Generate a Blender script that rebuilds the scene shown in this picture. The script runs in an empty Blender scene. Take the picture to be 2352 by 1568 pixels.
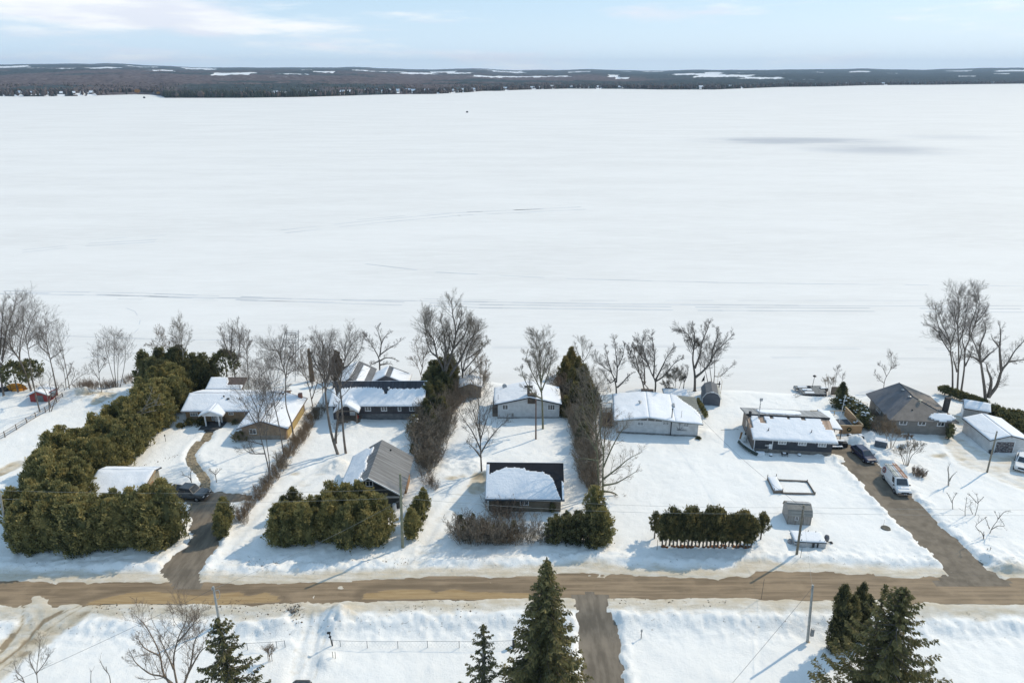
import bpy, math, random
import numpy as np
from math import radians, sin, cos, tan, atan, atan2, hypot, pi, sqrt
from mathutils import Vector, Matrix

SC = bpy.context.scene
COL = SC.collection
# ------------------------------------------------------------------ camera survey
CH = 55.0                       # camera height over the snow, metres
FPX = 25/36*2352
PITCH = atan(616/FPX)
CR = {'A1':(0,1100,800,2091),'A2':(600,1150,800,2091),'A3':(1200,1100,800,2091),'A4':(1800,1150,800,2091),
      'B1':(2200,1150,800,2091),'B2':(2700,1400,600,2091),'B3':(3100,1050,740,2110),'B4':(3100,1550,740,2110),
      'C1':(0,1650,800,2091),'C2':(600,1650,800,2091),'C3':(1200,1600,800,2091),'C4':(1800,1650,800,2091),
      'D1':(2400,1700,800,2091),'D2':(0,2100,900,2352),'D3':(700,2100,900,2352),'D4':(1600,2060,900,2352),
      'D5':(2300,2060,900,2352),'D6':(2940,2060,900,2352),'E1':(2980,1420,340,2050),'E2':(3200,1480,640,2352),
      'F0':(0,0,3840,2352)}
def FX(c, x, y):
    x0, y0, w, n = CR[c]; s = w/n
    return (x0+x*s)*.6125, (y0+y*s)*.6125
def ray(px, py):
    u = (px-1176)/FPX; v = -(py-784)/FPX
    return u, cos(PITCH)+v*sin(PITCH), -sin(PITCH)+v*cos(PITCH)
def base(x, y):
    """level of the land: the plots on the near side of the road lie lower"""
    t = np.clip((63.4-y)/4.5, 0, 1); t = t*t*(3-2*t)
    return -1.0*t
def P(c, x, y, z=None):
    """a surveyed point of the ground plan (z given) or of the land surface (z None)"""
    dx, dy, dz = ray(*FX(c, x, y))
    if z is None:
        zz = 0.0
        for _ in range(6):
            t = (zz-CH)/dz; zz = float(base(dx*t, dy*t))
        return Vector((dx*t, dy*t, zz))
    t = (z-CH)/dz
    return Vector((dx*t, dy*t, z))
def PY(c, x, y, Y):
    """point at survey depth Y"""
    dx, dy, dz = ray(*FX(c, x, y)); t = Y/dy
    return Vector((dx*t, Y, CH+dz*t))
def height_of(c, b, t):
    p = P(c, *b); return PY(c, t[0], t[1], p.y).z - p.z

# ------------------------------------------------------------------ noise
def vnoise(x, y, seed=0):
    x = np.asarray(x, float); y = np.asarray(y, float)
    xi = np.floor(x).astype(np.int64); yi = np.floor(y).astype(np.int64)
    fx = x-xi; fy = y-yi; fx = fx*fx*(3-2*fx); fy = fy*fy*(3-2*fy)
    def h(a, b):
        n = (a*374761393 + b*668265263 + seed*974711) & 0x7fffffff
        n = ((n ^ (n >> 13))*1274126177) & 0x7fffffff
        n = (n ^ (n >> 16)) & 0xffff
        return n/65535.0
    return (h(xi, yi)*(1-fx)+h(xi+1, yi)*fx)*(1-fy)+(h(xi, yi+1)*(1-fx)+h(xi+1, yi+1)*fx)*fy
def fbm(x, y, s=1.0, o=4, seed=0):
    x = np.asarray(x, float)/s; y = np.asarray(y, float)/s
    r = 0; a = .5; t = 0
    for i in range(o):
        r = r + a*vnoise(x*2**i+7.3*i, y*2**i+3.1*i, seed+i); t += a; a *= .5
    return r/t
def sstep(a, b, x):
    t = np.clip((x-a)/(b-a), 0, 1); return t*t*(3-2*t)

# ------------------------------------------------------------------ objects
def tag(o, label=None, cat=None, group=None, kind=None):
    if label: o['label'] = label
    if cat: o['category'] = cat
    if group: o['group'] = group
    if kind: o['kind'] = kind
    return o
def empty(name, loc, rz=0, label=None, cat=None, group=None):
    o = bpy.data.objects.new(name, None); COL.objects.link(o)
    o.location = loc; o.rotation_euler = (0, 0, rz); o.empty_display_size = .3
    return tag(o, label, cat, group)
def link(name, me, mat, parent=None, smooth=False):
    o = bpy.data.objects.new(name, me); COL.objects.link(o)
    if mat is not None and not me.materials: me.materials.append(mat)
    if parent: o.parent = parent
    if smooth: me.shade_smooth()
    return o
def np_mesh(name, V, Fq, attrs=None):
    """V (n,3), Fq (m,k) all faces the same size"""
    me = bpy.data.meshes.new(name)
    V = np.ascontiguousarray(V, dtype=np.float32); Fq = np.ascontiguousarray(Fq, dtype=np.int32)
    me.vertices.add(len(V)); me.vertices.foreach_set('co', V.ravel())
    k = Fq.shape[1]
    me.loops.add(Fq.size); me.loops.foreach_set('vertex_index', Fq.ravel())
    me.polygons.add(len(Fq)); me.polygons.foreach_set('loop_start', np.arange(0, Fq.size, k, dtype=np.int32))
    me.update(calc_edges=True)
    for a, (dom, val) in (attrs or {}).items():
        at = me.attributes.new(a, 'FLOAT', dom); at.data.foreach_set('value', np.ascontiguousarray(val, dtype=np.float32))
    return me
class MB:
    def __init__(s): s.v = []; s.f = []
    def add(s, vs, fs):
        n = len(s.v); s.v += [tuple(p) for p in vs]; s.f += [tuple(i+n for i in f) for f in fs]; return s
    def box(s, x0, x1, y0, y1, z0, z1, M=None):
        vs = [Vector((x, y, z)) for z in (z0, z1) for y in (y0, y1) for x in (x0, x1)]
        if M: vs = [M @ p for p in vs]
        return s.add(vs, [(0,2,3,1),(4,5,7,6),(0,1,5,4),(2,6,7,3),(0,4,6,2),(1,3,7,5)])
    def prism(s, pts, axis, a, b):
        """closed outline (2D) swept along an axis; pts are the other two coordinates in x,y,z order"""
        def mk(p, t):
            q = list(p); q.insert(axis, t); return q
        n = len(pts)
        vs = [mk(p, a) for p in pts]+[mk(p, b) for p in pts]
        fs = [tuple(range(n-1, -1, -1)), tuple(range(n, 2*n))]+[(i, (i+1) % n, n+(i+1) % n, n+i) for i in range(n)]
        return s.add(vs, fs)
    def tube(s, p, q, r0, r1=None, n=6, cap=True):
        p = Vector(p); q = Vector(q); r1 = r0 if r1 is None else r1
        d = (q-p).normalized() if (q-p).length > 1e-6 else Vector((0,0,1))
        a = d.orthogonal().normalized(); b = d.cross(a)
        vs = [p+(a*cos(2*pi*i/n)+b*sin(2*pi*i/n))*r0 for i in range(n)]+[q+(a*cos(2*pi*i/n)+b*sin(2*pi*i/n))*r1 for i in range(n)]
        fs = [(i, (i+1) % n, n+(i+1) % n, n+i) for i in range(n)]
        if cap: fs += [tuple(range(n-1, -1, -1)), tuple(range(n, 2*n))]
        return s.add(vs, fs)
    def path(s, pts, r, n=6):
        for i in range(len(pts)-1): s.tube(pts[i], pts[i+1], r, r, n)
        return s
    def lathe(s, c, prof, n=12, M=None):
        """prof: (radius, z) from bottom to top about the vertical through c"""
        vs = []; fs = []
        for r, z in prof:
            for i in range(n): vs.append(Vector((c[0]+r*cos(2*pi*i/n), c[1]+r*sin(2*pi*i/n), c[2]+z)))
        for j in range(len(prof)-1):
            for i in range(n): fs.append((j*n+i, j*n+(i+1) % n, (j+1)*n+(i+1) % n, (j+1)*n+i))
        fs.append(tuple(range(n-1, -1, -1))); k = (len(prof)-1)*n; fs.append(tuple(range(k, k+n)))
        if M: vs = [M @ p for p in vs]
        return s.add(vs, fs)
    def loft(s, rings, cap=True):
        n = len(rings[0]); vs = [p for r in rings for p in r]; fs = []
        for j in range(len(rings)-1):
            for i in range(n): fs.append((j*n+i, j*n+(i+1) % n, (j+1)*n+(i+1) % n, (j+1)*n+i))
        if cap:
            fs.append(tuple(range(n-1, -1, -1))); k = (len(rings)-1)*n; fs.append(tuple(range(k, k+n)))
        return s.add(vs, fs)
    def build(s, name, mat, parent=None, smooth=False, bevel=0, seg=1):
        me = bpy.data.meshes.new(name); me.from_pydata(s.v, [], s.f); me.update()
        o = link(name, me, mat, parent, smooth)
        if bevel:
            m = o.modifiers.new('bevel', 'BEVEL'); m.width = bevel; m.segments = seg; m.limit_method = 'ANGLE'
        return o
def copy_tree(o, parent=None):
    c = o.copy(); COL.objects.link(c)
    if parent: c.parent = parent
    for ch in list(o.children): copy_tree(ch, c)
    return c

# ------------------------------------------------------------------ materials
MATS = {}
def newmat(name):
    m = bpy.data.materials.new(name); m.use_nodes = True
    nt = m.node_tree; b = nt.nodes['Principled BSDF']
    return m, nt, b
def N(nt, typ, **kw):
    n = nt.nodes.new(typ)
    for k, v in kw.items():
        if k.startswith('i_'):
            k = k[2:]; k = int(k) if k.isdigit() else k.replace('_', ' ')
            n.inputs[k].default_value = v
        else: setattr(n, k, v)
    return n
def rgb(c): return (c[0], c[1], c[2], 1)
def mixc(nt, fac, a, b, mode='MIX'):
    m = nt.nodes.new('ShaderNodeMix'); m.data_type = 'RGBA'; m.blend_type = mode
    for s, v in ((m.inputs[0], fac), (m.inputs[6], a), (m.inputs[7], b)):
        if hasattr(v, 'is_linked') or isinstance(v, bpy.types.NodeSocket): nt.links.new(v, s)
        else: s.default_value = v if not isinstance(v, tuple) else rgb(v)
    return m.outputs[2]
def mth(nt, op, a, b=None, c=None, clamp=False):
    m = nt.nodes.new('ShaderNodeMath'); m.operation = op; m.use_clamp = clamp
    for i, v in enumerate((a, b, c)):
        if v is None: continue
        if isinstance(v, bpy.types.NodeSocket): nt.links.new(v, m.inputs[i])
        else: m.inputs[i].default_value = v
    return m.outputs[0]
def ramp(nt, fac, a, b):
    m = nt.nodes.new('ShaderNodeMapRange'); m.interpolation_type = 'SMOOTHSTEP'
    nt.links.new(fac, m.inputs[0]); m.inputs[1].default_value = a; m.inputs[2].default_value = b
    return m.outputs[0]
def coords(nt, scale=(1,1,1), kind='Object', rot=(0,0,0)):
    t = nt.nodes.new('ShaderNodeTexCoord'); m = nt.nodes.new('ShaderNodeMapping')
    m.inputs['Scale'].default_value = scale; m.inputs['Rotation'].default_value = rot
    nt.links.new(t.outputs[kind], m.inputs[0]); return m.outputs[0]
def noise(nt, vec, scale, detail=4, rough=.55):
    n = nt.nodes.new('ShaderNodeTexNoise'); n.inputs['Scale'].default_value = scale
    n.inputs['Detail'].default_value = detail; n.inputs['Roughness'].default_value = rough
    nt.links.new(vec, n.inputs['Vector']); return n.outputs[0]
def attr(nt, name):
    a = nt.nodes.new('ShaderNodeAttribute'); a.attribute_name = name; return a.outputs['Fac']
def bump(nt, b, h, strength=.3, dist=.05):
    n = nt.nodes.new('ShaderNodeBump'); n.inputs['Strength'].default_value = strength; n.inputs['Distance'].default_value = dist
    nt.links.new(h, n.inputs['Height']); nt.links.new(n.outputs[0], b.inputs['Normal'])
def plain(name, c, rough=.7, var=.25, scale=3.0, metal=0, bmp=0, spec=.3, c2=None):
    if name in MATS: return MATS[name]
    m, nt, b = newmat(name); v = coords(nt)
    n = noise(nt, v, scale, 5)
    n2 = ramp(nt, n, .3, .7)
    lo = tuple(x*(1-var) for x in c); hi = c2 if c2 else tuple(min(1, x*(1+var)) for x in c)
    nt.links.new(mixc(nt, n2, lo, hi), b.inputs['Base Color'])
    b.inputs['Roughness'].default_value = rough; b.inputs['Metallic'].default_value = metal
    b.inputs['Specular IOR Level'].default_value = spec
    if bmp: bump(nt, b, noise(nt, v, scale*6, 3), bmp, .02)
    MATS[name] = m; return m
def siding(name, c, pitch=.2, vertical=False, rough=.6, depth=.5):
    """lapped or board-and-batten siding"""
    m, nt, b = newmat(name); t = N(nt, 'ShaderNodeTexCoord'); s = N(nt, 'ShaderNodeSeparateXYZ')
    nt.links.new(t.outputs['Object'], s.inputs[0])
    q = mth(nt, 'ADD', s.outputs[0], s.outputs[1]) if vertical else s.outputs[2]
    f = mth(nt, 'FRACT', mth(nt, 'DIVIDE', q, pitch))
    line = ramp(nt, f, .0, .22)
    n = noise(nt, t.outputs['Object'], 1.3, 5)
    c1 = mixc(nt, ramp(nt, n, .3, .7), tuple(x*.86 for x in c), tuple(min(1, x*1.08) for x in c))
    nt.links.new(mixc(nt, line, tuple(x*.62 for x in c), c1), b.inputs['Base Color'])
    b.inputs['Roughness'].default_value = rough; b.inputs['Specular IOR Level'].default_value = .3
    bump(nt, b, line, depth, .02); return m
def brick(name, c1, c2, mortar, sx=.22, sz=.075):
    m, nt, b = newmat(name); t = N(nt, 'ShaderNodeTexCoord'); s = N(nt, 'ShaderNodeSeparateXYZ'); k = N(nt, 'ShaderNodeCombineXYZ')
    nt.links.new(t.outputs['Object'], s.inputs[0])
    nt.links.new(mth(nt, 'ADD', s.outputs[0], s.outputs[1]), k.inputs[0]); nt.links.new(s.outputs[2], k.inputs[1])
    br = N(nt, 'ShaderNodeTexBrick'); nt.links.new(k.outputs[0], br.inputs['Vector'])
    br.inputs['Color1'].default_value = rgb(c1); br.inputs['Color2'].default_value = rgb(c2); br.inputs['Mortar'].default_value = rgb(mortar)
    br.inputs['Scale'].default_value = 1; br.inputs['Brick Width'].default_value = sx; br.inputs['Row Height'].default_value = sz
    br.inputs['Mortar Size'].default_value = .01
    n = noise(nt, t.outputs['Object'], 1.6, 4)
    nt.links.new(mixc(nt, ramp(nt, n, .3, .75), br.outputs[0], tuple(x*.8 for x in c2)), b.inputs['Base Color'])
    b.inputs['Roughness'].default_value = .85; b.inputs['Specular IOR Level'].default_value = .2
    return m
def shingle(name, c, row=.16, axis='Y', ribs=False, rough=.85, var=.25, metal=0):
    """shingle courses (rows across the slope) or metal ribs (lines down the slope) counted along a local axis"""
    m, nt, b = newmat(name); t = N(nt, 'ShaderNodeTexCoord'); s = N(nt, 'ShaderNodeSeparateXYZ')
    nt.links.new(t.outputs['Object'], s.inputs[0]); q = s.outputs['XYZ'.index(axis)]
    f = mth(nt, 'FRACT', mth(nt, 'DIVIDE', q, row))
    line = ramp(nt, f, 0, .25 if not ribs else .3)
    sc_ = {'X': (2.6, .12, .12), 'Y': (.12, 2.6, .12)}[axis] if ribs else (1, 1, 1)
    mpp = N(nt, 'ShaderNodeMapping'); mpp.inputs['Scale'].default_value = sc_; nt.links.new(t.outputs['Object'], mpp.inputs[0])
    n = noise(nt, t.outputs['Object'], 7, 5); n3 = noise(nt, mpp.outputs[0], 1.3 if ribs else .7, 5, .65)
    c1 = mixc(nt, n, tuple(x*(1-var) for x in c), tuple(x*(1+var) for x in c))
    c1 = mixc(nt, ramp(nt, n3, .38, .62), c1, tuple(min(1, x*(1.25 if not ribs else 2.0)) for x in c))
    nt.links.new(mixc(nt, line, tuple(x*(.6 if not ribs else 1.5) for x in c), c1), b.inputs['Base Color'])
    b.inputs['Roughness'].default_value = rough; b.inputs['Metallic'].default_value = metal
    b.inputs['Specular IOR Level'].default_value = .3
    bump(nt, b, line, .5, .02); return m
def leafmat(name, dark, mid, gold, amt=.5):
    m, nt, b = newmat(name); a = attr(nt, 'tint'); oi = N(nt, 'ShaderNodeObjectInfo')
    v = coords(nt, kind='Object'); g = N(nt, 'ShaderNodeNewGeometry')
    n = noise(nt, g.outputs['Position'], .55, 3)
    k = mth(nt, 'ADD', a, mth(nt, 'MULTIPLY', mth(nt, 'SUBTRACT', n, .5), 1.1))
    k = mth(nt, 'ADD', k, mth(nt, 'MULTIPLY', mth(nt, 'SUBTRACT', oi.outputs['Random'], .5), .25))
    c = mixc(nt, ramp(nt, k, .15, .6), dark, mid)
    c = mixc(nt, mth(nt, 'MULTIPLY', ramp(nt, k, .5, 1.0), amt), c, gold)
    nt.links.new(c, b.inputs['Base Color']); b.inputs['Roughness'].default_value = .75
    b.inputs['Specular IOR Level'].default_value = .15
    tr = N(nt, 'ShaderNodeBsdfTranslucent'); nt.links.new(c, tr.inputs[0]); mx = N(nt, 'ShaderNodeMixShader'); mx.inputs[0].default_value = .35
    nt.links.new(b.outputs[0], mx.inputs[1]); nt.links.new(tr.outputs[0], mx.inputs[2])
    nt.links.new(mx.outputs[0], nt.nodes['Material Output'].inputs[0]); return m
def barkmat(name, c, c2):
    m, nt, b = newmat(name); g = N(nt, 'ShaderNodeNewGeometry'); mp = N(nt, 'ShaderNodeMapping'); mp.inputs['Scale'].default_value = (3, 3, .7)
    nt.links.new(g.outputs['Position'], mp.inputs[0])
    n = noise(nt, mp.outputs[0], 2.2, 5)
    nt.links.new(mixc(nt, ramp(nt, n, .3, .7), c, c2), b.inputs['Base Color'])
    b.inputs['Roughness'].default_value = .9; b.inputs['Specular IOR Level'].default_value = .15
    return m
def snowmat(name, c=(.88,.872,.852), dirty=True, lake=False):
    m, nt, b = newmat(name); g = N(nt, 'ShaderNodeNewGeometry'); pos = g.outputs['Position']
    n = noise(nt, pos, .25, 5, .6); nf = noise(nt, pos, 3.0, 5, .6)
    c1 = mixc(nt, ramp(nt, n, .3, .7), tuple(x*.95 for x in c), c)
    if dirty:
        d = attr(nt, 'dirt'); mp = N(nt, 'ShaderNodeMapping'); mp.inputs['Scale'].default_value = (.35, 1.0, 1); nt.links.new(pos, mp.inputs[0])
        ns = noise(nt, mp.outputs[0], 1.1, 6, .65)
        dd = mth(nt, 'ADD', d, mth(nt, 'MULTIPLY', mth(nt, 'SUBTRACT', ns, .5), 1.3))
        dd = mth(nt, 'MULTIPLY', ramp(nt, dd, .15, 1.15), ramp(nt, d, 0, .25))
        c1 = mixc(nt, dd, c1, (.56, .485, .37))
        c1 = mixc(nt, mth(nt, 'MULTIPLY', ramp(nt, mth(nt, 'ADD', d, mth(nt, 'MULTIPLY', mth(nt, 'SUBTRACT', ns, .5), .5)), .95, 1.25), .85), c1, (.25, .19, .12))
        w = attr(nt, 'speck'); sp = noise(nt, pos, 2.6, 5, .75)
        c1 = mixc(nt, mth(nt, 'MULTIPLY', ramp(nt, sp, .60, .68), w), c1, (.16, .12, .08))
    nt.links.new(c1, b.inputs['Base Color']); b.inputs['Roughness'].default_value = .75; b.inputs['Specular IOR Level'].default_value = .2
    if not lake: bump(nt, b, mth(nt, 'ADD', mth(nt, 'ADD', nf, noise(nt, pos, .9, 3)), mth(nt, 'MULTIPLY', noise(nt, pos, 9.0, 3), .6)), .45, .13)
    return m
CLX, CLY = 1.3, .4
CL_DK = (11.4,11.6,12.6); CL_LT = (14.6,14.4,14.2); HORC = (17.4,17.8,17.8); VEIL = (7.8,12.4,17.0)
SKYS = .080; SUNS = 2.95; EXPO = 0.06; HAZE = 5e-5
# ------------------------------------------------------------------ the setting: ground
def poly_sd(px, py, poly):
    """signed distance (positive outside) of points to a closed polygon"""
    d = np.full(px.shape, 1e9); inside = np.zeros(px.shape, bool); n = len(poly)
    for i in range(n):
        ax, ay = poly[i]; bx, by = poly[(i+1) % n]
        ex, ey = bx-ax, by-ay; L = ex*ex+ey*ey+1e-12
        t = np.clip(((px-ax)*ex+(py-ay)*ey)/L, 0, 1)
        d = np.minimum(d, np.hypot(px-ax-t*ex, py-ay-t*ey))
        c = ((ay > py) != (by > py)) & (px < (bx-ax)*(py-ay)/(by-ay+1e-12)+ax)
        inside ^= c
    return np.where(inside, -d, d)
def line_d(px, py, pts):
    d = np.full(px.shape, 1e9)
    for (ax, ay), (bx, by) in zip(pts[:-1], pts[1:]):
        ex, ey = bx-ax, by-ay; L = ex*ex+ey*ey+1e-12
        t = np.clip(((px-ax)*ex+(py-ay)*ey)/L, 0, 1)
        d = np.minimum(d, np.hypot(px-ax-t*ex, py-ay-t*ey))
    return d
def pg(*runs):
    out = []
    for c, pts in runs: out += [tuple(P(c, x, y))[:2] for x, y in pts]
    return out
def fl(pts): return [tuple(P('F0', x, y))[:2] for x, y in pts]
road_n = fl([(0,1337),(200,1339),(400,1340),(560,1345),(700,1341),(850,1337),(1000,1325),(1176,1328),(1290,1322),(1340,1316),(1400,1320),(1500,1326),(1600,1330),(1720,1330),(1740,1315),(1900,1316),(2100,1331),(2200,1326),(2352,1330)])
road_s = fl([(0,1384),(200,1384),(400,1383),(560,1387),(700,1382),(850,1377),(1000,1372),(1176,1372),(1400,1370),(1700,1372),(1900,1376),(2100,1381),(2352,1385)])
ROAD = [(-120, road_n[0][1])]+road_n+[(130, road_n[-1][1]), (130, road_s[-1][1])]+road_s[::-1]+[(-120, road_s[0][1])]
DRIVE_L = pg(('C2', [(150,1420),(0,1275),(130,1150),(300,1030),(345,940),(320,830),(300,700),(310,640),(200,560),(60,520),(40,462),(205,470),(400,485),(640,518),(720,530),(850,545),(880,570),(700,600),(560,620),(520,700),(560,840),(590,960),(530,1060),(480,1130),(360,1300),(370,1430)]))
DRIVE_R = pg(('B4', [(0,400),(60,350),(250,330),(330,345),(500,500),(640,610),(780,760),(920,900),(1100,1090),(1300,1300),(1560,1520)]), ('D6', [(1950,130),(2110,265),(2200,330),(1500,330),(1600,245),(1560,160),(1450,30)]), ('B4', [(1170,1560),(1000,1370),(820,1200),(640,1030),(400,770),(160,500),(80,465),(0,470)]))
DRIVE_S = pg(('D4', [(1460,470),(1600,440),(1770,470),(1765,510),(1745,580),(1830,700),(1860,960),(1890,1080),(1935,1400),(1560,1400),(1540,1100),(1510,960),(1500,700),(1490,560),(1470,520)]))
WALK = [tuple(P('C2', x, y))[:2] for x, y in [(440,500),(440,400),(395,320),(320,240),(300,160),(345,70),(400,10)]]+[tuple(P('A2', x, y))[:2] for x, y in [(440,1320),(480,1240),(505,1195)]]
PACK = [ # packed-snow lanes: (centre line, half width, dirt)
    (fl([(505,1325),(560,1240),(600,1190),(650,1140),(720,1090),(790,1065)]), 1.7, .22),
    (pg(('C3', [(900,1380),(1090,1150),(1200,960),(1350,760),(1500,620),(1600,560)])), 1.5, .25),
    (pg(('C3', [(1560,500),(1530,620)])), 1.2, .7),
    (pg(('D3', [(1400,380),(1250,560),(1200,800),(1120,1150)])), 1.3, .18),
    (pg(('D2', [(820,420),(520,600),(250,800),(0,980),(-200,1150)])), 2.3, .75),
    (pg(('D2', [(100,430),(300,520),(330,640)])), 1.0, .5),
    (pg(('B4', [(1350,300),(1450,420),(1550,540),(1800,620),(2110,760),(2500,900)])), 2.0, .45),
    (pg(('B4', [(1500,420),(1750,530),(2100,560),(2400,600)])), 2.6, .45),
    (pg(('D6', [(2352,300),(2700,400)])), 1.5, .4),
    (pg(('B3', [(1390,1490),(1480,1560)])), 1.5, .6),
    (pg(('C1', [(0,330),(150,250)])), 1.2, .7),
    (pg(('A1', [(800,1000),(1100,1010),(950,1080)])), 1.0, .65),
]
RUTS = [('D2',[(-60,1050),(100,930),(260,800),(380,650),(520,560),(700,480),(820,430)],.26,1.15,-.05),('D2',[(-60,960),(60,850),(150,740),(215,640),(230,500),(240,440)],.24,1.15,-.05),
 ('D2',[(0,1010),(160,890),(330,720),(420,600),(600,500)],.34,1.35,-.08),('D2',[(20,860),(120,740)],.30,1.4,-.07),('D2',[(-60,1120),(200,920),(420,720),(640,560),(840,440)],.22,1.1,-.04),('D2',[(90,430),(200,470),(420,480),(560,450)],.2,.9,-.03),
 ('D3',[(1220,385),(1290,470),(1305,560),(1290,700),(1240,900),(1100,1110)],.16,.5,-.06),('D3',[(1310,390),(1350,470),(1360,560),(1390,640),(1300,980),(1260,1150)],.16,.5,-.06),('D3',[(1150,390),(1200,470),(1210,600),(1180,720),(1060,900),(1040,1130)],.18,.5,-.05),
 ('D3',[(1450,380),(1370,480),(1240,700),(1080,1110)],.14,.4,-.05),
]
SPOTS = []
def seg_grid(x0, x1, y0, y1, st):
    nx = int((x1-x0)/st)+1; ny = int((y1-y0)/st)+1
    X, Y = np.meshgrid(np.linspace(x0, x1, nx), np.linspace(y0, y1, ny))
    i = np.arange(nx*ny).reshape(ny, nx)
    Q = np.stack([i[:-1,:-1], i[:-1,1:], i[1:,1:], i[1:,:-1]], -1).reshape(-1, 4)
    return X.ravel(), Y.ravel(), Q
SHORE = [(-130,123),(-97,123.4),(-77,125.4),(-57,125),(-42,126),(-20,126),(-4,127),(16,122.5),(31,122.5),(43,123.5),(53,122),(65,120),(77,121),(84,117),(88,112),(100,108),(130,106)]
def shore_y(x): return np.interp(x, [p[0] for p in SHORE], [p[1] for p in SHORE])+2.0*(fbm(x, x*0, 9, 3, 5)-.5)
def snow_level(X, Y, full=False):
    B = base(X, Y)
    n1 = fbm(X, Y, 9, 4, 1)-.5; n2 = fbm(X, Y, 2.2, 4, 11)-.5; n3 = fbm(X, Y, .8, 3, 21)-.5
    nf = fbm(X, Y, .45, 2, 91)-.5
    z = .16+.28*n1+.16*n2+.09*n3+.03*nf
    dirt = np.zeros_like(X); speck = np.zeros_like(X)
    # banks thrown up along the carriageways
    def cut(z, d, sh, bank, hb, rough):
        rim = sstep(sh, sh+.7, d)
        z2 = (-.10+.08*n2+.07*n3)*(1-rim)+z*rim
        z2 = z2+hb*np.exp(-((d-bank)/.75)**2)*(.15+1.3*(n2+.5)*rough+1.0*n3+.8*nf)*(d > sh*.6)+.14*nf*np.exp(-((d-bank)/1.6)**2)
        return np.where(d < 4, z2, z)
    dn = poly_sd(X, Y, ROAD)
    z_out = cut(z, dn, .2, 2.9, .24, .9)
    sh = (dn > 0) & (dn < 2.6)
    z_sh = .035+.10*n2+.05*n3
    w = sstep(1.7, 2.7, dn)
    z = np.where(dn < 2.7, z_sh*(1-w)+z_out*w, z_out)
    z = np.where(dn < .55, np.minimum(z, (-.07+.18*n2+.08*n3)+.12*sstep(-.1, .55, dn)), z)
    dirt = np.maximum(dirt, .86*(1-sstep(1.3, 3.2, dn+1.6*n2)))
    north = Y > 66
    speck = np.maximum(speck, np.exp(-((dn-(3.0))/1.8)**2)*1.0)
    speck = np.where(north, speck*.8, speck)
    ddr = np.full(X.shape, 99.)
    for poly, hb in ((DRIVE_L, .13), (DRIVE_R, .25), (DRIVE_S, .16)):
        d = poly_sd(X, Y, poly)+.8*n2+.7*n3; ddr = np.minimum(ddr, d)
        on = dn > 2.2
        zz = cut(z, d, .12, 1.0, hb, .9)
        z = np.where(on, zz, np.minimum(z, np.where(d < .2, -.09+.12*n2+.08*n3, z)))
        dirt = np.maximum(dirt, np.where(d < 1.0, .45*(1-sstep(0, .8, d)), 0))
        speck = np.maximum(speck, np.exp(-((d-1.4)/.8)**2)*.35)
    d = line_d(X, Y, WALK)
    z = np.where(d < 3, (-.06+.05*n3)*(1-sstep(.62, 1.0, d+n3*.5))+z*sstep(.62, 1.0, d+n3*.5)+.07*np.exp(-((d-1.5)/.4)**2), z)
    speck = np.maximum(speck, np.exp(-((d-1.15)/.3)**2)*1.0)
    for pts, hw, dv in PACK:
        d = line_d(X, Y, pts); m = (1-sstep(hw*.8, hw*1.35, d+n2*.8))*sstep(.5, 1.3, dn)
        ruts = .05*np.cos(np.clip(d, 0, hw*1.2)/hw*2*pi)
        z = z*(1-m)+(.06+ruts+.04*n3)*m+.10*np.exp(-((d-hw*1.5)/.5)**2)*(n2+.5)
        dirt = np.maximum(dirt, m*min(1, dv*1.35)*(.55+.9*(n2+.5)))
    # shovelled mounds
    for c, x, y, h, r in [('C3',160,400,1.1,1.7),('D3',1510,520,1.2,1.6),('D3',1440,700,.6,1.0),('D3',1370,1000,.6,1.0),('D3',870,640,.5,1.3),('C3',1500,400,.7,1.5),('C3',1250,360,.5,1.3),('C3',1640,480,.5,.8),('B4',60,480,.9,1.2),('B4',330,300,.8,1.4),('B4',480,240,.7,1.0),('B4',700,560,.8,1.5),('A2',1000,1200,.4,2.0),('A3',330,1290,.7,2.0),('B1',1150,1250,.5,1.5),('D6',2250,220,.8,2.0),('E2',850,640,.4,2.0),('A1',800,980,.9,1.5),('A1',960,1040,.8,1.5),('C4',1130,1120,.4,2)]:
        q = P(c, x, y); d = np.hypot(X-q.x, Y-q.y)/r
        z = z+h*np.exp(-d*d)*(.45+.9*(n2+.5)+.6*n3+.5*nf)*sstep(.8, 1.6, dn)
    # broad clods in the churned snow by the near road edge
    ch = sstep(.50, .66, fbm(X, Y, .7, 3, 77))*.13*np.exp(-((dn-4.0)/2.2)**2)*sstep(.2, .8, ddr)
    z = z+ch
    # soft tracks through the yards
    for c, pts in (('D3', [(480,940),(700,930),(960,860)]), ('D5', [(1470,580),(1410,850),(1440,1000),(1430,1190)]), ('B1', [(1300,1205),(1480,1200)]), ('C1', [(1500,0),(1100,250)])):
        d = line_d(X, Y, [tuple(P(c, a, b))[:2] for a, b in pts]); z = z-.06*np.exp(-(d/.25)**2)
    for c, pts, w_, dv, dz_ in RUTS:
        d = line_d(X, Y, [tuple(P(c, a, b))[:2] for a, b in pts])+.25*n2; m = np.exp(-(d/w_)**2); z = z*(1-m*(dz_ > 0))+m*abs(dz_)*(dz_ > 0)-m*(dz_ <= 0)*abs(dz_); dirt = np.where(dv < 0, dirt*(1-m), np.maximum(dirt, m*abs(dv)))
    for c, x, y, w_, h_ in SPOTS:
        q = P(c, x, y); e2 = P(c, x+w_, y); e3 = P(c, x, y-h_); d = ((X-q.x)/(abs(e2.x-q.x)+.01))**2+((Y-q.y)/(abs(e3.y-q.y)+.01))**2+1.2*n2+1.0*n3; m = 1-sstep(.6, 1.1, d); z = z*(1-m)+.035*m; dirt = np.where(m > .02, 1.1, dirt)
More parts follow.
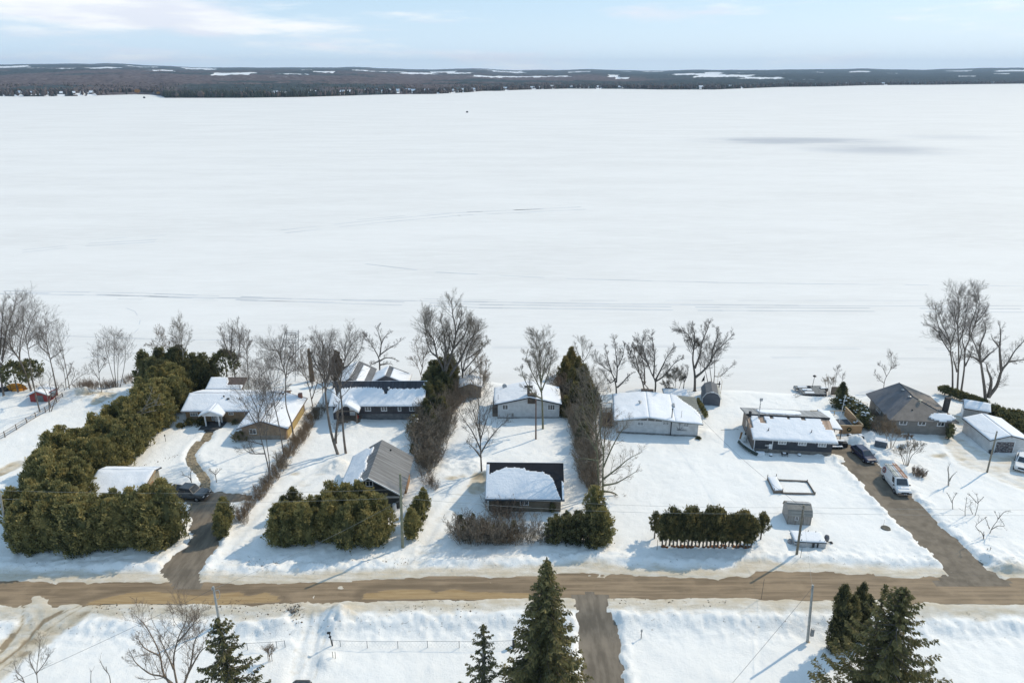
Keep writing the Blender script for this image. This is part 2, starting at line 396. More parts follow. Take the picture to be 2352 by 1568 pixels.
    for c, x, y, r_, a_ in (('C3',1250,450,9,.16),('C2',800,300,6,.14),('C2',1500,300,5,.14),('C3',500,1290,9,.12),('C2',1000,1180,6,.22),('D3',600,560,7,.16),('D3',1900,520,8,.14),('D2',1500,520,7,.16),('B4',700,480,6,.14),('B4',1300,380,7,.12),('A4',1000,1400,6,.12),('D6',2000,120,6,.14)):
        q = P(c, x, y); z = z+a_*(nf+n3*.8)*np.exp(-(((X-q.x)/r_)**2+((Y-q.y)/(r_*.5))**2))*sstep(.3, 1, ddr)*sstep(1.5, 2.5, dn)
    q = P('A1', 920, 1010); dm = np.hypot((X-q.x)/9, (Y-q.y)/2.6); mm = np.exp(-dm**2); z = z+.5*mm*(n2+.5+n3); speck = np.maximum(speck, mm*1.3); dirt = np.maximum(dirt, mm*.8*(n2+.6))
    q = P('A1', 1290, 800); dm = np.hypot((X-q.x)/5, (Y-q.y)/2.0); mm = np.exp(-dm**2); z = z+.5*mm*(n2+.5+n3); speck = np.maximum(speck, mm*1.3); dirt = np.maximum(dirt, mm*.8*(n2+.6))
    for c_, x_, y_, r_ in (('C3',1300,510,1.3),('C3',1400,490,1.0),('C3',1540,610,1.8),('B4',1200,465,1.6),('B4',1450,490,1.2),('C2',1330,340,.9),('E1',1600,560,.9),('D3',1080,490,1.0),('D3',1080,560,.8),('C1',60,300,1.6)):
        q = P(c_, x_, y_); mm = np.exp(-(((X-q.x)/r_)**2+((Y-q.y)/(r_*.6))**2)); dirt = np.maximum(dirt, mm*1.1*(n2+.75))
    sy = shore_y(X); s = sstep(0, 5.0, sy-Y)
    z = B+z*s-.75*(1-s)
    dirt = np.maximum(dirt, .35*np.exp(-((Y-sy+1.2)/1.2)**2)*sstep(.45, .7, fbm(X, Y, 5, 3, 31)))
    if full: return z, dirt, speck
    return z
X, Y, Q = seg_grid(-112, 122, 30, 131, .25)
Zs, D, SP = snow_level(X, Y, True)
M_SNOW = snowmat('snow')
ground = link('snow_ground', np_mesh('snow_ground', np.stack([X, Y, Zs], 1), Q, {'dirt': ('POINT', D), 'speck': ('POINT', SP)}), M_SNOW, smooth=True)
tag(ground, kind='structure')
def gz(x, y):
    return float(snow_level(np.array([x], float), np.array([y], float))[0])

def roadmat(name, c, streak=(.12, 1.6, 1), pale=(.42,.38,.31), mud=False, crack=False):
    m, nt, b = newmat(name); g = N(nt, 'ShaderNodeNewGeometry'); mp = N(nt, 'ShaderNodeMapping'); mp.inputs['Scale'].default_value = streak
    nt.links.new(g.outputs['Position'], mp.inputs[0])
    n = noise(nt, mp.outputs[0], 1.2, 6, .6); n2 = noise(nt, g.outputs['Position'], .35, 5, .6); n3 = noise(nt, g.outputs['Position'], 9, 4, .7)
    c1 = mixc(nt, ramp(nt, n, .35, .65), tuple(x*.72 for x in c), tuple(x*1.15 for x in c))
    c1 = mixc(nt, mth(nt, 'MULTIPLY', ramp(nt, n2, .45, .72), .45), c1, tuple(x*1.45 for x in c))
    c1 = mixc(nt, mth(nt, 'MULTIPLY', ramp(nt, n3, .5, .75), .3), c1, tuple(x*.6 for x in c))
    n4 = noise(nt, mp.outputs[0], 2.3, 6, .7)
    c1 = mixc(nt, mth(nt, 'MULTIPLY', ramp(nt, n4, .64, .72), .6), c1, pale)
    rough = .8
    if mud:
        k = attr(nt, 'mud'); kk = mth(nt, 'MULTIPLY', ramp(nt, mth(nt, 'ADD', k, mth(nt, 'MULTIPLY', mth(nt, 'SUBTRACT', n4, .5), 1.3)), .42, .60), .85)
        c1 = mixc(nt, kk, c1, mixc(nt, ramp(nt, n4, .35, .65), (.33,.22,.105), (.45,.32,.17)))
        w = attr(nt, 'wet'); c1 = mixc(nt, mth(nt, 'MULTIPLY', w, .55), c1, tuple(x*.45 for x in c))
    nt.links.new(c1, b.inputs['Base Color']); b.inputs['Roughness'].default_value = rough; b.inputs['Specular IOR Level'].default_value = .25
    bump(nt, b, n3, .3, .01); return m
def sheet(name, poly, mat, st=.5, grow=.7, dz=0.0, mudfn=None):
    a = np.array(poly); X, Y, Q = seg_grid(a[:,0].min()-1, a[:,0].max()+1, a[:,1].min()-1, a[:,1].max()+1, st)
    d = poly_sd(X, Y, poly); keep = (d[Q] < grow).all(1); Q = Q[keep]
    u, inv = np.unique(Q, return_inverse=True); Q = inv.reshape(-1, 4); X = X[u]; Y = Y[u]
    at = {k: ('POINT', v) for k, v in (mudfn(X, Y) if mudfn else {}).items()}
    o = link(name, np_mesh(name, np.stack([X, Y, base(X, Y)+dz], 1), Q, at), mat, smooth=True)
    return tag(o, kind='structure')
MUD = [pg(('D2', [(850,420),(1150,350),(1300,320),(1500,310),(1700,330),(1950,360),(2352,310),(2352,420),(1400,430)])), pg(('D3', [(0,345),(200,350),(450,315),(620,360),(760,325),(880,370),(900,400),(300,430),(0,430)])), pg(('D3', [(1750,330),(2000,300),(2352,290),(2352,370),(1750,370)])), pg(('D4', [(0,400),(100,430),(250,395),(450,420),(1000,430),(1000,470),(0,475)]))]
def mudf(x, y):
    k = np.zeros_like(x); w = np.zeros_like(x)
    for m in MUD:
        d = poly_sd(x, y, m); k = np.maximum(k, 1-sstep(-.15, .5, d)); w = np.maximum(w, np.exp(-((d-.7)/.6)**2))
    return {'mud': k, 'wet': w*(1-k)}
M_ROAD = roadmat('road_surface', (.275,.205,.135), mud=True)
M_DRIVE = roadmat('driveway_asphalt', (.185,.155,.12), (.5,.5,1))
M_DRIVE2 = roadmat('driveway_asphalt_grey', (.195,.165,.13), (1.2,.25,1), pale=(.3,.27,.23))
sheet('road', ROAD, M_ROAD, mudfn=mudf)
sheet('driveway', DRIVE_L, M_DRIVE2, dz=.004)
sheet('driveway', DRIVE_R, M_DRIVE, dz=.004)
sheet('driveway', DRIVE_S, M_DRIVE2, dz=.004)
# paved garden walk
wm = MB()
for a, b_ in zip(WALK[:-1], WALK[1:]):
    a = Vector((*a, 0)); b_ = Vector((*b_, 0)); t = (b_-a).normalized(); s = Vector((-t.y, t.x, 0))
    L = (b_-a).length; k = max(1, int(L/.55))
    for i in range(k):
        p = a+t*(L*(i+.5)/k)
        for j in (-1, 0, 1):
            Mx = Matrix.Translation(p+s*j*.5+Vector((0, 0, random.Random(i*7+j).uniform(-.01, .01)))) @ Matrix.Rotation(atan2(t.y, t.x), 4, 'Z')
            wm.box(-L/k/2+.015, L/k/2-.015, -.235, .235, -.05, .03, Mx)
wo = wm.build('path', plain('walk_stone', (.27,.22,.15), .85, .4, 2.2)); tag(wo, kind='structure')

# frozen lake: one sheet from this shore to far beyond the other
def lakemat():
    m, nt, b = newmat('lake_snow'); g = N(nt, 'ShaderNodeNewGeometry'); mp = N(nt, 'ShaderNodeMapping')
    mp.inputs['Scale'].default_value = (.012, .05, 1); mp.inputs['Rotation'].default_value = (0, 0, .06); nt.links.new(g.outputs['Position'], mp.inputs[0])
    n = noise(nt, mp.outputs[0], 1.0, 8, .62)
    mp2 = N(nt, 'ShaderNodeMapping'); mp2.inputs['Scale'].default_value = (.12, .5, 1); mp2.inputs['Rotation'].default_value = (0, 0, .12); nt.links.new(g.outputs['Position'], mp2.inputs[0])
    n2 = noise(nt, mp2.outputs[0], 1.0, 6, .6)
    c = mixc(nt, ramp(nt, n, .3, .7), (.735,.72,.70), (.80,.785,.765))
    c = mixc(nt, mth(nt, 'MULTIPLY', ramp(nt, n2, .35, .75), .5), c, (.85,.837,.82))
    w = attr(nt, 'cloud_shade'); c = mixc(nt, mth(nt, 'MULTIPLY', mth(nt, 'MULTIPLY', ramp(nt, w, .25, .95), .62), ramp(nt, mth(nt, 'ADD', n, mth(nt, 'MULTIPLY', w, .25)), .45, .75)), c, (.33,.36,.42))  # cloud shadow painted into the lake colour as a grey tint
    nt.links.new(c, b.inputs['Base Color']); b.inputs['Roughness'].default_value = .8; b.inputs['Specular IOR Level'].default_value = .2
    bump(nt, b, n2, .25, .3)
    return m
ys = np.concatenate([np.linspace(95, 200, 60), np.geomspace(204, 5200, 110)]); xs = np.linspace(-1, 1, 121)
YY, XX = np.meshgrid(ys, xs, indexing='ij'); XX = XX*(160+YY*1.05)
i = np.arange(YY.size).reshape(YY.shape); LQ = np.stack([i[:-1,:-1], i[:-1,1:], i[1:,1:], i[1:,:-1]], -1).reshape(-1, 4)
shade_m = np.zeros(YY.size); lx = XX.ravel(); ly = YY.ravel()
for (fx, fy, wx, wy, a) in ((1830,323,330,13,1.0),(2020,343,300,18,.8),(2180,314,240,13,.6),(2280,390,110,8,.45),(1700,322,90,6,1.0)):  # ovals of the painted cloud shadow: centre, half sizes, strength
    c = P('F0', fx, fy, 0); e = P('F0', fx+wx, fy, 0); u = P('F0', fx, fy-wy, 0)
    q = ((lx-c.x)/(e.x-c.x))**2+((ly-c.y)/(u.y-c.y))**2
    shade_m = np.maximum(shade_m, a*np.exp(-q*1.4))
LAKE_Z = -.30
lake = link('lake', np_mesh('lake', np.stack([lx, ly, np.full(lx.shape, LAKE_Z)], 1), LQ, {'cloud_shade': ('POINT', shade_m)}), lakemat())
tag(lake, kind='structure')
# snowmobile tracks pressed into the lake snow: thin strips just over the sheet
tm = MB()
def track(pts, w, twin=0, seed=0, gap=.25):
    rr = random.Random(seed); q = [P('F0', x, y, LAKE_Z) for x, y in pts]
    for k in range(len(q)-1):
        a, b_ = q[k], q[k+1]; L = (b_-a).length; n = max(2, int(L/6))
        for i in range(n):
            if rr.random() < gap: continue
            p0 = a.lerp(b_, i/n); p1 = a.lerp(b_, (i+1)/n); t = (p1-p0).normalized(); s = Vector((-t.y, t.x, 0)); ww = w*rr.uniform(.4, 1.1)
            for o in ((0,) if not twin else (-twin/2, twin/2)):
                c0 = p0+s*o; c1 = p1+s*o
                for c_ in (c0, c1): c_.z = LAKE_Z+.006
                tm.add([c0-s*ww/2, c1-s*ww/2, c1+s*ww/2, c0+s*ww/2], [(0,1,2,3)])
M_TRACK = plain('pressed_snow', (.60,.61,.625), .6, .10, .05)
track([(0,671),(300,676),(700,690),(1100,703),(1600,709),(2352,713)], .9, 2.6, 1, .08)
track([(60,672),(500,684),(900,690),(1400,698),(2000,703),(2352,702)], .9, 0, 2, .15)
track([(100,684),(500,690),(820,694)], .35, 0, 3, .6)
track([(640,680),(1200,690),(2352,690)], .4, 0, 4, .45)
track([(840,606),(1000,625),(1300,640),(1700,650),(2352,657)], .8, 0, 5, .12)
track([(650,532),(850,510),(1050,492),(1340,478)], 1.1, 6, 6, .08)
track([(820,505),(1000,490),(1250,480)], 1.2, 0, 7, .3)
track([(0,582),(200,562),(410,550)], 1.3, 4, 8, .3); track([(60,560),(380,540)], .6, 0, 9, .5)
track([(135,771),(400,780),(700,781)], .5, .0, 10, .05); track([(190,822),(330,808),(560,808)], .5, 0, 11, .2)
track([(1130,798),(1500,795),(1900,799),(2352,803)], .3, .9, 12, .15); track([(1130,818),(1700,820),(2352,826)], .25, .8, 13, .3)
track([(270,700),(310,715),(322,735),(318,755),(300,772)], .3, 0, 14, .35)
track([(480,790),(900,800),(1130,806)], .25, 0, 15, .4)
tag(tm.build('snowmobile_track', M_TRACK), kind='structure')
# ------------------------------------------------------------------ the far shore
FS = [(-900,224),(-300,222),(0,221),(45,222),(180,221),(235,219),(310,217),(350,218),(372,221),(380,225),(560,225),(700,223),(800,220),(900,217),(1000,216),(1080,212),(1110,209),(1150,209),(1180,207),(1300,204),(1420,204.5),(1520,206),(1640,206),(1720,203),(1800,200),(1900,199),(2000,196),(2150,195),(2352,192.5),(2800,190),(3300,188)]
fsw = [P('F0', x, y, 0) for x, y in FS]
FA = np.array([atan2(p.x, p.y) for p in fsw]); FR = np.array([hypot(p.x, p.y) for p in fsw])
def shore_r(th): return np.interp(th, FA, FR)
HZ = [(-900,148),(0,148),(110,152),(230,151),(310,149.5),(420,153),(560,156),(700,157.5),(900,160),(1176,162.5),(1500,163.5),(2000,162),(2352,161),(3300,160)]
HA = np.array([atan2(*P('F0', x, 300, 0).xy) for x, _ in HZ])
RH = 13500.0
HE = []
for x, y in HZ:
    dx, dy, dz = ray(x, y); t = RH/hypot(dx, dy); HE.append(CH+dz*t)
HE = np.array(HE)
HTH = np.linspace(HA[0], HA[-1], 400); HEF = np.interp(HTH, HA, HE)+55*(fbm(HTH*40, HTH*0, 2.2, 3, 19)-.5); HA, HE = HTH, HEF
def far_z(th, r):
    rs = shore_r(th); u = np.clip((r-rs)/(RH-rs), 0, 1.6)
    e = np.interp(th, HA, HE)
    x = r*np.sin(th); y = r*np.cos(th)
    roll = (fbm(x, y, 1500, 4, 41)-.5)
    bumpz = 34*roll*sstep(0, .12, u)*(1-.35*sstep(.6, 1, u))
    return 1.0+(e-1)*(u**.85)+bumpz*.8-400*np.clip(u-1.12, 0, 1)
FIELDS = [(535,174,52,4.2,1),(672,174,34,1.6,1),(372,165.5,30,2,1),(455,160.5,40,2.4,1),(240,159,36,2.2,1),(150,161,26,1.4,.8),(30,155.5,40,2.2,1),(330,156,40,1.4,.9),(745,169,22,2,1),(830,164,25,1.3,.9),(900,168,60,1.6,1),(960,172,40,2.4,1),(1020,167.5,30,2,1),(1060,171.5,26,1.8,1),(1120,179,32,2.2,1),(1200,180,60,1.8,1),(1280,179,25,1.6,1),(1160,167,36,1.4,.9),(1410,177,12,3,1),(1430,184,14,2,1),(1600,173.5,58,2.6,1),(1665,178,72,3.2,1),(1750,183,50,2.6,1),(1830,187.5,42,1.4,1),(1640,169,20,1.5,.9),(1975,166.5,26,1.8,1),(2200,165.5,34,1.2,1),(2330,164,40,1.8,1),(2220,178.5,20,1.6,.9),(2300,172,18,1,.8),(650,181,30,1,.5),(1330,167,30,1,.8),(1500,166,26,1,.7),(2050,171,12,.8,.9),(700,163.5,20,1,.8)]
th = np.linspace(radians(-43), radians(43), 1300); lr = np.geomspace(1, 1, 1)
uu = np.concatenate([np.linspace(0, .14, 70), np.linspace(.143, 1.22, 190)])
TH, UU = np.meshgrid(th, uu)
RS = shore_r(TH); R_ = RS+UU*(RH-RS)-8*(UU == 0)
LZ = far_z(TH, R_)
def scr(x, y, z):
    z = z-CH; d = y*cos(PITCH)-z*sin(PITCH); v = y*sin(PITCH)+z*cos(PITCH)
    return 1176+FPX*x/d, 784-FPX*v/d
XX_, YY_ = R_*np.sin(TH), R_*np.cos(TH)
# open fields are laid out on the land: centre and axes surveyed, then measured in the ground plan
def land_pt(fx, fy):
    dx, dy, dz = ray(fx, fy); h = hypot(dx, dy); t_ = atan2(dx, dy); r = float(shore_r(t_))+20
    while r < 14500:
        if far_z(np.array([t_]), np.array([r]))[0] > CH+dz*r/h: break
        r *= 1.01
    return t_, r
field = np.zeros_like(R_)
wob = (fbm(XX_, YY_, 260, 4, 51)-.5)
for fx, fy, w, h, a in FIELDS:
    t0, r0 = land_pt(fx, fy); t1, _ = land_pt(fx+w*1.15, fy); _, ra = land_pt(fx, fy-h*1.35); _, rb = land_pt(fx, fy+h*1.35)
    lr_ = np.log(R_/r0); hw = np.where(lr_ > 0, max(abs(np.log(ra/r0)), .02), max(abs(np.log(rb/r0)), .02))
    q = np.maximum(np.abs((TH-t0)/max(1e-4, abs(t1-t0))), np.abs(lr_/hw))+wob*1.1
    field = np.maximum(field, a*(1-sstep(.85, 1.0, q)))
far_f = sstep(.68, .72, fbm(XX_, YY_*.45, 520, 4, 61))*sstep(.25, .4, UU)
far_f = far_f*.8*(UU > .35)
field = np.maximum(field, far_f)
FARH = [(35,22),(62,18),(92,26),(128,22),(158,18),(186,24),(204,14),(225,20),(598,60),(628,95),(640,40),(655,48),(690,160),(712,32),(728,70),(758,95),(764,42),(792,30),(810,36),(846,70),(856,84),(868,66),(882,40),(898,60),(916,30),(928,80),(940,44),(952,30),(985,22),(1002,26),(1018,30),(1040,18),(1062,22),(1088,30),(1122,30),(1160,26),(1195,30),(1222,20),(1236,28),(1268,26),(1310,20),(1330,26),(1345,30),(1372,24),(1420,22),(1602,28),(1640,34),(1668,40),(1690,22),(1712,36),(1735,60),(1760,90),(1768,44),(1790,130),(1806,60),(1824,90),(1850,70),(1862,40),(1890,90),(1905,50),(1925,60),(1970,30),(2010,26),(2090,30),(2180,60),(2260,40)]
yard = np.zeros_like(R_)
for k_, (fx, inl) in enumerate(FARH):
    a_ = atan2(*P('F0', fx, 300, 0).xy); r_ = float(shore_r(a_))+inl*2
    yard = np.maximum(yard, np.exp(-(((TH-a_)*r_/(11+6*((k_*7)%3)))**2+((R_-r_+8)/(10+6*((k_*5)%4)))**2)))
field = np.maximum(field, sstep(.35, .6, yard))
can = sstep(.0, .012, UU)*(1-np.clip(field*1.2, 0, 1))
lump = (fbm(XX_, YY_, 45, 3, 71)-.5)*9+(fbm(XX_, YY_, 16, 2, 72)-.5)*6
Zf = LZ+can*(11+lump)
Zf = np.where(UU == 0, -3, Zf)
ii = np.arange(R_.size).reshape(R_.shape); FQ = np.stack([ii[:-1,:-1], ii[:-1,1:], ii[1:,1:], ii[1:,:-1]], -1).reshape(-1, 4)
evg = sstep(.5, .6, fbm(XX_, YY_*.6, 420, 4, 81))
evgL = np.exp(-((scr(XX_, YY_, 0*XX_)[0]-580)/190)**2)*(UU < .05)
evg = np.maximum(evg, evgL)
evg = np.clip(evg+.75*sstep(1250, 1750, scr(XX_, YY_, 0*XX_)[0])+.5*sstep(.12, .3, UU), 0, 1)  # right side and distance pushed to the blue tone: haze put into the colour
def hillmat():
    m, nt, b = newmat('far_woods'); g = N(nt, 'ShaderNodeNewGeometry'); k = attr(nt, 'open'); e = attr(nt, 'ever_haze')
    n = noise(nt, g.outputs['Position'], .035, 6, .7); n2 = noise(nt, g.outputs['Position'], .006, 4)
    wood = mixc(nt, ramp(nt, n, .35, .65), (.080,.070,.078), (.165,.142,.148))
    ever_haze = mixc(nt, ramp(nt, n, .35, .65), (.042,.058,.068), (.080,.100,.108))  # evergreen tone, blued to carry the far haze
    c = mixc(nt, ramp(nt, mth(nt, 'ADD', e, mth(nt, 'MULTIPLY', mth(nt, 'SUBTRACT', n2, .5), .6)), .3, .7), wood, ever_haze)
    c = mixc(nt, ramp(nt, k, .3, .6), c, (.80,.82,.85))
    nt.links.new(c, b.inputs['Base Color']); b.inputs['Roughness'].default_value = .95; b.inputs['Specular IOR Level'].default_value = 0
    return m
hills = link('hills', np_mesh('hills', np.stack([XX_.ravel(), YY_.ravel(), Zf.ravel()], 1), FQ, {'open': ('POINT', field.ravel()), 'ever_haze': ('POINT', evg.ravel())}), hillmat(), smooth=True)
tag(hills, kind='structure')

# the wood on the far shore: trees by the thousand, one object
rng = np.random.default_rng(5)
NT = 16000
ta = np.interp(rng.random(NT), [0, 1], [radians(-41), radians(41)])
td = 6+rng.random(NT)**1.7*520
tr = shore_r(ta)+td; tx = tr*np.sin(ta); ty = tr*np.cos(ta); tz = far_z(ta, tr)
sx, sy = scr(tx, ty, tz)
# gaps with lawns, cottages and the fields
dens = np.ones(NT)
def fgap(x0, x1, dmax, keep):
    global dens
    dens = np.where((sx > x0) & (sx < x1) & (td < dmax), keep, dens)
fgap(10, 250, 60, .35); fgap(235, 372, 40, .03); fgap(620, 830, 130, .55); fgap(830, 960, 90, .35); fgap(960, 1110, 50, .6); fgap(1300, 1640, 30, .25); fgap(1110, 1260, 50, .6); fgap(1850, 2100, 40, .6); fgap(820, 880, 45, .1)
for k_, (fx, inl) in enumerate(FARH):
    a_ = atan2(*P('F0', fx, 300, 0).xy); r_ = float(shore_r(a_))+inl*2
    dens = np.where(((ta-a_)*r_/13)**2+((tr-r_+16)/20)**2 < 1, .06, dens)
okk = rng.random(NT) < dens
pe = np.where((sx > 375) & (sx < 840), .92, .22); pe = np.where((sx > 1640) & (sx < 1900), .6, pe)
ev = rng.random(NT) < pe
def cone_proto(n=6):
    vs = []; fs = []
    for z0, z1, r in ((.0, .55, 1.0), (.3, .8, .72), (.6, 1.0, .42)):
        k = len(vs)
        for i in range(n): vs.append((r*cos(2*pi*i/n), r*sin(2*pi*i/n), z0))
        vs.append((0, 0, z1)); fs += [(k+i, k+(i+1) % n, k+n) for i in range(n)]
    return np.array(vs), np.array(fs)
def bush_proto(seed):
    r = random.Random(seed); vs = [(0, 0, 1)]; fs = []; n = 7
    for j, (rr, z) in enumerate(((.55, .88), (1.0, .55), (.7, .22))):
        for i in range(n): q = rr*r.uniform(.75, 1.2); vs.append((q*cos(2*pi*i/n+j), q*sin(2*pi*i/n+j), z*r.uniform(.9, 1.1)))
    vs.append((0, 0, 0)); fs += [(0, 1+i, 1+(i+1) % n) for i in range(n)]
    for j in range(2):
        for i in range(n):
            a, b_, c_, d_ = 1+j*n+i, 1+j*n+(i+1) % n, 1+(j+1)*n+(i+1) % n, 1+(j+1)*n+i; fs += [(a, d_, c_), (a, c_, b_)]
    k = 1+3*n; fs += [(1+2*n+i, k, 1+2*n+(i+1) % n) for i in range(n)]
    return np.array(vs), np.array(fs)
def scatter(name, sel, protos, wid, hgt, mat, label):
    Vs = []; Fs = []; T = []; off = 0; ids = np.nonzero(sel)[0]
    for k, (pv, pf) in enumerate(protos):
        s = ids[k::len(protos)]; m = len(s)
        h = rng.uniform(*hgt, m); w = h*rng.uniform(*wid, m); a = rng.random(m)*6.28
        ca, sa = np.cos(a), np.sin(a)
        px = (pv[:,0][None]*ca[:,None]-pv[:,1][None]*sa[:,None])*w[:,None]+tx[s][:,None]
        py = (pv[:,0][None]*sa[:,None]+pv[:,1][None]*ca[:,None])*w[:,None]+ty[s][:,None]
        pz = pv[:,2][None]*h[:,None]+tz[s][:,None]-.5
        Vs.append(np.stack([px, py, pz], -1).reshape(-1, 3)); Fs.append((pf[None]+np.arange(m)[:,None,None]*len(pv)).reshape(-1, 3)+off)
        T.append(np.repeat(rng.random(m), len(pv))); off += m*len(pv)
    o = link(name, np_mesh(name, np.concatenate(Vs), np.concatenate(Fs), {'tint': ('POINT', np.concatenate(T))}), mat)
    return tag(o, label, 'wood', kind='stuff')
def tintmat(name, a_, b_):
    m, nt, b = newmat(name); k = attr(nt, 'tint'); nt.links.new(mixc(nt, k, a_, b_), b.inputs['Base Color'])
    b.inputs['Roughness'].default_value = .95; b.inputs['Specular IOR Level'].default_value = 0; return m
scatter('bare_wood', okk & ~ev, [bush_proto(i) for i in range(5)], (.28,.5), (8,15), tintmat('far_bare', (.075,.065,.068), (.18,.15,.14)), 'grey brown leafless wood along the far lake shore')
scatter('evergreen_wood', okk & ev, [cone_proto(6), cone_proto(5)], (.2,.32), (8,17), tintmat('far_evergreen', (.032,.042,.040), (.08,.09,.075)), 'dark evergreen wood along the far lake shore')

def far_pt(fx, inland):
    a = atan2(*P('F0', fx, 300, 0).xy); r = float(shore_r(a))+inland
    return Vector((r*sin(a), r*cos(a), float(far_z(np.array([a]), np.array([r]))[0])))
M_FW = [plain('cottage_wall', (.55,.54,.52), .8, .1), plain('cottage_wall_grey', (.18,.19,.21), .8, .1), plain('cottage_wall_brown', (.20,.14,.10), .8, .1)]
M_RS = snowmat('roof_snow', (.84,.86,.90), dirty=False)
M_GLASSD = plain('dark_window', (.03,.035,.045), .15, .1, spec=.6)
frng = random.Random(8)
REG = [(250,'far left shore below the brown wood'),(700,'dark evergreen point across the lake'),(880,'wooded far shore left of centre'),(1110,'snowy gap in the far shore at centre'),(1450,'far shore right of centre'),(1800,'far village shore below the big white field'),(9999,'far right shore of the lake')]
for k, (fx, inl) in enumerate(FARH):
    p = far_pt(fx, inl*2.0); w = frng.uniform(9, 17)*(.7 if fx < 240 else 1); d = frng.uniform(7, 11); h = frng.uniform(3.5, 6); up = 2.4+h*.4
    rg = [t for x, t in REG if fx < x][0]
    e = empty('lakeside_house', p+Vector((0, 0, -.5)), frng.uniform(-.4, .4), 'tiny snow-roofed house on the '+rg, 'house', 'houses on the '+rg)
    m = MB().box(-w/2, w/2, 0, d, 0, h); m.prism([(0, h), (d, h), (d/2, h+up*.9)], 0, -w/2+.1, w/2-.1)
    m.build('wall', M_FW[k % 3], e)
    MB().prism([(-.6, h-.25), (d/2, h+up), (d+.6, h-.25), (d+.6, h+.25), (d/2, h+up+.5), (-.6, h+.25)], 0, -w/2-.5, w/2+.5).build('roof', M_RS, e)
    pass
    for q in (-.28, .05, .3): MB().box(w*q-.7, w*q+.7, -.06, .02, h*.35, h*.75).build('window', M_GLASSD, e)

# two rust-orange willows and a fishing hut out on the ice
def round_tree(name, loc, h, w, mat, label, seed):
    e = empty(name, loc, 0, label, 'tree'); r = np.random.default_rng(seed)
    MB().tube((0,0,0), (0,0,h*.5), .5, .3, 7).build('trunk', plain('far_trunk', (.12,.09,.07)), e)
    n = 500; u = r.normal(size=(n,3)); u /= np.linalg.norm(u, axis=1)[:,None]; c = u*(r.random(n)**.4)[:,None]*np.array([w, w, h*.38])+np.array([0,0,h*.62])
    t = r.normal(size=(n,3)); t /= np.linalg.norm(t, axis=1)[:,None]; b_ = np.cross(t, u); s = .9
    V = np.concatenate([c-t*s, c+b_*s*.5, c+t*s, c-b_*s*.5], 1).reshape(-1, 3)
    link('crown', np_mesh('crown', V, np.arange(4*n).reshape(-1, 4), {'tint': ('POINT', np.repeat(r.random(n), 4))}), mat, e)
    return e
M_WIL = tintmat('willow_twigs', (.28,.14,.05), (.50,.30,.13))
round_tree('willow_tree', far_pt(331, -14)+Vector((0,0,-.8)), 15, 8, M_WIL, 'rust orange round willow alone at the far left lake edge', 1)
round_tree('willow_tree', far_pt(379, 12)+Vector((0,0,-.8)), 9, 7, M_WIL, 'smaller orange willow beside the house at the evergreen point', 2)
for fx, fy, lab, s in ((1073,259,'small dark fishing hut far out on the open ice',2.2),(331.5,226,'grey fishing hut on the ice below the orange willow',3.6)):
    p = P('F0', fx, fy, LAKE_Z); e = empty('ice_hut', p, .3, lab, 'hut')
    MB().prism([(-s/2, 0), (s/2, 0), (s/2, s*.8), (0, s), (-s/2, s*.8)], 0, -s*.6, s*.6).build('wall', plain('hut_dark', (.05,.055,.06), .8), e)
    MB().box(-.4, .4, -s/2-.04, -s/2+.03, .1, 1.7).build('door', plain('hut_door', (.12,.10,.08)), e)
# ------------------------------------------------------------------ houses
CR.update({'V':(3280,1740,200,2091),'BO':(2950,1980,200,2352),'TR':(650,1800,200,2352),'RS':(0,1380,300,2352),'GA':(3640,1600,200,1568),'LF':(2440,1560,200,2352),'SH':(2560,1340,240,1447),'BR':(1240,1260,400,2352)})
M_WHITE = plain('white_trim', (.74,.75,.76), .5, .06, 1.0)
M_GLASS = plain('window_glass', (.035,.045,.055), .08, .3, 2, spec=.8)
M_CURT = plain('curtained_glass', (.30,.32,.33), .2, .35, 6)
M_CONC = plain('foundation', (.20,.20,.195), .9, .35, 3)
M_DARKW = plain('dark_trim', (.035,.037,.042), .6, .2)
M_WOOD = plain('cedar_boards', (.34,.20,.11), .75, .25, 4)
M_OLDW = plain('weathered_wood', (.17,.14,.115), .85, .3, 5)
M_PALEW = plain('fresh_lumber', (.55,.42,.27), .8, .15, 4)
M_BLACK = plain('black_metal', (.02,.02,.022), .45, .2)
M_STEEL = plain('galvanised', (.35,.36,.37), .45, .2, 4, metal=.6)
M_RED = plain('red_paint', (.40,.05,.04), .6, .25, 3)
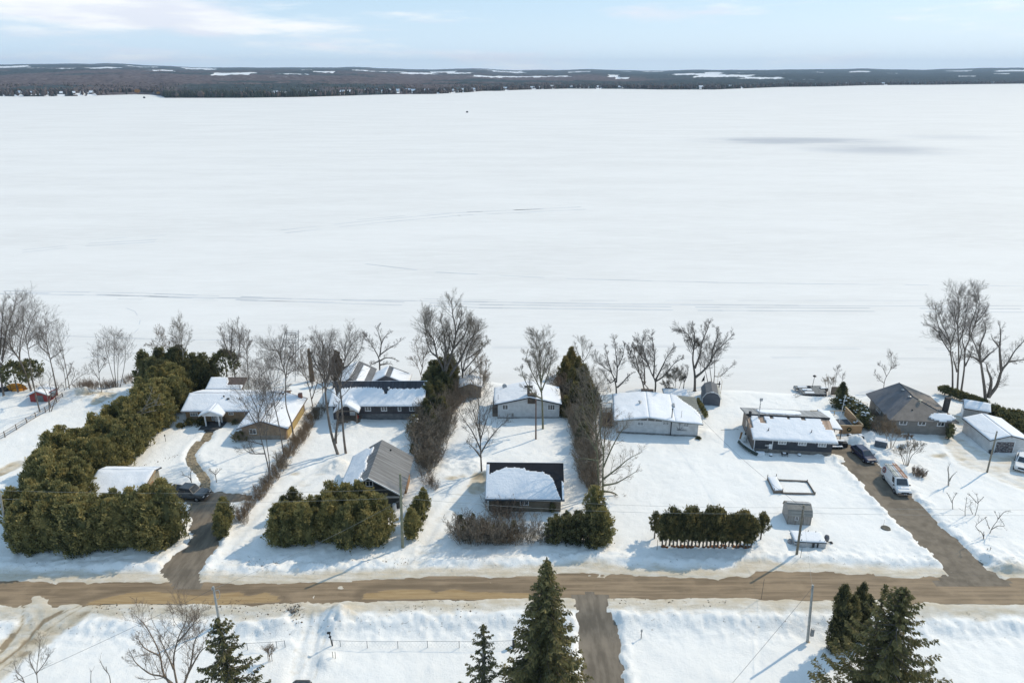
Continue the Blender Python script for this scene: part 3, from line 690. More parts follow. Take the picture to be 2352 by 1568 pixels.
class House:
    def __init__(s, name, label, cat, x, y, ang=0, z=None):
        s.o = Vector((x, y, 0 if z is None else z)); s.a = radians(ang)
        s.root = empty(name, s.o, s.a, label, cat)
        s.M = Matrix.Translation(s.o) @ Matrix.Rotation(s.a, 4, 'Z'); s.Mi = s.M.inverted()
    def hit(s, c, cx, cy, yl=0.0):
        """where a surveyed sight line meets the wall plane y = yl, in house coordinates"""
        d = Vector(ray(*FX(c, cx, cy))); o = s.Mi @ Vector((0, 0, CH)); dl = s.Mi.to_3x3() @ d
        t = (yl-o.y)/dl.y; p = o+dl*t; return p.x, p.z
    def win(s, c, x0, x1, y0, y1, yl=0.0, split=1, pane=None, name='window', fr=.09, parent=None):
        a = s.hit(c, x0, (y0+y1)/2, yl)[0]; b = s.hit(c, x1, (y0+y1)/2, yl)[0]
        zt = s.hit(c, (x0+x1)/2, y0, yl)[1]; zb = s.hit(c, (x0+x1)/2, y1, yl)[1]
        return s.win_m(a, b, zb, zt, yl, split, pane, name, fr)
    def win_m(s, a, b, zb, zt, yl=0.0, split=1, pane=None, name='window', fr=.09, M=None):
        m = MB(); f = fr
        m.box(a, b, yl-.05, yl+.02, zb, zb+f, M).box(a, b, yl-.05, yl+.02, zt-f, zt, M)
        m.box(a, a+f, yl-.05, yl+.02, zb+f, zt-f, M).box(b-f, b, yl-.05, yl+.02, zb+f, zt-f, M)
        for k in range(split): 
            xx = a+(b-a)*(k+1)/(split+1); m.box(xx-f*.35, xx+f*.35, yl-.045, yl+.02, zb+f, zt-f, M)
        fo = m.build(name, M_WHITE, s.root)
        MB().box(a+f, b-f, yl-.02, yl+.015, zb+f, zt-f, M).build('pane', pane or M_GLASS, fo)
        return fo
def walls(h, w, d, ht, mat, prof=None, x0=0, y0=0, gaxis=1, zb=-.6, name='wall'):
    """a wall shell; prof = gable outline [(t, z)] across the axis perpendicular to gaxis"""
    m = MB()
    if prof:
        if gaxis == 1: m.prism([(x0, zb), (x0+w, zb)]+[(x0+t, z) for t, z in prof[::-1]], 1, y0, y0+d)
        else: m.prism([(y0, zb), (y0+d, zb)]+[(y0+t, z) for t, z in prof[::-1]], 0, x0, x0+w)
    else: m.box(x0, x0+w, y0, y0+d, zb, ht)
    return m.build(name, mat, h.root)
def roof_prof(h, prof, axis, a, b, th, mat, name='roof'):
    """roof shell from an outline profile [(t, z)] with thickness th (downwards) swept along axis from a to b"""
    top = prof; bot = [(t, z-th) for t, z in prof[::-1]]
    return MB().prism(top+bot, axis, a, b).build(name, mat, h.root)
def snow_patch(root, A, B, C, th=.16, mask=None, st=.22, seed=0, name='roof_snow', mat=None, edge=.12, wav=.5):
    th = th if th < .13 else .13+(th-.13)*.45; A = Vector(A); B = Vector(B); C = Vector(C); U = B-A; W = C-A; lu = U.length; lw = W.length
    Nn = U.cross(W).normalized(); Nn = Nn if Nn.z > 0 else -Nn
    nu = max(2, int(lu/st)); nv = max(2, int(lw/st))
    u, v = np.meshgrid(np.linspace(0, 1, nu+1), np.linspace(0, 1, nv+1)); uf = u.ravel(); vf = v.ravel()
    mu = uf*lu; mv = vf*lw
    k = np.ones_like(uf) if mask is None else mask(uf, vf, mu, mv)
    nz = fbm(mu+seed*13, mv+seed*7, 1.6, 3, seed)-.5
    e = np.minimum(np.minimum(mu, lu-mu), np.minimum(mv, lw-mv))
    h_ = th*(1+wav*nz*2)*(.45+.55*sstep(0, edge*3, e))*sstep(.0, .6, k)
    base3 = np.array(A)[None]+uf[:,None]*np.array(U)[None]+vf[:,None]*np.array(W)[None]
    top = base3+(h_+.02)[:,None]*np.array(Nn)[None]
    i = np.arange(len(uf)).reshape(nv+1, nu+1); Q = np.stack([i[:-1,:-1], i[:-1,1:], i[1:,1:], i[1:,:-1]], -1).reshape(-1, 4)
    Q = Q[(k[Q] > .05).all(1)]
    if len(Q) == 0: return None
    ed = {}
    for q in Q:
        for a, b in ((0,1),(1,2),(2,3),(3,0)):
            key = (q[a], q[b]); r = (q[b], q[a])
            if r in ed: ed.pop(r)
            else: ed[key] = 1
    low = base3-.0*np.array(Nn)[None]; n = len(uf); V = np.concatenate([top, low+.004*np.array(Nn)[None]])
    S = np.array([(b, a, a+n, b+n) for a, b in ed], dtype=int)
    Q2 = np.concatenate([Q, S]) if len(S) else Q
    used, inv = np.unique(Q2, return_inverse=True)
    return link(name, np_mesh(name, V[used], inv.reshape(-1, 4)), mat or M_RS, root, smooth=False)
def eave_ice(root, a, b, y, z, seed, n=60):
    m = MB(); r = random.Random(seed)
    for i in range(n):
        x = a+(b-a)*r.random(); L = r.uniform(.06, .42)*(1 if r.random() < .6 else .4)
        m.tube((x, y, z), (x, y, z-L), .03, .004, 4)
    return m.build('icicle', plain('ice', (.75,.80,.84), .15, .05, spec=.6), root)
def vent(h, x, y, z, r=.08, ht=.5, mat=None, cap=True, name='roof_vent'):
    m = MB().tube((x, y, z-.1), (x, y, z+ht), r, r, 10)
    if cap: m.lathe((x, y, z+ht-.01), [(r*2.2, 0), (r*2.2, .08), (r*.6, .16)], 10)
    return m.build(name, mat or M_STEEL, h.root)

# --- H1: long tan brick bungalow at left
BR_OR = brick('orange_brick', (.40,.265,.15), (.31,.205,.12), (.36,.29,.21))
BR_TN = brick('tan_brick', (.40,.28,.18), (.30,.21,.14), (.36,.3,.23))
h = House('brick_bungalow', 'tan brick bungalow with columned porch, beside the tall left cedar hedge', 'house', -54.6, 107.0)
walls(h, 15.5, 7.4, 2.35, BR_OR, [(0, 2.35), (3.7, 3.6), (7.4, 2.35)], gaxis=0)
RB = shingle('brown_shingle', (.13,.095,.085), .16, 'Y')
roof_prof(h, [(-.6, 2.42), (3.6, 3.88), (7.9, 2.42)], 0, -.5, 15.6, .14, RB)
snow_patch(h.root, (-.45, 3.5, 3.86), (14.8, 3.5, 3.86), (-.45, -.62, 2.42), .22, seed=1)
snow_patch(h.root, (-.2, 3.75, 3.84), (14.8, 3.75, 3.84), (-.2, 7.8, 2.45), .2, lambda u, v, x, y: 1-1.2*sstep(.66, .8, fbm(x, y, 2, 3, 4)), seed=2)
m = MB().prism([(0, 3.0), (6.4, 3.0), (6.4, 2.4), (0, 2.4)], 1, 7.6, 7.61)
h2x = -54.6; wx0, wx1, wy0 = -43.0+54.6, -36.0+54.6, 100.9-107.0
walls(h, 7.0, 10.6, 2.3, BR_TN, [(0, 2.3), (3.4, 3.45), (7.0, 2.3)], x0=wx0, y0=wy0, name='wing_wall')
roof_prof(h, [(wx0-.65, 2.36), (wx0+3.4, 3.72), (wx1+.6, 2.36)], 1, wy0-.6, wy0+10.9, .14, RB, 'wing_roof')
snow_patch(h.root, (wx0+3.35, wy0-.55, 3.71), (wx0+3.35, wy0+9.6, 3.71), (wx0-.63, wy0-.55, 2.36), .2, lambda u, v, x, y: np.where(x < 6.2+4*(1-v), 1, 0)*1.0, seed=3)
snow_patch(h.root, (wx0+3.45, wy0-.55, 3.71), (wx0+3.45, wy0+10.6, 3.71), (wx1+.55, wy0-.55, 2.37), .2, seed=4)
MB().box(wx0-.02, wx1-.4, wy0-.03, wy0-.005, .1, .95).build('stone_skirt', brick('pale_stone', (.38,.32,.26), (.28,.24,.20), (.34,.3,.26), .35, .14), h.root)
MB().box(wx1+.005, wx1+.05, wy0+.5, wy0+9.8, -.3, 2.25).build('side_cladding', siding('yellow_boards', (.50,.37,.16), .3, True), h.root)
h.win('A2', 875, 945, 1195, 1245, wy0, 1); h.win('A2', 295, 372, 1035, 1072, 0, 2, M_CURT); h.win('A2', 672, 720, 1032, 1058, 0, 1)
h.win('A2', 830, 870, 1032, 1060, 0, 0)
po = [h.hit('A2', 442, 1100, -1.6)[0], h.hit('A2', 574, 1100, -1.6)[0], h.hit('A2', 604, 1100, -.4)[0]]
for i, (x, y) in enumerate(((po[0], -1.6), (po[1], -1.6), (po[2], -.4))):
    MB().tube((x, y, -.2), (x, y, 2.2), .13, .13, 12).box(x-.2, x+.2, y-.2, y+.2, -.2, .12).box(x-.18, x+.18, y-.18, y+.18, 2.1, 2.25).build('column', M_WHITE, h.root)
pc = (po[0]+po[1])/2
walls(h, 2.9, .12, 0, M_WHITE, [(0, 2.25), (1.45, 2.85), (2.9, 2.25)], x0=pc-1.45, y0=-1.75, zb=2.15, name='porch_gable')
roof_prof(h, [(pc-2.0, 2.28), (pc, 3.12), (pc+2.0, 2.28)], 1, -2.0, 2.4, .12, M_WHITE, 'porch_roof')
snow_patch(h.root, (pc, -1.98, 3.12), (pc, 2.3, 3.12), (pc-2.0, -1.98, 2.28), .2, seed=5); snow_patch(h.root, (pc, -1.98, 3.12), (pc, 2.3, 3.12), (pc+2.0, -1.98, 2.28), .2, seed=6)
MB().box(pc-1.9, pc+1.7, -2.9, -.0, -.3, .30).box(pc-1.5, pc+1.5, -3.3, -2.9, -.3, .18).build('porch_step', plain('dark_slate', (.07,.072,.075), .7, .3), h.root)
dr = MB().box(pc-.2, pc+.7, -.06, .01, .3, 2.2).build('door', M_WHITE, h.root); MB().box(pc+.6, pc+.64, -.1, -.06, 1.1, 1.25).build('handle', M_BLACK, dr)
h.win_m(pc-.75, pc-.3, .5, 2.1, 0, 0, M_CURT)
walls(h, 6.0, 5.0, 2.4, M_CURT, [(0, 2.3), (3.6, 3.3), (5.0, 2.6)], x0=.6, y0=7.3, gaxis=0, name='rear_wall')
roof_prof(h, [(7.0, 2.5), (10.7, 3.75), (12.6, 2.9)], 0, .3, 6.9, .14, RB, 'rear_roof')
snow_patch(h.root, (.4, 10.6, 3.74), (6.8, 10.6, 3.74), (.4, 7.6, 2.75), .16, lambda u, v, x, y: 1-1.4*sstep(.5, .6, u+.35*(fbm(x, y, 1.5, 3, 3)-.5))*(1-sstep(.55, .75, v)), seed=7)
vent(h, h.hit('A2', 632, 915, 2.4)[0], 2.4, 3.5, .07, .35, M_BLACK); vent(h, h.hit('A2', 672, 930, 2.0)[0], 2.0, 3.3, .12, .25, M_BLACK)
vent(h, wx0+5, wy0+5, 3.1, .1, .2); vent(h, wx0+4, wy0+1.8, 3.5, .1, .2)
MB().box(wx1-.7, wx1-.1, wy0+9.9, wy0+10.5, 2.3, 3.6).build('chimney', brick('red_brick', (.32,.13,.08), (.24,.10,.07), (.3,.25,.22)), h.root)

# --- H2: long dark house with the ribbed metal roof
h = House('dark_lakehouse', 'long charcoal-sided house with dark ribbed roof and snow slab, above the brick-base yard', 'house', -30.2, 108.1)
S_DK = siding('charcoal_boards', (.075,.072,.08), .3, True); RM = shingle('black_ribbed_metal', (.026,.028,.035), .3, 'X', True, .45, .15)
walls(h, 15.2, 8.8, 2.85, S_DK, [(0, 2.85), (4.2, 4.95), (8.8, 2.85)], gaxis=0)
roof_prof(h, [(-.8, 2.98), (4.2, 5.36), (9.2, 2.98)], 0, -.5, 15.6, .14, RM)
def mk2(u, v, x, y):
    lim = .30+.03*np.sin(x*2*pi/.3)*(x > 9)+.03*np.sin(x*2*pi/.45)*(x <= 9)+.10*sstep(2.2, 0, x)*0
    lim = lim+.22*np.exp(-((x-9.2)/.42)**2)+.30*np.exp(-((x-1.0)/.35)**2)+.05*np.exp(-((x-5)/3)**2)*-1
    lim = np.where(x > 14.9, lim-.3*(x-14.9), lim); return np.where(v > lim, 1.0, 0.0)
snow_patch(h.root, (-.45, 4.2, 5.36), (15.55, 4.2, 5.36), (-.45, -.85, 2.96), .2, mk2, st=.13, seed=8)
snow_patch(h.root, (-.4, 5.0, 4.97), (15.5, 5.0, 4.97), (-.4, 9.1, 3.03), .08, seed=9)
MB().box(4.2, 15.22, -.06, -.005, -.5, 1.22).build('stone_skirt', brick('grey_stone', (.22,.215,.21), (.15,.15,.155), (.2,.2,.2), .5, .2), h.root)
MB().box(4.2, 15.3, -.12, -.0, 2.72, 2.86).build('fascia', M_WHITE, h.root)
for x0, x1 in ((440, 500), (598, 657), (762, 797), (875, 935)):
    h.win('A3', x0, x1, 1103, 1153, 0, 0 if x1-x0 < 40 else 1, None, fr=.12)
gx = [h.hit('A3', a, 1140, -2.3)[0] for a in (133, 250, 380)]
roof_prof(h, [(gx[0], 2.75), (gx[1]+.15, 4.15), (gx[2], 2.75)], 1, -2.6, 3.0, .16, M_WHITE, 'porch_roof')
snow_patch(h.root, (gx[1]+.15, -2.55, 4.16), (gx[1]+.15, 2.6, 4.16), (gx[0], -2.55, 2.77), .16, seed=10)
snow_patch(h.root, (gx[1]+.15, -2.55, 4.16), (gx[1]+.15, 2.6, 4.16), (gx[2], -2.55, 2.77), .16, seed=11)
for a, b in ((gx[0]+.4, gx[1]+.15), (gx[2]-.4, gx[1]+.15)): MB().tube((a, -2.3, 2.75), (b, -2.3, 3.95), .07, .07, 4).build('truss', M_OLDW, h.root)
MB().tube((gx[0]+.3, -2.3, 2.8), (gx[2]-.3, -2.3, 2.8), .09, .09, 4).build('truss', M_OLDW, h.root)
for x in (gx[0]+.5, gx[2]-.45): MB().box(x-.09, x+.09, -2.4, -2.2, -.4, 2.75).build('post', M_OLDW, h.root)
MB().box(gx[0]+.3, gx[2]-.1, -1.9, 0, -.4, .9).build('porch_deck', M_OLDW, h.root)
m = MB()
for k in range(4): m.box(gx[1]-.1, gx[2]-.15, -3.1+.3*k, -2.8+.3*k+.05, -.3+.24*k, -.06+.24*k)
m.build('porch_step', M_WOOD, h.root)
MB().box(gx[1]+.1, gx[1]+1.0, -.07, .01, .9, 2.7).build('door', M_WHITE, h.root)
MB().box(gx[1]+1.35, gx[1]+1.75, -1.2, -.8, .9, 1.35).build('porch_box', M_RED, h.root)
vent(h, 9.2, 2.5, 4.5, .09, .35, M_WHITE)
RG = shingle('grey_shingle', (.14,.145,.155), .16, 'Y')
def rear_gable(h, xr, hw, y0, y1, zr, ze, hwr=None, masks=(None, None), sd=20):
    hwr = hwr or hw
    walls(h, hw+hwr-.8, y1-y0-.4, 0, S_DK, [(0, ze), (hw-.4, zr-.2), (hw+hwr-.8, ze)], x0=xr-hw+.4, y0=y0, name='rear_wall')
    roof_prof(h, [(xr-hw, ze), (xr, zr), (xr+hwr, ze)], 1, y0, y1, .14, RG, 'rear_roof')
    snow_patch(h.root, (xr, y0, zr), (xr, y1-.05, zr), (xr-hw, y0, ze), .15, masks[0], seed=sd)
    snow_patch(h.root, (xr, y0, zr), (xr, y1-.05, zr), (xr+hwr, y0, ze), .15, masks[1], seed=sd+1)
# right slopes are bare along the ridge, the far end and the eave
band = lambda u, v, x, y: np.where((y > .9+.25*(u > .9)) & (x < (x.max()-1.1+.8*(v-.5)**2)) & (y < y.max()-.95), 1.0, 0)
band2 = lambda u, v, x, y: np.where((y > .8) & (x < x.max()-.6+.6*(v > .8)), 1.0, 0)
rear_gable(h, 1.7, 2.9, 6.5, 14.6, 4.9, 3.3, 3.2, (None, band), 20)
rear_gable(h, 7.5, 3.2, 9.0, 13.6, 4.35, 2.6, 4.1, (None, band2), 24)

# --- H2 garage
h = House('gable_garage', 'dark gable-fronted garage with grey ribbed roof half under snow, behind the middle cedar hedge', 'garage', -22.6, 81.7, -.5)
RGM = shingle('grey_ribbed_metal', (.105,.108,.112), .28, 'Y', True, .5, .2)
S_OL = siding('olive_boards', (.060,.066,.066), .25, True)
walls(h, 7.5, 9.2, 2.7, S_OL, [(0, 2.65), (3.65, 4.95), (7.5, 2.65)])
roof_prof(h, [(-.75, 2.45), (3.65, 5.25), (8.15, 2.45)], 1, -.5, 9.9, .13, RGM)
snow_patch(h.root, (3.6, -.48, 5.22), (3.6, 9.85, 5.22), (-.73, -.48, 2.47), .22, lambda u, v, x, y: np.where(v > .22+.06*np.sin(x*1.3)+.04*np.sin(x*22)*(1)-.10*(x < .8)+.15*(x > 9.2), 1., 0), st=.13, seed=30)
gm = MB()
for s_, ex in ((1, 8.15), (-1, -.75)):
    gm.add([(3.65, -.52, 5.27), (3.65, -.52, 5.08), (ex, -.52, 2.28), (ex, -.52, 2.47), (3.65, -.42, 5.27), (3.65, -.42, 5.08), (ex, -.42, 2.28), (ex, -.42, 2.47)], [(0,1,2,3),(7,6,5,4),(0,3,7,4),(1,5,6,2),(0,4,5,1),(3,2,6,7)])
gm.build('barge_board', M_WHITE, h.root)
h.win('C3', 447, 520, 525, 583, 0, 1, fr=.1)
MB().box(.2, 7.5, -.05, -.005, 2.0, 2.12).build('belt_trim', M_WHITE, h.root)
MB().tube((6.9, -.55, .35), (6.9, -.55, 1.25), .28, .26, 14).build('barrel', M_WHITE, h.root)
vent(h, h.hit('C3', 698, 185, 8.3)[0]-.1, 8.3, 4.1, .06, .35, M_BLACK)
MB().box(7.52, 8.0, 3.0, 6.4, .6, 1.7).build('firewood', M_WOOD, h.root)
MB().box(7.52, 7.57, 1.0, 9.0, 2.0, 2.4).build('side_trim', M_PALEW, h.root)

# --- H3: small white cottage
h = House('white_cottage', 'small white low-gabled cottage with stone chimney, left of the tall pointed cedars', 'house', -2.4, 108.5)
S_WH = siding('white_boards', (.56,.57,.575), .22); 
walls(h, 10.4, 6.2, 0, S_WH, [(0, 2.85), (5.3, 4.0), (10.4, 2.9)])
RD = shingle('dark_shingle', (.045,.047,.052), .2, 'Y')
roof_prof(h, [(-.75, 2.85), (5.3, 4.22), (10.8, 2.95)], 1, -.5, 6.6, .16, RD)
mk = lambda u, v, x, y: 1-1.3*sstep(.1, .0, x/4*0+u)*sstep(.35, .6, fbm(x+3, y, 1.2, 3, 9))
snow_patch(h.root, (5.3, -.42, 4.23), (5.3, 6.5, 4.23), (-.72, -.42, 2.87), .15, mk, seed=40)
snow_patch(h.root, (5.3, -.42, 4.23), (5.3, 6.5, 4.23), (10.75, -.42, 2.97), .15, mk, seed=41)
MB().box(-.03, 10.43, -.04, -.005, -.4, .36).build('foundation', M_CONC, h.root)
h.win('A4', 218, 276, 958, 1007, 0, 1); h.win('A4', 663, 735, 955, 1012, 0, 2)
cm = M_STONE = brick('chimney_stone', (.16,.125,.10), (.11,.09,.075), (.15,.13,.12), .3, .12)
x = h.hit('A4', 475, 860, .6)[0]
c = MB().box(x-.22, x+.22, .4, .9, 3.6, 5.55).build('chimney', cm, h.root); MB().add([(x-.7,.25,5.75),(x+.7,.25,5.75),(x+.7,1.05,5.75),(x-.7,1.05,5.75),(x,.65,5.95),(x-.7,.25,5.7),(x+.7,.25,5.7),(x+.7,1.05,5.7),(x-.7,1.05,5.7)], [(0,1,4),(1,2,4),(2,3,4),(3,0,4),(5,8,7,6),(0,5,6,1),(1,6,7,2),(2,7,8,3),(3,8,5,0)]).build('chimney_cap', M_DARKW, c)
MB().box(x-.15, x+1.35, -.1, .75, 2.9, 4.55).build('chimney', cm, h.root)
x = h.hit('A4', 178, 900, 1)[0]; MB().tube((x, 1, 3.0), (x, 1, 4.1), .03, .03, 6).build('roof_vent', M_BLACK, h.root)
dm = MB().lathe((0, 0, 0), [(.05, 0), (.32, .08), (.42, .2)], 12).build('satellite_dish', M_STEEL, h.root); dm.location = (h.hit('A4', 238, 780, 5.5)[0], 5.5, 3.6); dm.rotation_euler = (.9, .3, 0)
MB().box(-.9, -.02, .6, 5.5, -.2, .75).build('side_deck', M_OLDW, h.root)
for y in (.6, 2.2, 3.8, 5.4): MB().box(-.95, -.87, y, y+.08, -.2, 1.7).build('deck_post', M_OLDW, h.root)
MB().box(-.95, -.87, .6, 5.5, 1.55, 1.65).build('deck_rail', M_OLDW, h.root)

# --- H3 garage: dark shingles with a snow fan
h = House('shingled_garage', 'tan-walled garage with black shingle roof under a fan of crusted snow, by the near hedge', 'garage', -3.1, 81.1, -1.0)
walls(h, 9.6, 8.3, 0, siding('tan_stucco', (.185,.155,.115), .4), [(0, 2.35), (4.15, 4.95), (8.3, 2.35)], gaxis=0)
RBK = shingle('black_shingle', (.016,.017,.022), .18, 'Y')
roof_prof(h, [(-.55, 2.38), (4.15, 5.18), (8.8, 2.38)], 0, -.45, 10.05, .14, RBK)
def mk3(u, v, x, y):
    lim = np.interp(u, [0,.04,.042,.05,.08,.12,.2,.28,.50,.52,.72,.82,.87,.89,.92,.955,.958,.975,1], [.06,.06,.34,.31,.28,.22,.17,.14,.14,.22,.25,.34,.44,.60,.78,.95,.45,.5,.5])
    lim = lim+.07*(fbm(x, y*.5, .35, 3, 6)-.5)
    crust = fbm(x*.5, y*2.6, .5, 3, 5)+.12*np.sin(y*2*pi/.42)
    return np.where(v > lim, 1-.75*sstep(.50, .62, crust)*(1-.5*v), 0.0)*np.where((u > .955) & (u < .966), 0, 1)
snow_patch(h.root, (-.43, 4.15, 5.18), (10.03, 4.15, 5.18), (-.43, -.55, 2.39), .045, mk3, st=.10, seed=50, wav=.4)
snow_patch(h.root, (-.4, 5.0, 4.68), (10.0, 5.0, 4.68), (-.4, 8.7, 2.42), .06, seed=51)
MB().box(-.45, 10.05, -.62, -.55, 2.18, 2.36).build('gutter', plain('bluegrey_gutter', (.10,.13,.16), .5, .1), h.root)
h.win('C4', 392, 478, 588, 637, 0, 1, fr=.08)

# --- H4 tan outbuilding
h = House('garden_outbuilding', 'tan weathered outbuilding with snowy gable roof, behind the brown thicket near the lake', 'shed', -9.3, 116.4, 2)
walls(h, 3.7, 5.0, 0, siding('old_tan_boards', (.24,.195,.15), .2, True), [(0, 2.3), (1.9, 2.95), (3.7, 2.3)])
roof_prof(h, [(-.3, 2.28), (1.9, 3.12), (4.0, 2.28)], 1, -.3, 5.3, .1, M_OLDW)
snow_patch(h.root, (1.9, -.28, 3.13), (1.9, 5.2, 3.13), (-.28, -.28, 2.3), .14, seed=60); snow_patch(h.root, (1.9, -.28, 3.13), (1.9, 5.2, 3.13), (3.98, -.28, 2.3), .14, seed=61)
MB().box(2.3, 3.1, -.05, -.005, .1, 2.0).build('door', M_OLDW, h.root)
MB().box(1.3, 1.9, -.05, -.005, 1.0, 1.7).build('window', M_GLASS, h.root)

# --- H5: wide white house with anchor
h = House('white_lakehouse', 'wide white low-roofed house with an anchor emblem and lettering on its wall', 'house', 17.2, 103.3, -6.8)
walls(h, 12.75, 9.3, 0, S_WH, [(0, 2.5), (4.85, 3.25), (8.9, 2.78), (12.75, 2.6)])
RGY = shingle('greygreen_roll', (.19,.195,.175), .9, 'Y')
roof_prof(h, [(-.75, 2.5), (4.85, 3.42), (9.0, 2.95), (13.4, 2.72)], 1, -.6, 9.8, .13, RGY)
MB().box(-.78, 13.42, -.63, -.6, 2.3, 2.3).box(-.80, -.75, -.6, 9.8, 2.36, 2.56).build('fascia', M_DARKW, h.root)
snow_patch(h.root, (4.85, -.58, 3.43), (4.85, 9.7, 3.43), (-.72, -.58, 2.52), .24, seed=70)
snow_patch(h.root, (4.85, -.58, 3.43), (4.85, 9.7, 3.43), (9.0, -.58, 2.97), .24, seed=71)
snow_patch(h.root, (9.0, -.58, 2.97), (9.0, 9.7, 2.97), (13.3, -.58, 2.74), .22, lambda u, v, x, y: np.where(v < 1.03-.75*sstep(.25, 1.05, u)**1.1, 1., 0), seed=72)
MB().box(-.02, 12.78, -.04, -.005, -.4, .42).build('foundation', M_CONC, h.root)
h.win('B1', 497, 557, 1127, 1162, 0, 1, M_CURT, fr=.05); h.win('B1', 745, 806, 1122, 1158, 0, 1, M_CURT, fr=.05); h.win('B1', 947, 1002, 1143, 1173, 0, 1, M_CURT, fr=.05)
for a, b, t0 in ((455, 520, 0), (527, 590, 1), (603, 668, 1), (675, 738, 0)):
    xa, _ = h.hit('B1', a, 1100); xb, _ = h.hit('B1', b, 1100)
    za = lambda x: 3.22-abs(x-4.85)*.155-.10
    MB().prism([(xa, min(2.62, za(xa))), (xb, min(2.62, za(xb))), (xb, za(xb)), (xa, za(xa))], 1, -.03, .01).build('gable_window', M_GLASS, h.root)
px_ = h.hit('LF', 880, 700, -.2)[0]; pt_ = h.hit('LF', 930, 100, -.2)
pp = MB().tube((px_, -.22, .35), (px_, -.22, 2.6), .075, .075, 8).tube((px_+.05, .3, 2.6), (px_+.05, .3, 4.75), .075, .075, 8).tube((px_, -.22, 2.6), (px_+.05, .3, 2.75), .075, .075, 8)
pp.lathe((px_+.05, .3, 2.9), [(.22, 0), (.1, .16)], 10).lathe((px_+.05, .3, 4.7), [(.13, 0), (.13, .12), (.03, .2)], 10).build('stove_pipe', M_BLACK, h.root)
x = h.hit('B1', 930, 1060, .8)[0]; MB().tube((x, .8, 2.7), (x, .8, 4.3), .025, .025, 6).lathe((x, .8, 2.85), [(.1, 0), (.03, .14)], 8).build('mast', M_BLACK, h.root)
vent(h, h.hit('B1', 520, 960, 4.6)[0], 4.6, 3.25, .14, .55, M_STEEL)
MB().box(4.1, 6.2, 9.4, 10.0, 2.6, 3.75).build('chimney', cm, h.root)
x = h.hit('B1', 862, 935, 4.5)[0]; MB().box(x-.2, x+.1, 4.3, 5.6, 2.9, 3.35).build('skylight', M_STEEL, h.root)
# anchor emblem and script lettering mounted on the wall
an = MB(); ax, az = h.hit('LF', 1275, 450)
def arc(m, cx, cz, r, a0, a1, y, rad, n=10):
    pts = [(cx+r*cos(a0+(a1-a0)*i/n), y, cz+r*sin(a0+(a1-a0)*i/n)) for i in range(n+1)]; m.path(pts, rad, 5)
an.tube((ax, -.05, az-.45), (ax, -.05, az+.5), .03, .03, 5); arc(an, ax, az+.58, .09, 0, 2*pi, -.05, .022); an.tube((ax-.22, -.05, az+.36), (ax+.22, -.05, az+.36), .025, .025, 5)
arc(an, ax, az-.05, .42, pi+.45, 2*pi-.45, -.05, .032); an.tube((ax-.38, -.05, az-.22), (ax-.46, -.05, az-.05), .05, .005, 5); an.tube((ax+.38, -.05, az-.22), (ax+.46, -.05, az-.05), .05, .005, 5)
an.build('anchor_emblem', plain('grey_iron', (.10,.11,.12), .5, .2), h.root)
lx_, lz_ = h.hit('LF', 1150, 620); lx2, _ = h.hit('LF', 1640, 630)
sc_ = MB(); rl = random.Random(4); x = lx_; L_ = lx2-lx_
for k in range(13):          # joined-up script letters of uneven height
    w_ = L_/13*rl.uniform(.8, 1.15); hh = (.16 if k not in (0, 3, 9) else .30)*rl.uniform(.8, 1.1)
    pts = [(x+w_*t, -.03, lz_+hh*(.5-.5*cos(2*pi*t))*(1 if k % 3 else .8)) for t in (0, .2, .4, .5, .6, .8, 1)]
    sc_.path(pts, .028 if k < 6 else .018, 4); x += w_*.92
sc_.build('wall_lettering', plain('grey_iron', (.10,.11,.12), .5, .2), h.root)
# deck and stair frame at its left
dk = MB().box(-2.6, -.9, 1.5, 6.2, .55, .7); dk.build('side_deck', plain('red_brown_deck', (.10,.06,.05), .8, .3), h.root)
for x in (-2.6, -1.0):
    for y in (1.6, 3.8, 6.0): MB().box(x-.05, x+.05, y-.05, y+.05, -.3, 2.6).build('deck_post', M_OLDW, h.root)
for z in (1.1, 1.5, 2.55): MB().box(-2.62, -2.54, 1.6, 6.0, z, z+.07).box(-2.6, -1.0, 5.96, 6.04, z, z+.07).build('deck_rail', M_OLDW, h.root)

# --- H6: charcoal house with icicles
h = House('icicle_house', 'charcoal-sided house with icicles along the eave and a snow-slab roof, beside the long driveway', 'house', 37.4, 97.0, -6.5)
S_CH = siding('charcoal_ribs', (.050,.055,.066), .22, True); S_BRN = siding('brown_side', (.21,.17,.145), .3, True)
walls(h, 11.5, 9.2, 0, S_CH, [(0, 2.6), (5.0, 3.95), (9.2, 2.9)], gaxis=0)
MB().prism([(0.0, -.4), (9.2, -.4), (9.2, 2.85), (5.0, 3.85), (0, 2.55)], 0, -.05, -.005).build('side_cladding', S_BRN, h.root)
MB().box(-.02, 11.52, -.06, -.005, -.4, .82).build('stone_skirt', brick('weathered_stone', (.24,.22,.19), (.17,.16,.15), (.22,.2,.18), .45, .2), h.root)
RCU = shingle('rusty_ribs', (.27,.19,.14), .24, 'X', True, .6, .3); RSM = shingle('slate_membrane', (.19,.195,.20), 1.1, 'X', True, .7, .15)
roof_prof(h, [(-.4, 2.68), (5.05, 3.98)], 0, -.5, 12.1, .14, RCU)
MB().prism([(4.95, 4.22), (9.8, 3.02), (9.8, 2.9), (4.95, 3.98)], 0, -.6, 12.2).build('rear_roof', RSM, h.root)
MB().box(-.62, 12.22, 4.88, 4.95, 3.98, 4.26).build('ridge_fascia', M_DARKW, h.root)
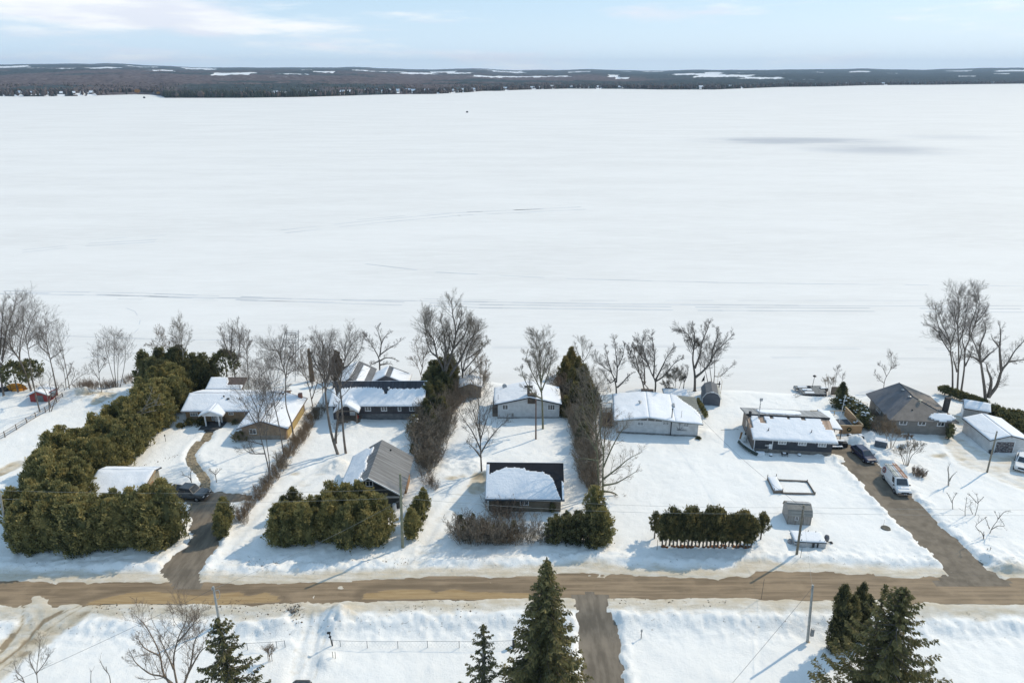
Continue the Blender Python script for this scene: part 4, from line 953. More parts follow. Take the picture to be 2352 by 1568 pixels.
def mk6(u, v, x, y):
    k = np.ones_like(u); k = np.where((v < .32) & (np.abs(x-2.0-.6*v) < .42), 0, k); k = np.where((v < .12) & (np.abs(x-3.7) < .2), 0, k)
    k = np.where((v < .10) & (np.abs(x-6.3) < .16), 0, k); k = np.where((v < .11) & (np.abs(x-8.5) < .22), 0, k)
    k = np.where((v < .48) & (x > 11.2+.5*v+.1*np.sin(y*9)), 0, k); k = np.where((x < .45-.3*v) & (v < .55), 0, k); return k*(.55+.45*sstep(.28, .42, v))
snow_patch(h.root, (-.45, 4.86, 3.97), (12.05, 4.86, 3.97), (-.45, -.45, 2.67), .20, mk6, st=.14, seed=80)
def mk6b(u, v, x, y): return np.where((((u-.44)/.27)**4+((v-.52)/.34)**4) < 1+.5*(fbm(x, y, .8, 3, 2)-.5), 1., 0)
snow_patch(h.root, (-.55, 4.96, 4.225), (12.15, 4.96, 4.225), (-.55, 9.75, 3.04), .07, mk6b, st=.16, seed=81)
eave_ice(h.root, 2.9, 12.0, -.46, 2.70, 3, 90); 
MB().box(-.5, 12.1, -.46, -.40, 2.50, 2.64).build('gutter', M_WHITE, h.root)
MB().tube((-.06, -.10, -.2), (-.06, -.10, 2.5), .05, .05, 6).build('downpipe', M_WHITE, h.root); x = h.hit('B2', 685, 920)[0]; MB().box(x-.04, x+.04, -.09, -.01, .8, 2.55).build('downpipe', M_WHITE, h.root)
for a, b, c_, d in ((760, 870, 870, 925), (1020, 1133, 882, 940), (1280, 1393, 897, 958)): h.win('B2', a, b, c_, d, 0, 2, M_CURT, fr=.10)
x = h.hit('B2', 655, 950)[0]; MB().box(x-.22, x+.2, -.2, -.06, .95, 1.75).build('electric_box', M_WHITE, h.root)
x = h.hit('B2', 612, 935)[0]; MB().box(x-.3, x+.3, -.18, -.06, 1.35, 1.65).tube((x+.1, -.12, .3), (x+.1, -.12, 1.4), .03, .03, 6).build('meter', M_STEEL, h.root)
for cx, cy, w_ in ((635, 740, .22), (1200, 745, .26)):
    x = h.hit('B2', cx, cy, 1.4)[0]; MB().tube((x, 1.4, 3.0), (x, 1.4, 3.75), .06, .05, 7).lathe((x, 1.4, 3.1), [(w_, 0), (.08, .22)], 7).tube((x-.3, 1.2, 3.25), (x, 1.4, 3.5), .03, .03, 5).build('roof_vent', M_BLACK, h.root)
x = h.hit('B2', 395, 480, 5.0)[0]; MB().box(x-.18, x+.18, 4.6, 5.0, 3.9, 4.6).lathe((x, 4.8, 4.6), [(.24, 0), (.24, .1), (.1, .2)], 8).build('chimney', M_DARKW, h.root)
MB().box(-.09, -.045, 5.6, 6.6, .9, 2.4).build('side_window', M_GLASS, h.root)
tw = MB(); tb = P('B2', 452, 720); tx_, ty_ = 38.9, 101.3; th_ = 7.0
for dx_, dy_ in ((0, 0), (.32, 0), (.16, .28)): tw.tube((dx_, dy_, 0), (.16+(dx_-.16)*.35, .1+(dy_-.1)*.35, th_), .03, .02, 5)
for k in range(14):
    z = k*.5; q = lambda i, zz: (.16+([0,.32,.16][i % 3]-.16)*(1-.65*zz/th_), .1+([0,0,.28][i % 3]-.1)*(1-.65*zz/th_), zz); 
    for i in range(3): tw.tube(q(i, z), q(i+1, z+.5), .014, .014, 4)
e = empty('antenna_mast', (tx_, ty_-.2, 0), 0, 'lattice antenna mast with pale square head, at the left end of a charcoal house', 'antenna'); tw.build('lattice', M_STEEL, e)
MB().box(-.02, .42, -.05, .1, th_-.1, th_+.35).build('antenna_panel', M_STEEL, e)

# carport, fence and yard things right of it
h = House('carport', 'flat snow-covered lean-to roof between the charcoal house and the cedar fence', 'carport', 50.0, 100.0, -6.5)
MB().add([(.1,0,2.5),(2.2,.1,2.35),(1.9,6.4,2.5),(-.2,6.2,2.8),(.1,0,2.62),(2.2,.1,2.47),(1.9,6.4,2.62),(-.2,6.2,2.92)], [(3,2,1,0),(4,5,6,7),(0,1,5,4),(1,2,6,5),(2,3,7,6),(3,0,4,7)]).build('roof', M_OLDW, h.root)
snow_patch(h.root, (-.2, 6.2, 2.93), (1.85, 6.35, 2.64), (.1, .05, 2.64), .16, seed=90)
for x, y in ((2.0, .3), (1.8, 6.2), (2.0, 3.2)): MB().box(x-.06, x+.06, y-.06, y+.06, -.2, 2.4).build('post', M_OLDW, h.root)
MB().box(.2, 1.6, .4, 3.6, -.2, .5).build('deck', M_WOOD, h.root)
for z in (.8, 1.15): MB().box(.3, 1.9, .2, .28, z, z+.1).build('deck_rail', M_PALEW, h.root)
h = House('cedar_fence', 'tall orange cedar privacy fence with a wreath, enclosing the patio right of the charcoal house', 'fence', 53.2, 103.0, -1)
fw = siding('fence_boards', (.42,.25,.13), .14, True)
MB().box(0, 3.6, -.03, .03, 0, 1.6).build('front_panel', fw, h.root); MB().box(3.57, 3.63, .06, 6.6, 0, 1.75).build('side_panel', fw, h.root)
MB().box(-.1, 3.7, -.08, .08, 1.6, 1.68).build('cap_rail', M_PALEW, h.root); MB().box(3.5, 3.7, .1, 6.6, 1.755, 1.83).build('cap_rail', M_PALEW, h.root)
MB().box(-2.3, 3.55, 6.6, 6.68, .95, 1.05).build('back_rail', M_PALEW, h.root)
for x in (-2.3, -1, .4, 1.9): MB().box(x-.05, x+.05, 6.58, 6.7, 0, 1.0).build('post', M_PALEW, h.root)
wr = MB(); arc2 = [(1.5+.3*cos(a*pi/8), -.1, .95+.3*sin(a*pi/8)) for a in range(17)]; wr.path(arc2, .09, 6); wr.build('wreath', plain('wreath_green', (.03,.045,.02), .9, .4, 12), h.root)
MB().box(1.2, 3.2, 1.6, 4.6, 0, .45).build('patio_cover', plain('slate_cover', (.07,.08,.095), .7, .2), h.root)
e = empty('flagpole', (54.6, 106.3, 0), 0, 'bare white flagpole standing on the patio inside the cedar fence', 'pole'); MB().tube((0,0,-.2), (.25,0,5.2), .06, .04, 8).build('shaft', M_WHITE, e)

# --- H7
h = House('hipped_house', 'grey-shingled hip-roofed house with a tall dark chimney, at right behind the small bare bushes', 'house', 61.5, 103.2, -5)
WG = siding('grey_taupe_boards', (.235,.215,.195), .2)
walls(h, 9.2, 8.8, 2.85, WG)
RTN = shingle('taupe_shingle', (.20,.175,.155), .18, 'Y', var=.35)
a0, a1, b0, b1, ze, zr, xr, yh = -.7, 10.0, -.7, 9.4, 2.82, 5.1, 4.4, 3.6
V = [(a0,b0,ze),(a1,b0,ze),(a1,b1,ze),(a0,b1,ze),(xr,yh,zr),(xr,b1,zr)]; V2 = [(x,y,z-.14) for x,y,z in V]
RSL = shingle('shaded_shingle', (.125,.128,.14), .18, 'Y', var=.2)  # darker, cooler copy of the roof shingle: shade of the west slope painted in
MB().add(V+V2, [(0,1,4),(1,2,5,4),(2,3,5),(6,10,7),(7,10,11,8),(8,11,9),(6,9,11,10),(0,6,7,1),(1,7,8,2),(2,8,9,3),(3,9,6,0)]).build('roof', RTN, h.root)
MB().add([(V[3][0],V[3][1],V[3][2]+.012),(V[0][0],V[0][1],V[0][2]+.012),(V[4][0]-.005,V[4][1],V[4][2]+.012),(V[5][0]-.005,V[5][1],V[5][2]+.012)], [(0,1,2,3)]).build('west_slope_shade', RSL, h.root)
MB().tube((xr, yh, zr+.02), (xr, b1, zr+.02), .06, .06, 5).tube((xr, yh, zr+.02), (a1, b0, ze+.02), .06, .06, 5).build('ridge_cap', M_DARKW, h.root)
snow_patch(h.root, (4.9, 1.9, 4.3), (9.9, 1.9, 4.3), (4.9, -.66, 2.84), .14, lambda u, v, x, y: np.where((((u-.55)/.42)**2+((v-.72)/.30)**2 < 1+.4*(fbm(x, y, 1, 3, 7)-.5)) & (v > .15+.75*(u-.35)*(u > .35)), 1., 0), seed=95)
for a, b, c_, d in ((775, 860, 75, 120), (975, 1060, 82, 127), (1180, 1262, 92, 137)): h.win('B4', a, b, c_, d, 0, 1, fr=.11)
h.win_m(2.2, 4.2, 1.4, 2.4, 0, 1, M_CURT, M=Matrix.Translation((-.0, 0, 0)) @ Matrix.Rotation(-pi/2, 4, 'Z') @ Matrix.Translation((-8.5, 0, 0)))
MB().box(8.9, 9.6, 2.3, 2.95, 2.9, 5.6).build('chimney', brick('dark_brick', (.085,.075,.07), (.06,.055,.055), (.09,.085,.08)), h.root)
vent(h, 5.1, 2.7, 4.4, .14, .55, plain('cream_vent', (.5,.45,.35), .6)); vent(h, xr-.5, 6.6, 4.8, .12, .2); vent(h, xr-.5, 3.9, 4.8, .12, .2); vent(h, 3.4, 1.2, 3.6, .06, .25, M_BLACK)
lm = MB()
for dx_ in (-.14, .14): lm.tube((7.0+dx_, -.15, 0), (7.25+dx_, .9, 4.4), .02, .02, 5)
for k in range(12): lm.tube((6.86+.02*k, -.15+.085*k, .35*k+.1), (7.14+.02*k, -.15+.085*k, .35*k+.1), .015, .015, 4)
lm.build('roof_ladder', M_STEEL, h.root)

# --- H8 white garage with a painted door
h = House('white_garage', 'white gable garage with a dark painted-mural door, at the right edge of the yard', 'garage', 73.5, 96.8, -1.5)
S_GW = siding('white_garage_boards', (.60,.61,.615), .3)
walls(h, 5.6, 7.0, 0, S_GW, [(0, 2.45), (2.7, 3.15), (5.6, 2.45)])
roof_prof(h, [(-.35, 2.42), (2.7, 3.28), (5.95, 2.42)], 1, -.35, 7.3, .12, M_DARKW)
snow_patch(h.root, (2.64, -.33, 3.27), (2.64, 7.25, 3.27), (-.33, -.33, 2.44), .13, seed=100, edge=.1); snow_patch(h.root, (2.78, -.33, 3.27), (2.78, 7.25, 3.27), (5.93, -.33, 2.44), .15, seed=101)
mdm, nt, b = newmat('door_mural'); v = coords(nt); n = noise(nt, v, 2.6, 6, .7); n2 = noise(nt, v, 5, 4)
nt.links.new(mixc(nt, ramp(nt, n2, .5, .66), mixc(nt, ramp(nt, n, .4, .6), (.035,.03,.035), (.16,.13,.13)), (.36,.36,.36)), b.inputs['Base Color'])
g0, g1 = h.hit('GA', 720, 600)[0], h.hit('GA', 1250, 600)[0]; gz0, gz1 = h.hit('GA', 950, 765)[1], h.hit('GA', 1000, 435)[1]
MB().box(g0, g1, -.04, -.0, max(.1, gz0), gz1).build('door', mdm, h.root); MB().box(g0-.1, g0, -.06, -.0, .1, gz1+.1).box(g1, g1+.1, -.06, 0, .1, gz1+.1).box(g0-.1, g1+.1, -.06, 0, gz1, gz1+.1).build('door_frame', M_WHITE, h.root)
MB().box(.1, .5, -.5, -.1, .1, .7).build('heat_pump', M_DARKW, h.root)
MB().box(2.9, 3.15, -.06, 0, 2.72, 2.85).build('lamp', M_STEEL, h.root)
# --- H9 small cabin behind it
h = House('garden_cabin', 'little grey cabin with double doors and snow roof, behind the white garage', 'shed', 76.5, 108.3, -24)
walls(h, 3.4, 2.8, 0, siding('grey_cabin', (.36,.37,.38), .25, True), [(0, 2.2), (1.4, 2.9), (2.8, 2.2)], gaxis=0)
roof_prof(h, [(-.3, 2.15), (1.4, 3.05), (3.1, 2.15)], 0, -.3, 3.7, .1, M_DARKW)
snow_patch(h.root, (-.25, 1.4, 3.06), (3.65, 1.4, 3.06), (-.25, -.28, 2.18), .16, seed=105); snow_patch(h.root, (-.25, 1.4, 3.06), (3.65, 1.4, 3.06), (-.25, 3.08, 2.18), .16, seed=106)
MB().box(-.05, -.005, .5, 1.35, .1, 1.9).build('door', M_WHITE, h.root); MB().box(-.05, -.005, 1.4, 2.25, .1, 1.9).build('door', M_WHITE, h.root)
# --- gambrel shed by the lake
def gambrel(w, hs, hk, hp, k=.24): return [(0, hs), (w*k*.5, hk), (w*.5, hp), (w-w*k*.5, hk), (w, hs)]
h = House('barn_shed', 'slate-grey barn-roofed shed with pale trim, standing right of the big lakeside trees', 'shed', 33.6, 113.6, -11)
SG = siding('slate_boards', (.115,.125,.145), .18, True); pr = [(0, 1.75), (.55, 2.45), (1.5, 2.85), (2.45, 2.45), (3.0, 1.75)]
walls(h, 3.0, 4.4, 0, SG, pr)
roof_prof(h, [(-.12, 1.62), (.48, 2.52), (1.5, 2.97), (2.52, 2.52), (3.12, 1.62)], 1, -.12, 4.5, .07, shingle('slate_barn_roof', (.15,.155,.165), .2, 'Y'))
MB().path([(.02, -.1, -.1), (-.06, -.14, 1.65), (.5, -.14, 2.5), (1.5, -.14, 2.93), (2.5, -.14, 2.5), (3.06, -.14, 1.65)], .045, 5).build('trim', M_WHITE, h.root)
MB().box(1.25, 1.75, -.16, -.1, 2.72, 2.88).build('gable_vent', M_WHITE, h.root)
snow_patch(h.root, (2.54, -.1, 2.53), (2.54, 4.4, 2.53), (3.12, -.1, 1.64), .02, seed=107, mat=plain('pale_roof', (.42,.42,.38), .8))
# --- grey barn shed on the lawn
h = House('lawn_shed', 'grey weathered barn-roofed lawn shed with one small window, beside the covered boat', 'shed', 35.8, 78.25, -6)
SGW = siding('silver_boards', (.30,.285,.265), .35, True)
pr = [(0, 1.55), (.35, 2.1), (1.3, 2.5), (2.25, 2.1), (2.6, 1.55)]
walls(h, 2.95, 2.6, 0, SGW, pr, gaxis=0)
roof_prof(h, [(-.12, 1.48), (.28, 2.17), (1.3, 2.6), (2.32, 2.17), (2.72, 1.48)], 0, -.08, 3.03, .07, shingle('weathered_grey_roof', (.26,.245,.22), .2, 'Y', var=.3))
MB().box(.0, 2.95, 1.12, 1.5, 2.595, 2.63).build('ridge_board', M_STEEL, h.root)
h.win('D1', 1520, 1553, 613, 655, 0, 1, fr=.05)
for x in (.0, .98, 1.96, 2.93): MB().box(x-.02, x+.02, -.03, -.005, -.2, 1.5).build('batten', M_OLDW, h.root)
# --- red shed
h = House('red_shed', 'small red shed with snowy gable roof, at far left near the orange canoe', 'shed', -85.7, 114.7, 4)
SR = siding('red_boards', (.33,.055,.05), .2, True)
walls(h, 3.3, 2.6, 0, SR, [(0, 1.6), (1.6, 2.3), (3.3, 1.6)])
MB().box(.95, 2.3, -.04, -.005, -.1, 1.45).build('door', plain('grey_door', (.14,.15,.15), .7), h.root)
roof_prof(h, [(-.3, 1.5), (1.6, 2.42), (3.6, 1.5)], 1, -.5, 3.0, .08, M_OLDW)
snow_patch(h.root, (1.6, -.4, 2.43), (1.6, 2.9, 2.43), (-.25, -.4, 1.53), .1, lambda u, v, x, y: np.where(fbm(x, y, 1, 3, 3) > .42, 1., 0), seed=110); snow_patch(h.root, (1.6, -.4, 2.43), (1.6, 2.9, 2.43), (3.55, -.4, 1.53), .12, seed=111)
# --- left garage behind the hedge
h = House('hedge_garage', 'low tan garage with smooth snow roof, enclosed by the left cedar hedge', 'garage', -57.0, 81.5, 0)
STN = siding('cream_boards', (.46,.39,.27), .22, True)
walls(h, 7.0, 6.2, 0, STN, [(0, 2.15), (4.7, 3.2), (6.2, 2.75)], gaxis=0)
roof_prof(h, [(-.5, 2.1), (4.75, 3.36), (6.5, 2.8)], 0, -.6, 7.4, .15, M_DARKW)
snow_patch(h.root, (-.5, 4.7, 3.36), (7.3, 4.7, 3.36), (-.5, -.48, 2.12), .26, seed=115); snow_patch(h.root, (-.5, 4.8, 3.35), (7.3, 4.8, 3.35), (-.5, 6.45, 2.83), .2, seed=116)
MB().box(7.0, 7.05, 3.3, 4.3, .1, 2.0).build('door', M_WOOD, h.root); MB().prism([(-.5, 1.95), (4.7, 3.2), (4.7, 3.42), (-.5, 2.16)], 0, 7.38, 7.46).build('barge_board', plain('tan_trim', (.42,.30,.18), .7), h.root)
# --- boathouse, brown box, dock pieces by the shore
h = House('boathouse', 'low snow-topped boathouse beside the brushy tree, behind the white anchor house', 'shed', 27.2, 114.8, -4)
walls(h, 4.0, 2.6, 1.35, siding('dull_boards', (.24,.23,.2), .2)); MB().box(-.2, 4.2, -.3, 2.9, 1.35, 1.5).build('roof', M_OLDW, h.root)
snow_patch(h.root, (-.15, 2.85, 1.51), (4.15, 2.85, 1.51), (-.15, -.25, 1.51), .14, seed=120); MB().box(.4, 3.6, -.05, -.005, .4, 1.0).build('window', M_GLASS, h.root)
# ------------------------------------------------------------------ vehicles
CR.update({'SR':(0,1500,300,1882), 'TW':(840,1200,300,1882)})
M_TYRE = plain('tyre_rubber', (.018,.018,.02), .85, .2); M_RIM = plain('alloy_rim', (.35,.36,.38), .35, .15, metal=.6)
M_HEAD = plain('lamp_lens', (.62,.64,.66), .12, .1, spec=.7); M_TAIL = plain('tail_lens', (.35,.02,.02), .2, .1, spec=.6)
M_CHROME = plain('chrome', (.6,.61,.62), .18, .08, metal=.9)
def paint(name, c):
    m, nt, b = newmat(name); v = coords(nt); n = noise(nt, v, 5, 4)
    nt.links.new(mixc(nt, ramp(nt, n, .45, .75), c, tuple(x*.8+.05 for x in c)), b.inputs['Base Color'])
    b.inputs['Roughness'].default_value = .32; b.inputs['Coat Weight'].default_value = .6; b.inputs['Coat Roughness'].default_value = .12; return m
def vehicle(name, label, cat, x, y, hd, col, L, W, body, cab, wheels, wr=.34, sides=(), extra=None, z=0.0):
    e = empty(name, (x, y, z), radians(hd), label, cat)
    M_P = col
    rings = [[(a, -w0, zb), (a, -w1, (zb+zs)/2), (a, -w1, zs), (a, -w2, zt), (a, w2, zt), (a, w1, zs), (a, w1, (zb+zs)/2), (a, w0, zb)] for a, zb, zs, zt, w0, w1, w2 in body]
    bo = MB().loft(rings).build('body', M_P, e, smooth=False, bevel=.05, seg=2)
    (r0, r1, f1, f0, zb, zt, wb, wt) = cab
    MB().add([(r0,-wb,zb),(f0,-wb,zb),(f0,wb,zb),(r0,wb,zb),(r1,-wt,zt),(f1,-wt,zt),(f1,wt,zt),(r1,wt,zt)], [(0,1,5,4),(1,2,6,5),(2,3,7,6),(3,0,4,7),(4,5,6,7),(3,2,1,0)]).build('cabin', M_P, e, bevel=.06, seg=2)
    def L3(a, b, t): return tuple(a[i]+(b[i]-a[i])*t for i in range(3))
    def pane(nm, A, B, C, D, off, i0=.08, i1=.92, j0=.12, j1=.9):
        A, B, C, D = (Vector(q) for q in (A, B, C, D)); n = (B-A).cross(D-A).normalized()*off
        g = lambda s_, t_: (A.lerp(B, s_)).lerp(D.lerp(C, s_), t_)+n
        p = [g(i0, j0), g(i1, j0), g(i1, j1), g(i0, j1)]; q = [v-n*1.5 for v in p]
        MB().add(p+q, [(0,1,2,3),(7,6,5,4),(0,4,5,1),(1,5,6,2),(2,6,7,3),(3,7,4,0)]).build(nm, M_GLASS, e)
    pane('windshield', (f0,-wb,zb), (f0,wb,zb), (f1,wt,zt), (f1,-wt,zt), .012)
    if cat != 'van': pane('rear_window', (r0,wb,zb), (r0,-wb,zb), (r1,-wt,zt), (r1,wt,zt), .012)
    for s_ in (1, -1):
        for t0, t1 in sides:
            if s_ == -1: pane('side_window', (r0,-wb,zb), (f0,-wb,zb), (f1,-wt,zt), (r1,-wt,zt), .012, t0, t1, .14, .84)
            else: pane('side_window', (f0,wb,zb), (r0,wb,zb), (r1,wt,zt), (f1,wt,zt), .012, 1-t1, 1-t0, .14, .84)
    for wx in wheels:
        for s_ in (1, -1):
            yy = s_*(W/2-.10)
            wm = MB(); n = 18
            rg = [[(wx+r*cos(2*pi*i/n), yy+s_*o, wr+r*sin(2*pi*i/n)) for i in range(n)] for o, r in ((-.11, wr*.9), (-.11, wr), (.11, wr), (.13, wr*.9), (.13, wr*.62), (.08, wr*.6))]
            wo = wm.loft(rg).build('wheel', M_TYRE, e); rm = MB().tube((wx, yy+s_*.07, wr), (wx, yy+s_*.115, wr), wr*.6, wr*.5, 14); rm.build('rim', M_RIM, wo)
    F0 = body[-1][0]; zh = body[-1][2]
    for s_ in (1, -1):
        MB().box(F0-.12, F0+.025, min(s_*W*.27, s_*W*.45), max(s_*W*.27, s_*W*.45), zh-.20, zh-.02).build('headlight', M_HEAD, e, bevel=.02)
        MB().box(body[0][0]-.02, body[0][0]+.06, min(s_*W*.33, s_*W*.46), max(s_*W*.33, s_*W*.46), zh-.12, zh+.12).build('tail_light', M_TAIL, e)
        MB().box(cab[3]-.35, cab[3]-.2, min(s_*(W/2), s_*(W/2+.2)), max(s_*(W/2), s_*(W/2+.2)), zb-.02, zb+.16).build('mirror', M_DARKW, e, bevel=.03)
    MB().box(F0, F0+.03, -W*.25, W*.25, zh-.26, zh-.04).build('grille', M_BLACK, e)
    MB().box(F0-.04, F0+.10, -W*.47, W*.47, body[-1][1]+.04, body[-1][1]+.2).build('bumper', M_DARKW if not extra else extra, e, bevel=.03)
    MB().box(F0+.10, F0+.12, -.17, .17, body[-1][1]+.05, body[-1][1]+.16).build('licence_plate', M_WHITE, e)
    return e
car_body = lambda L, W, zh, zr: [(-L/2, .35, zr-.1, zr, W*.44, W*.46, W*.40), (-L/2+.5, .22, zr, zr+.04, W*.46, W*.5, W*.44), (-L*.1, .2, zr, zr+.02, W*.46, W*.5, W*.45), (L*.2, .2, zh+.06, zh+.12, W*.46, W*.5, W*.44), (L/2-.35, .22, zh-.06, zh+.02, W*.46, W*.49, W*.42), (L/2, .32, zh-.2, zh-.12, W*.40, W*.42, W*.36)]
vehicle('parked_car', 'dark blue hatchback parked on the right driveway beside the snowbank', 'car', 53.75, 95.6, -82, paint('blue_paint', (.006,.011,.050)), 4.4, 1.8, car_body(4.4, 1.8, .82, .95),
        (-2.1, -1.45, .35, 1.25, .90, 1.45, .84, .62), (-1.35, 1.35), .33, ((.12,.45),(.5,.86)))
tb = lambda L, W, z: [(-L/2, .5, z, z+.02, W*.47, W*.49, W*.47), (-.3, .42, z, z+.02, W*.48, W*.5, W*.47), (L*.18, .42, z, z+.03, W*.48, W*.5, W*.46), (L/2-.5, .42, z-.02, z+.06, W*.48, W*.5, W*.44), (L/2, .48, z-.14, z-.05, W*.45, W*.47, W*.42)]
t_ = vehicle('pickup_truck', 'charcoal pickup truck parked behind the left hedge, facing right', 'truck', -44.8, 84.75, -12, paint('charcoal_paint', (.035,.038,.042)), 5.7, 2.0, tb(5.7, 2.0, 1.12), (-1.0, -.8, .75, 1.45, 1.1, 1.82, .92, .74), (-1.75, 1.85), .41, ((.08,.48),(.52,.9)))
MB().box(-2.8, -1.05, -.9, .9, 1.1, 1.17).build('bed_cover', M_BLACK, t_)
t_ = vehicle('pickup_truck', 'white pickup truck with black grille at the right edge of the photo', 'truck', 76.4, 93.1, -127, paint('white_paint', (.70,.71,.72)), 5.7, 2.0, tb(5.7, 2.0, 1.12), (-1.0, -.8, .75, 1.45, 1.1, 1.82, .92, .74), (-1.75, 1.85), .41, ((.08,.48),(.52,.9)), extra=M_CHROME)
MB().box(-2.8, -1.05, -.9, .9, .9, 1.13).build('bed', M_BLACK, t_)
WP = paint('van_white', (.70,.71,.72))
v_ = vehicle('cargo_van', 'white work van with roof ladders and a red ring emblem, parked on the right driveway', 'van', 54.55, 87.45, -94, WP, 5.7, 2.0,
    [(-2.85, .42, 1.15, 1.2, .93, .98, .95), (-1.0, .36, 1.15, 1.2, .95, 1.0, .96), (1.35, .36, 1.12, 1.2, .95, 1.0, .95), (1.9, .36, 1.02, 1.14, .95, .99, .9), (2.65, .4, .90, 1.0, .92, .95, .84), (2.85, .45, .82, .9, .86, .9, .8)],
    (-2.83, -2.72, 1.15, 1.85, 1.14, 2.08, .96, .80), (-1.75, 1.85), .37, ((.76,.92),))
for s_ in (-1, 1):     # emblem: red ring with dark joined initials
    em = MB(); pts = [(-2.0+.42*cos(a*pi/10), s_*(.965-.05*sin(a*pi/10)), 1.48+.40*sin(a*pi/10)) for a in range(21)]; em.path(pts, .045, 5)
    eo = em.build('emblem', plain('emblem_red', (.30,.05,.04), .5), v_)
    im = MB(); im.path([(-1.85, s_*.94, 1.72), (-2.05, s_*.955, 1.75), (-2.15, s_*.97, 1.60), (-1.95, s_*.985, 1.46), (-1.85, s_*1.0, 1.32), (-2.0, s_*1.01, 1.2), (-2.18, s_*1.0, 1.26)], .035, 4)
    im.path([(-1.7, s_*.96, 1.62), (-1.85, s_*.965, 1.60), (-1.92, s_*.99, 1.40), (-1.75, s_*1.0, 1.25), (-1.66, s_*.995, 1.3)], .03, 4); im.build('initials', M_BLACK, eo)
M_RACK = plain('rack_steel', (.22,.22,.20), .5); M_LAD = plain('orange_ladder', (.50,.20,.08), .6)
for yy, mt, x0, x1 in ((.45, M_LAD, -2.6, 1.5), (-.55, plain('alu_ladder', (.45,.47,.42), .4, metal=.4), -2.5, .9)):
    lm = MB()
    for d_ in (-.17, .17): lm.box(x0, x1, yy+d_-.03, yy+d_+.03, 2.24, 2.32)
    for k in range(13): xx = x0+.15+(x1-x0-.3)*k/12; lm.box(xx-.02, xx+.02, yy-.14, yy+.14, 2.26, 2.30)
    lm.build('ladder', mt, v_)
rk = MB()
for xx in (-2.2, -.6, .9): rk.box(xx-.03, xx+.03, -.85, .85, 2.16, 2.22)
for yy in (-.85, .85): rk.box(-2.5, 1.0, yy-.02, yy+.02, 2.14, 2.2)
rk.build('roof_rack', M_RACK, v_)
for s_ in (-1, 1): MB().box(2.84, 2.90, min(s_*.62, s_*.9), max(s_*.62, s_*.9), .58, .68).build('indicator', plain('amber', (.6,.25,.03), .3), v_)
MB().box(2.8, 2.97, -.93, .93, .44, .58).build('chrome_bumper', M_CHROME, v_)
snow_patch(v_, (1.95, -.7, 1.12), (1.95, .75, 1.12), (2.35, -.7, 1.07), .07, lambda u, v, x, y: np.where(fbm(x, y, .25, 3, 5) > .42, 1., 0), st=.07, name='hood_snow')
e = vehicle('parked_suv', 'black vehicle with ribbed roof cut off by the bottom edge of the photo', 'car', -20.35, 50.9, 90, paint('black_paint', (.02,.021,.024)), 4.4, 1.8, car_body(4.4, 1.8, .95, 1.05), (-2.1, -1.7, .7, 1.5, 1.05, 1.75, .86, .70), (-1.35, 1.35), .36, ((.08,.34),(.38,.62),(.66,.9)), z=-.95)
rb = MB()
for k in range(7): rb.box(-1.6, .55, -.6+.2*k-.02, -.6+.2*k+.02, 1.75, 1.79)
rb.build('roof_rib', M_DARKW, e)

# ------------------------------------------------------------------ poles, wires
M_POLE = plain('pole_wood', (.20,.18,.14), .85, .25, 3); M_POLEG = plain('pole_grey', (.36,.36,.34), .85, .15, 3); M_WIRE = plain('wire', (.30,.31,.30), .5, .1)
def pole(c, b, t, label, r=.15, mat=None, z=None, name='utility_pole', cat='pole'):
    p = P(c, *b); q = PY(c, t[0], t[1], p.y); e = empty(name, p, 0, label, cat)
    q.y += 0; d = q-p
    MB().tube((0, 0, -.6), d, r, r*.72, 12).build('shaft', mat or M_POLE, e)
    return e, p, q
def put(e, fn, name, mat): m = MB(); fn(m); return m.build(name, mat, e)
e1, p1, q1 = pole('C3', (810,1190), (785,460), 'tall greenish wooden utility pole in front of the grey-roofed garage', .19, plain('pole_green', (.24,.24,.17), .85, .2))
e2, p2, q2 = pole('D1', (1535,1000), (1605,505), 'wooden utility pole beside the covered boat and lawn shed', .16)
e3, p3, q3 = pole('D5', (1905,910), (1955,345), 'pale utility pole with a meter box, left of the four columnar cedars', .15, M_POLEG)
e4, p4, q4 = pole('D2', (2155,640), (2090,255), 'grey utility pole behind the lower left spruce, at the road edge', .15, M_POLEG)
e5, p5, q5 = pole('B4', (1715,630), (1822,190), 'wooden utility pole in front of the white garage with the mural door', .13)
e6, p6, q6 = pole('A4', (548,1310), (548,910), 'brown wooden pole standing in the yard before the small white cottage', .14, plain('pole_brown', (.16,.11,.09), .85, .2))
e7, p7, q7 = pole('C1', (78,1010), (-10,470), 'pale utility pole at the left photo edge beside the big hedge', .15, M_POLEG)
for e, p, q, z_ in ((e1,p1,q1,-2.1),(e2,p2,q2,-.5),(e3,p3,q3,-.5),(e4,p4,q4,-.35),(e5,p5,q5,-.4)):
    d = q-p; dd = d*(1+z_/d.length)
    put(e, lambda m: m.tube(dd+Vector((-.12,-.1,0)), dd+Vector((-.12,-.1,.28)), .07, .05, 8), 'insulator', M_STEEL)
put(e3, lambda m: m.box(.08, .38, -.22, .05, 1.0, 1.9), 'meter_box', M_STEEL); put(e3, lambda m: m.lathe((0,0,0), [(.42,-.1),(.38,.08),(.2,.12)], 12), 'collar', M_PALEW)
put(e4, lambda m: m.path([Vector((.1,0,4.6)), Vector((.55,0,4.75)), Vector((.62,0,4.2)), Vector((.45,0,3.6)), Vector((.1,0,3.5))], .03, 5), 'conduit', M_STEEL)
put(e1, lambda m: m.path([Vector((.12,-.05,7.2)), Vector((.45,.1,6.3)), Vector((.7,.6,5.6))], .03, 5), 'service_drop', M_POLE)
put(e2, lambda m: m.lathe((0,0,0), [(.34,-.1),(.30,.06),(.15,.1)], 10), 'collar', M_WOOD)
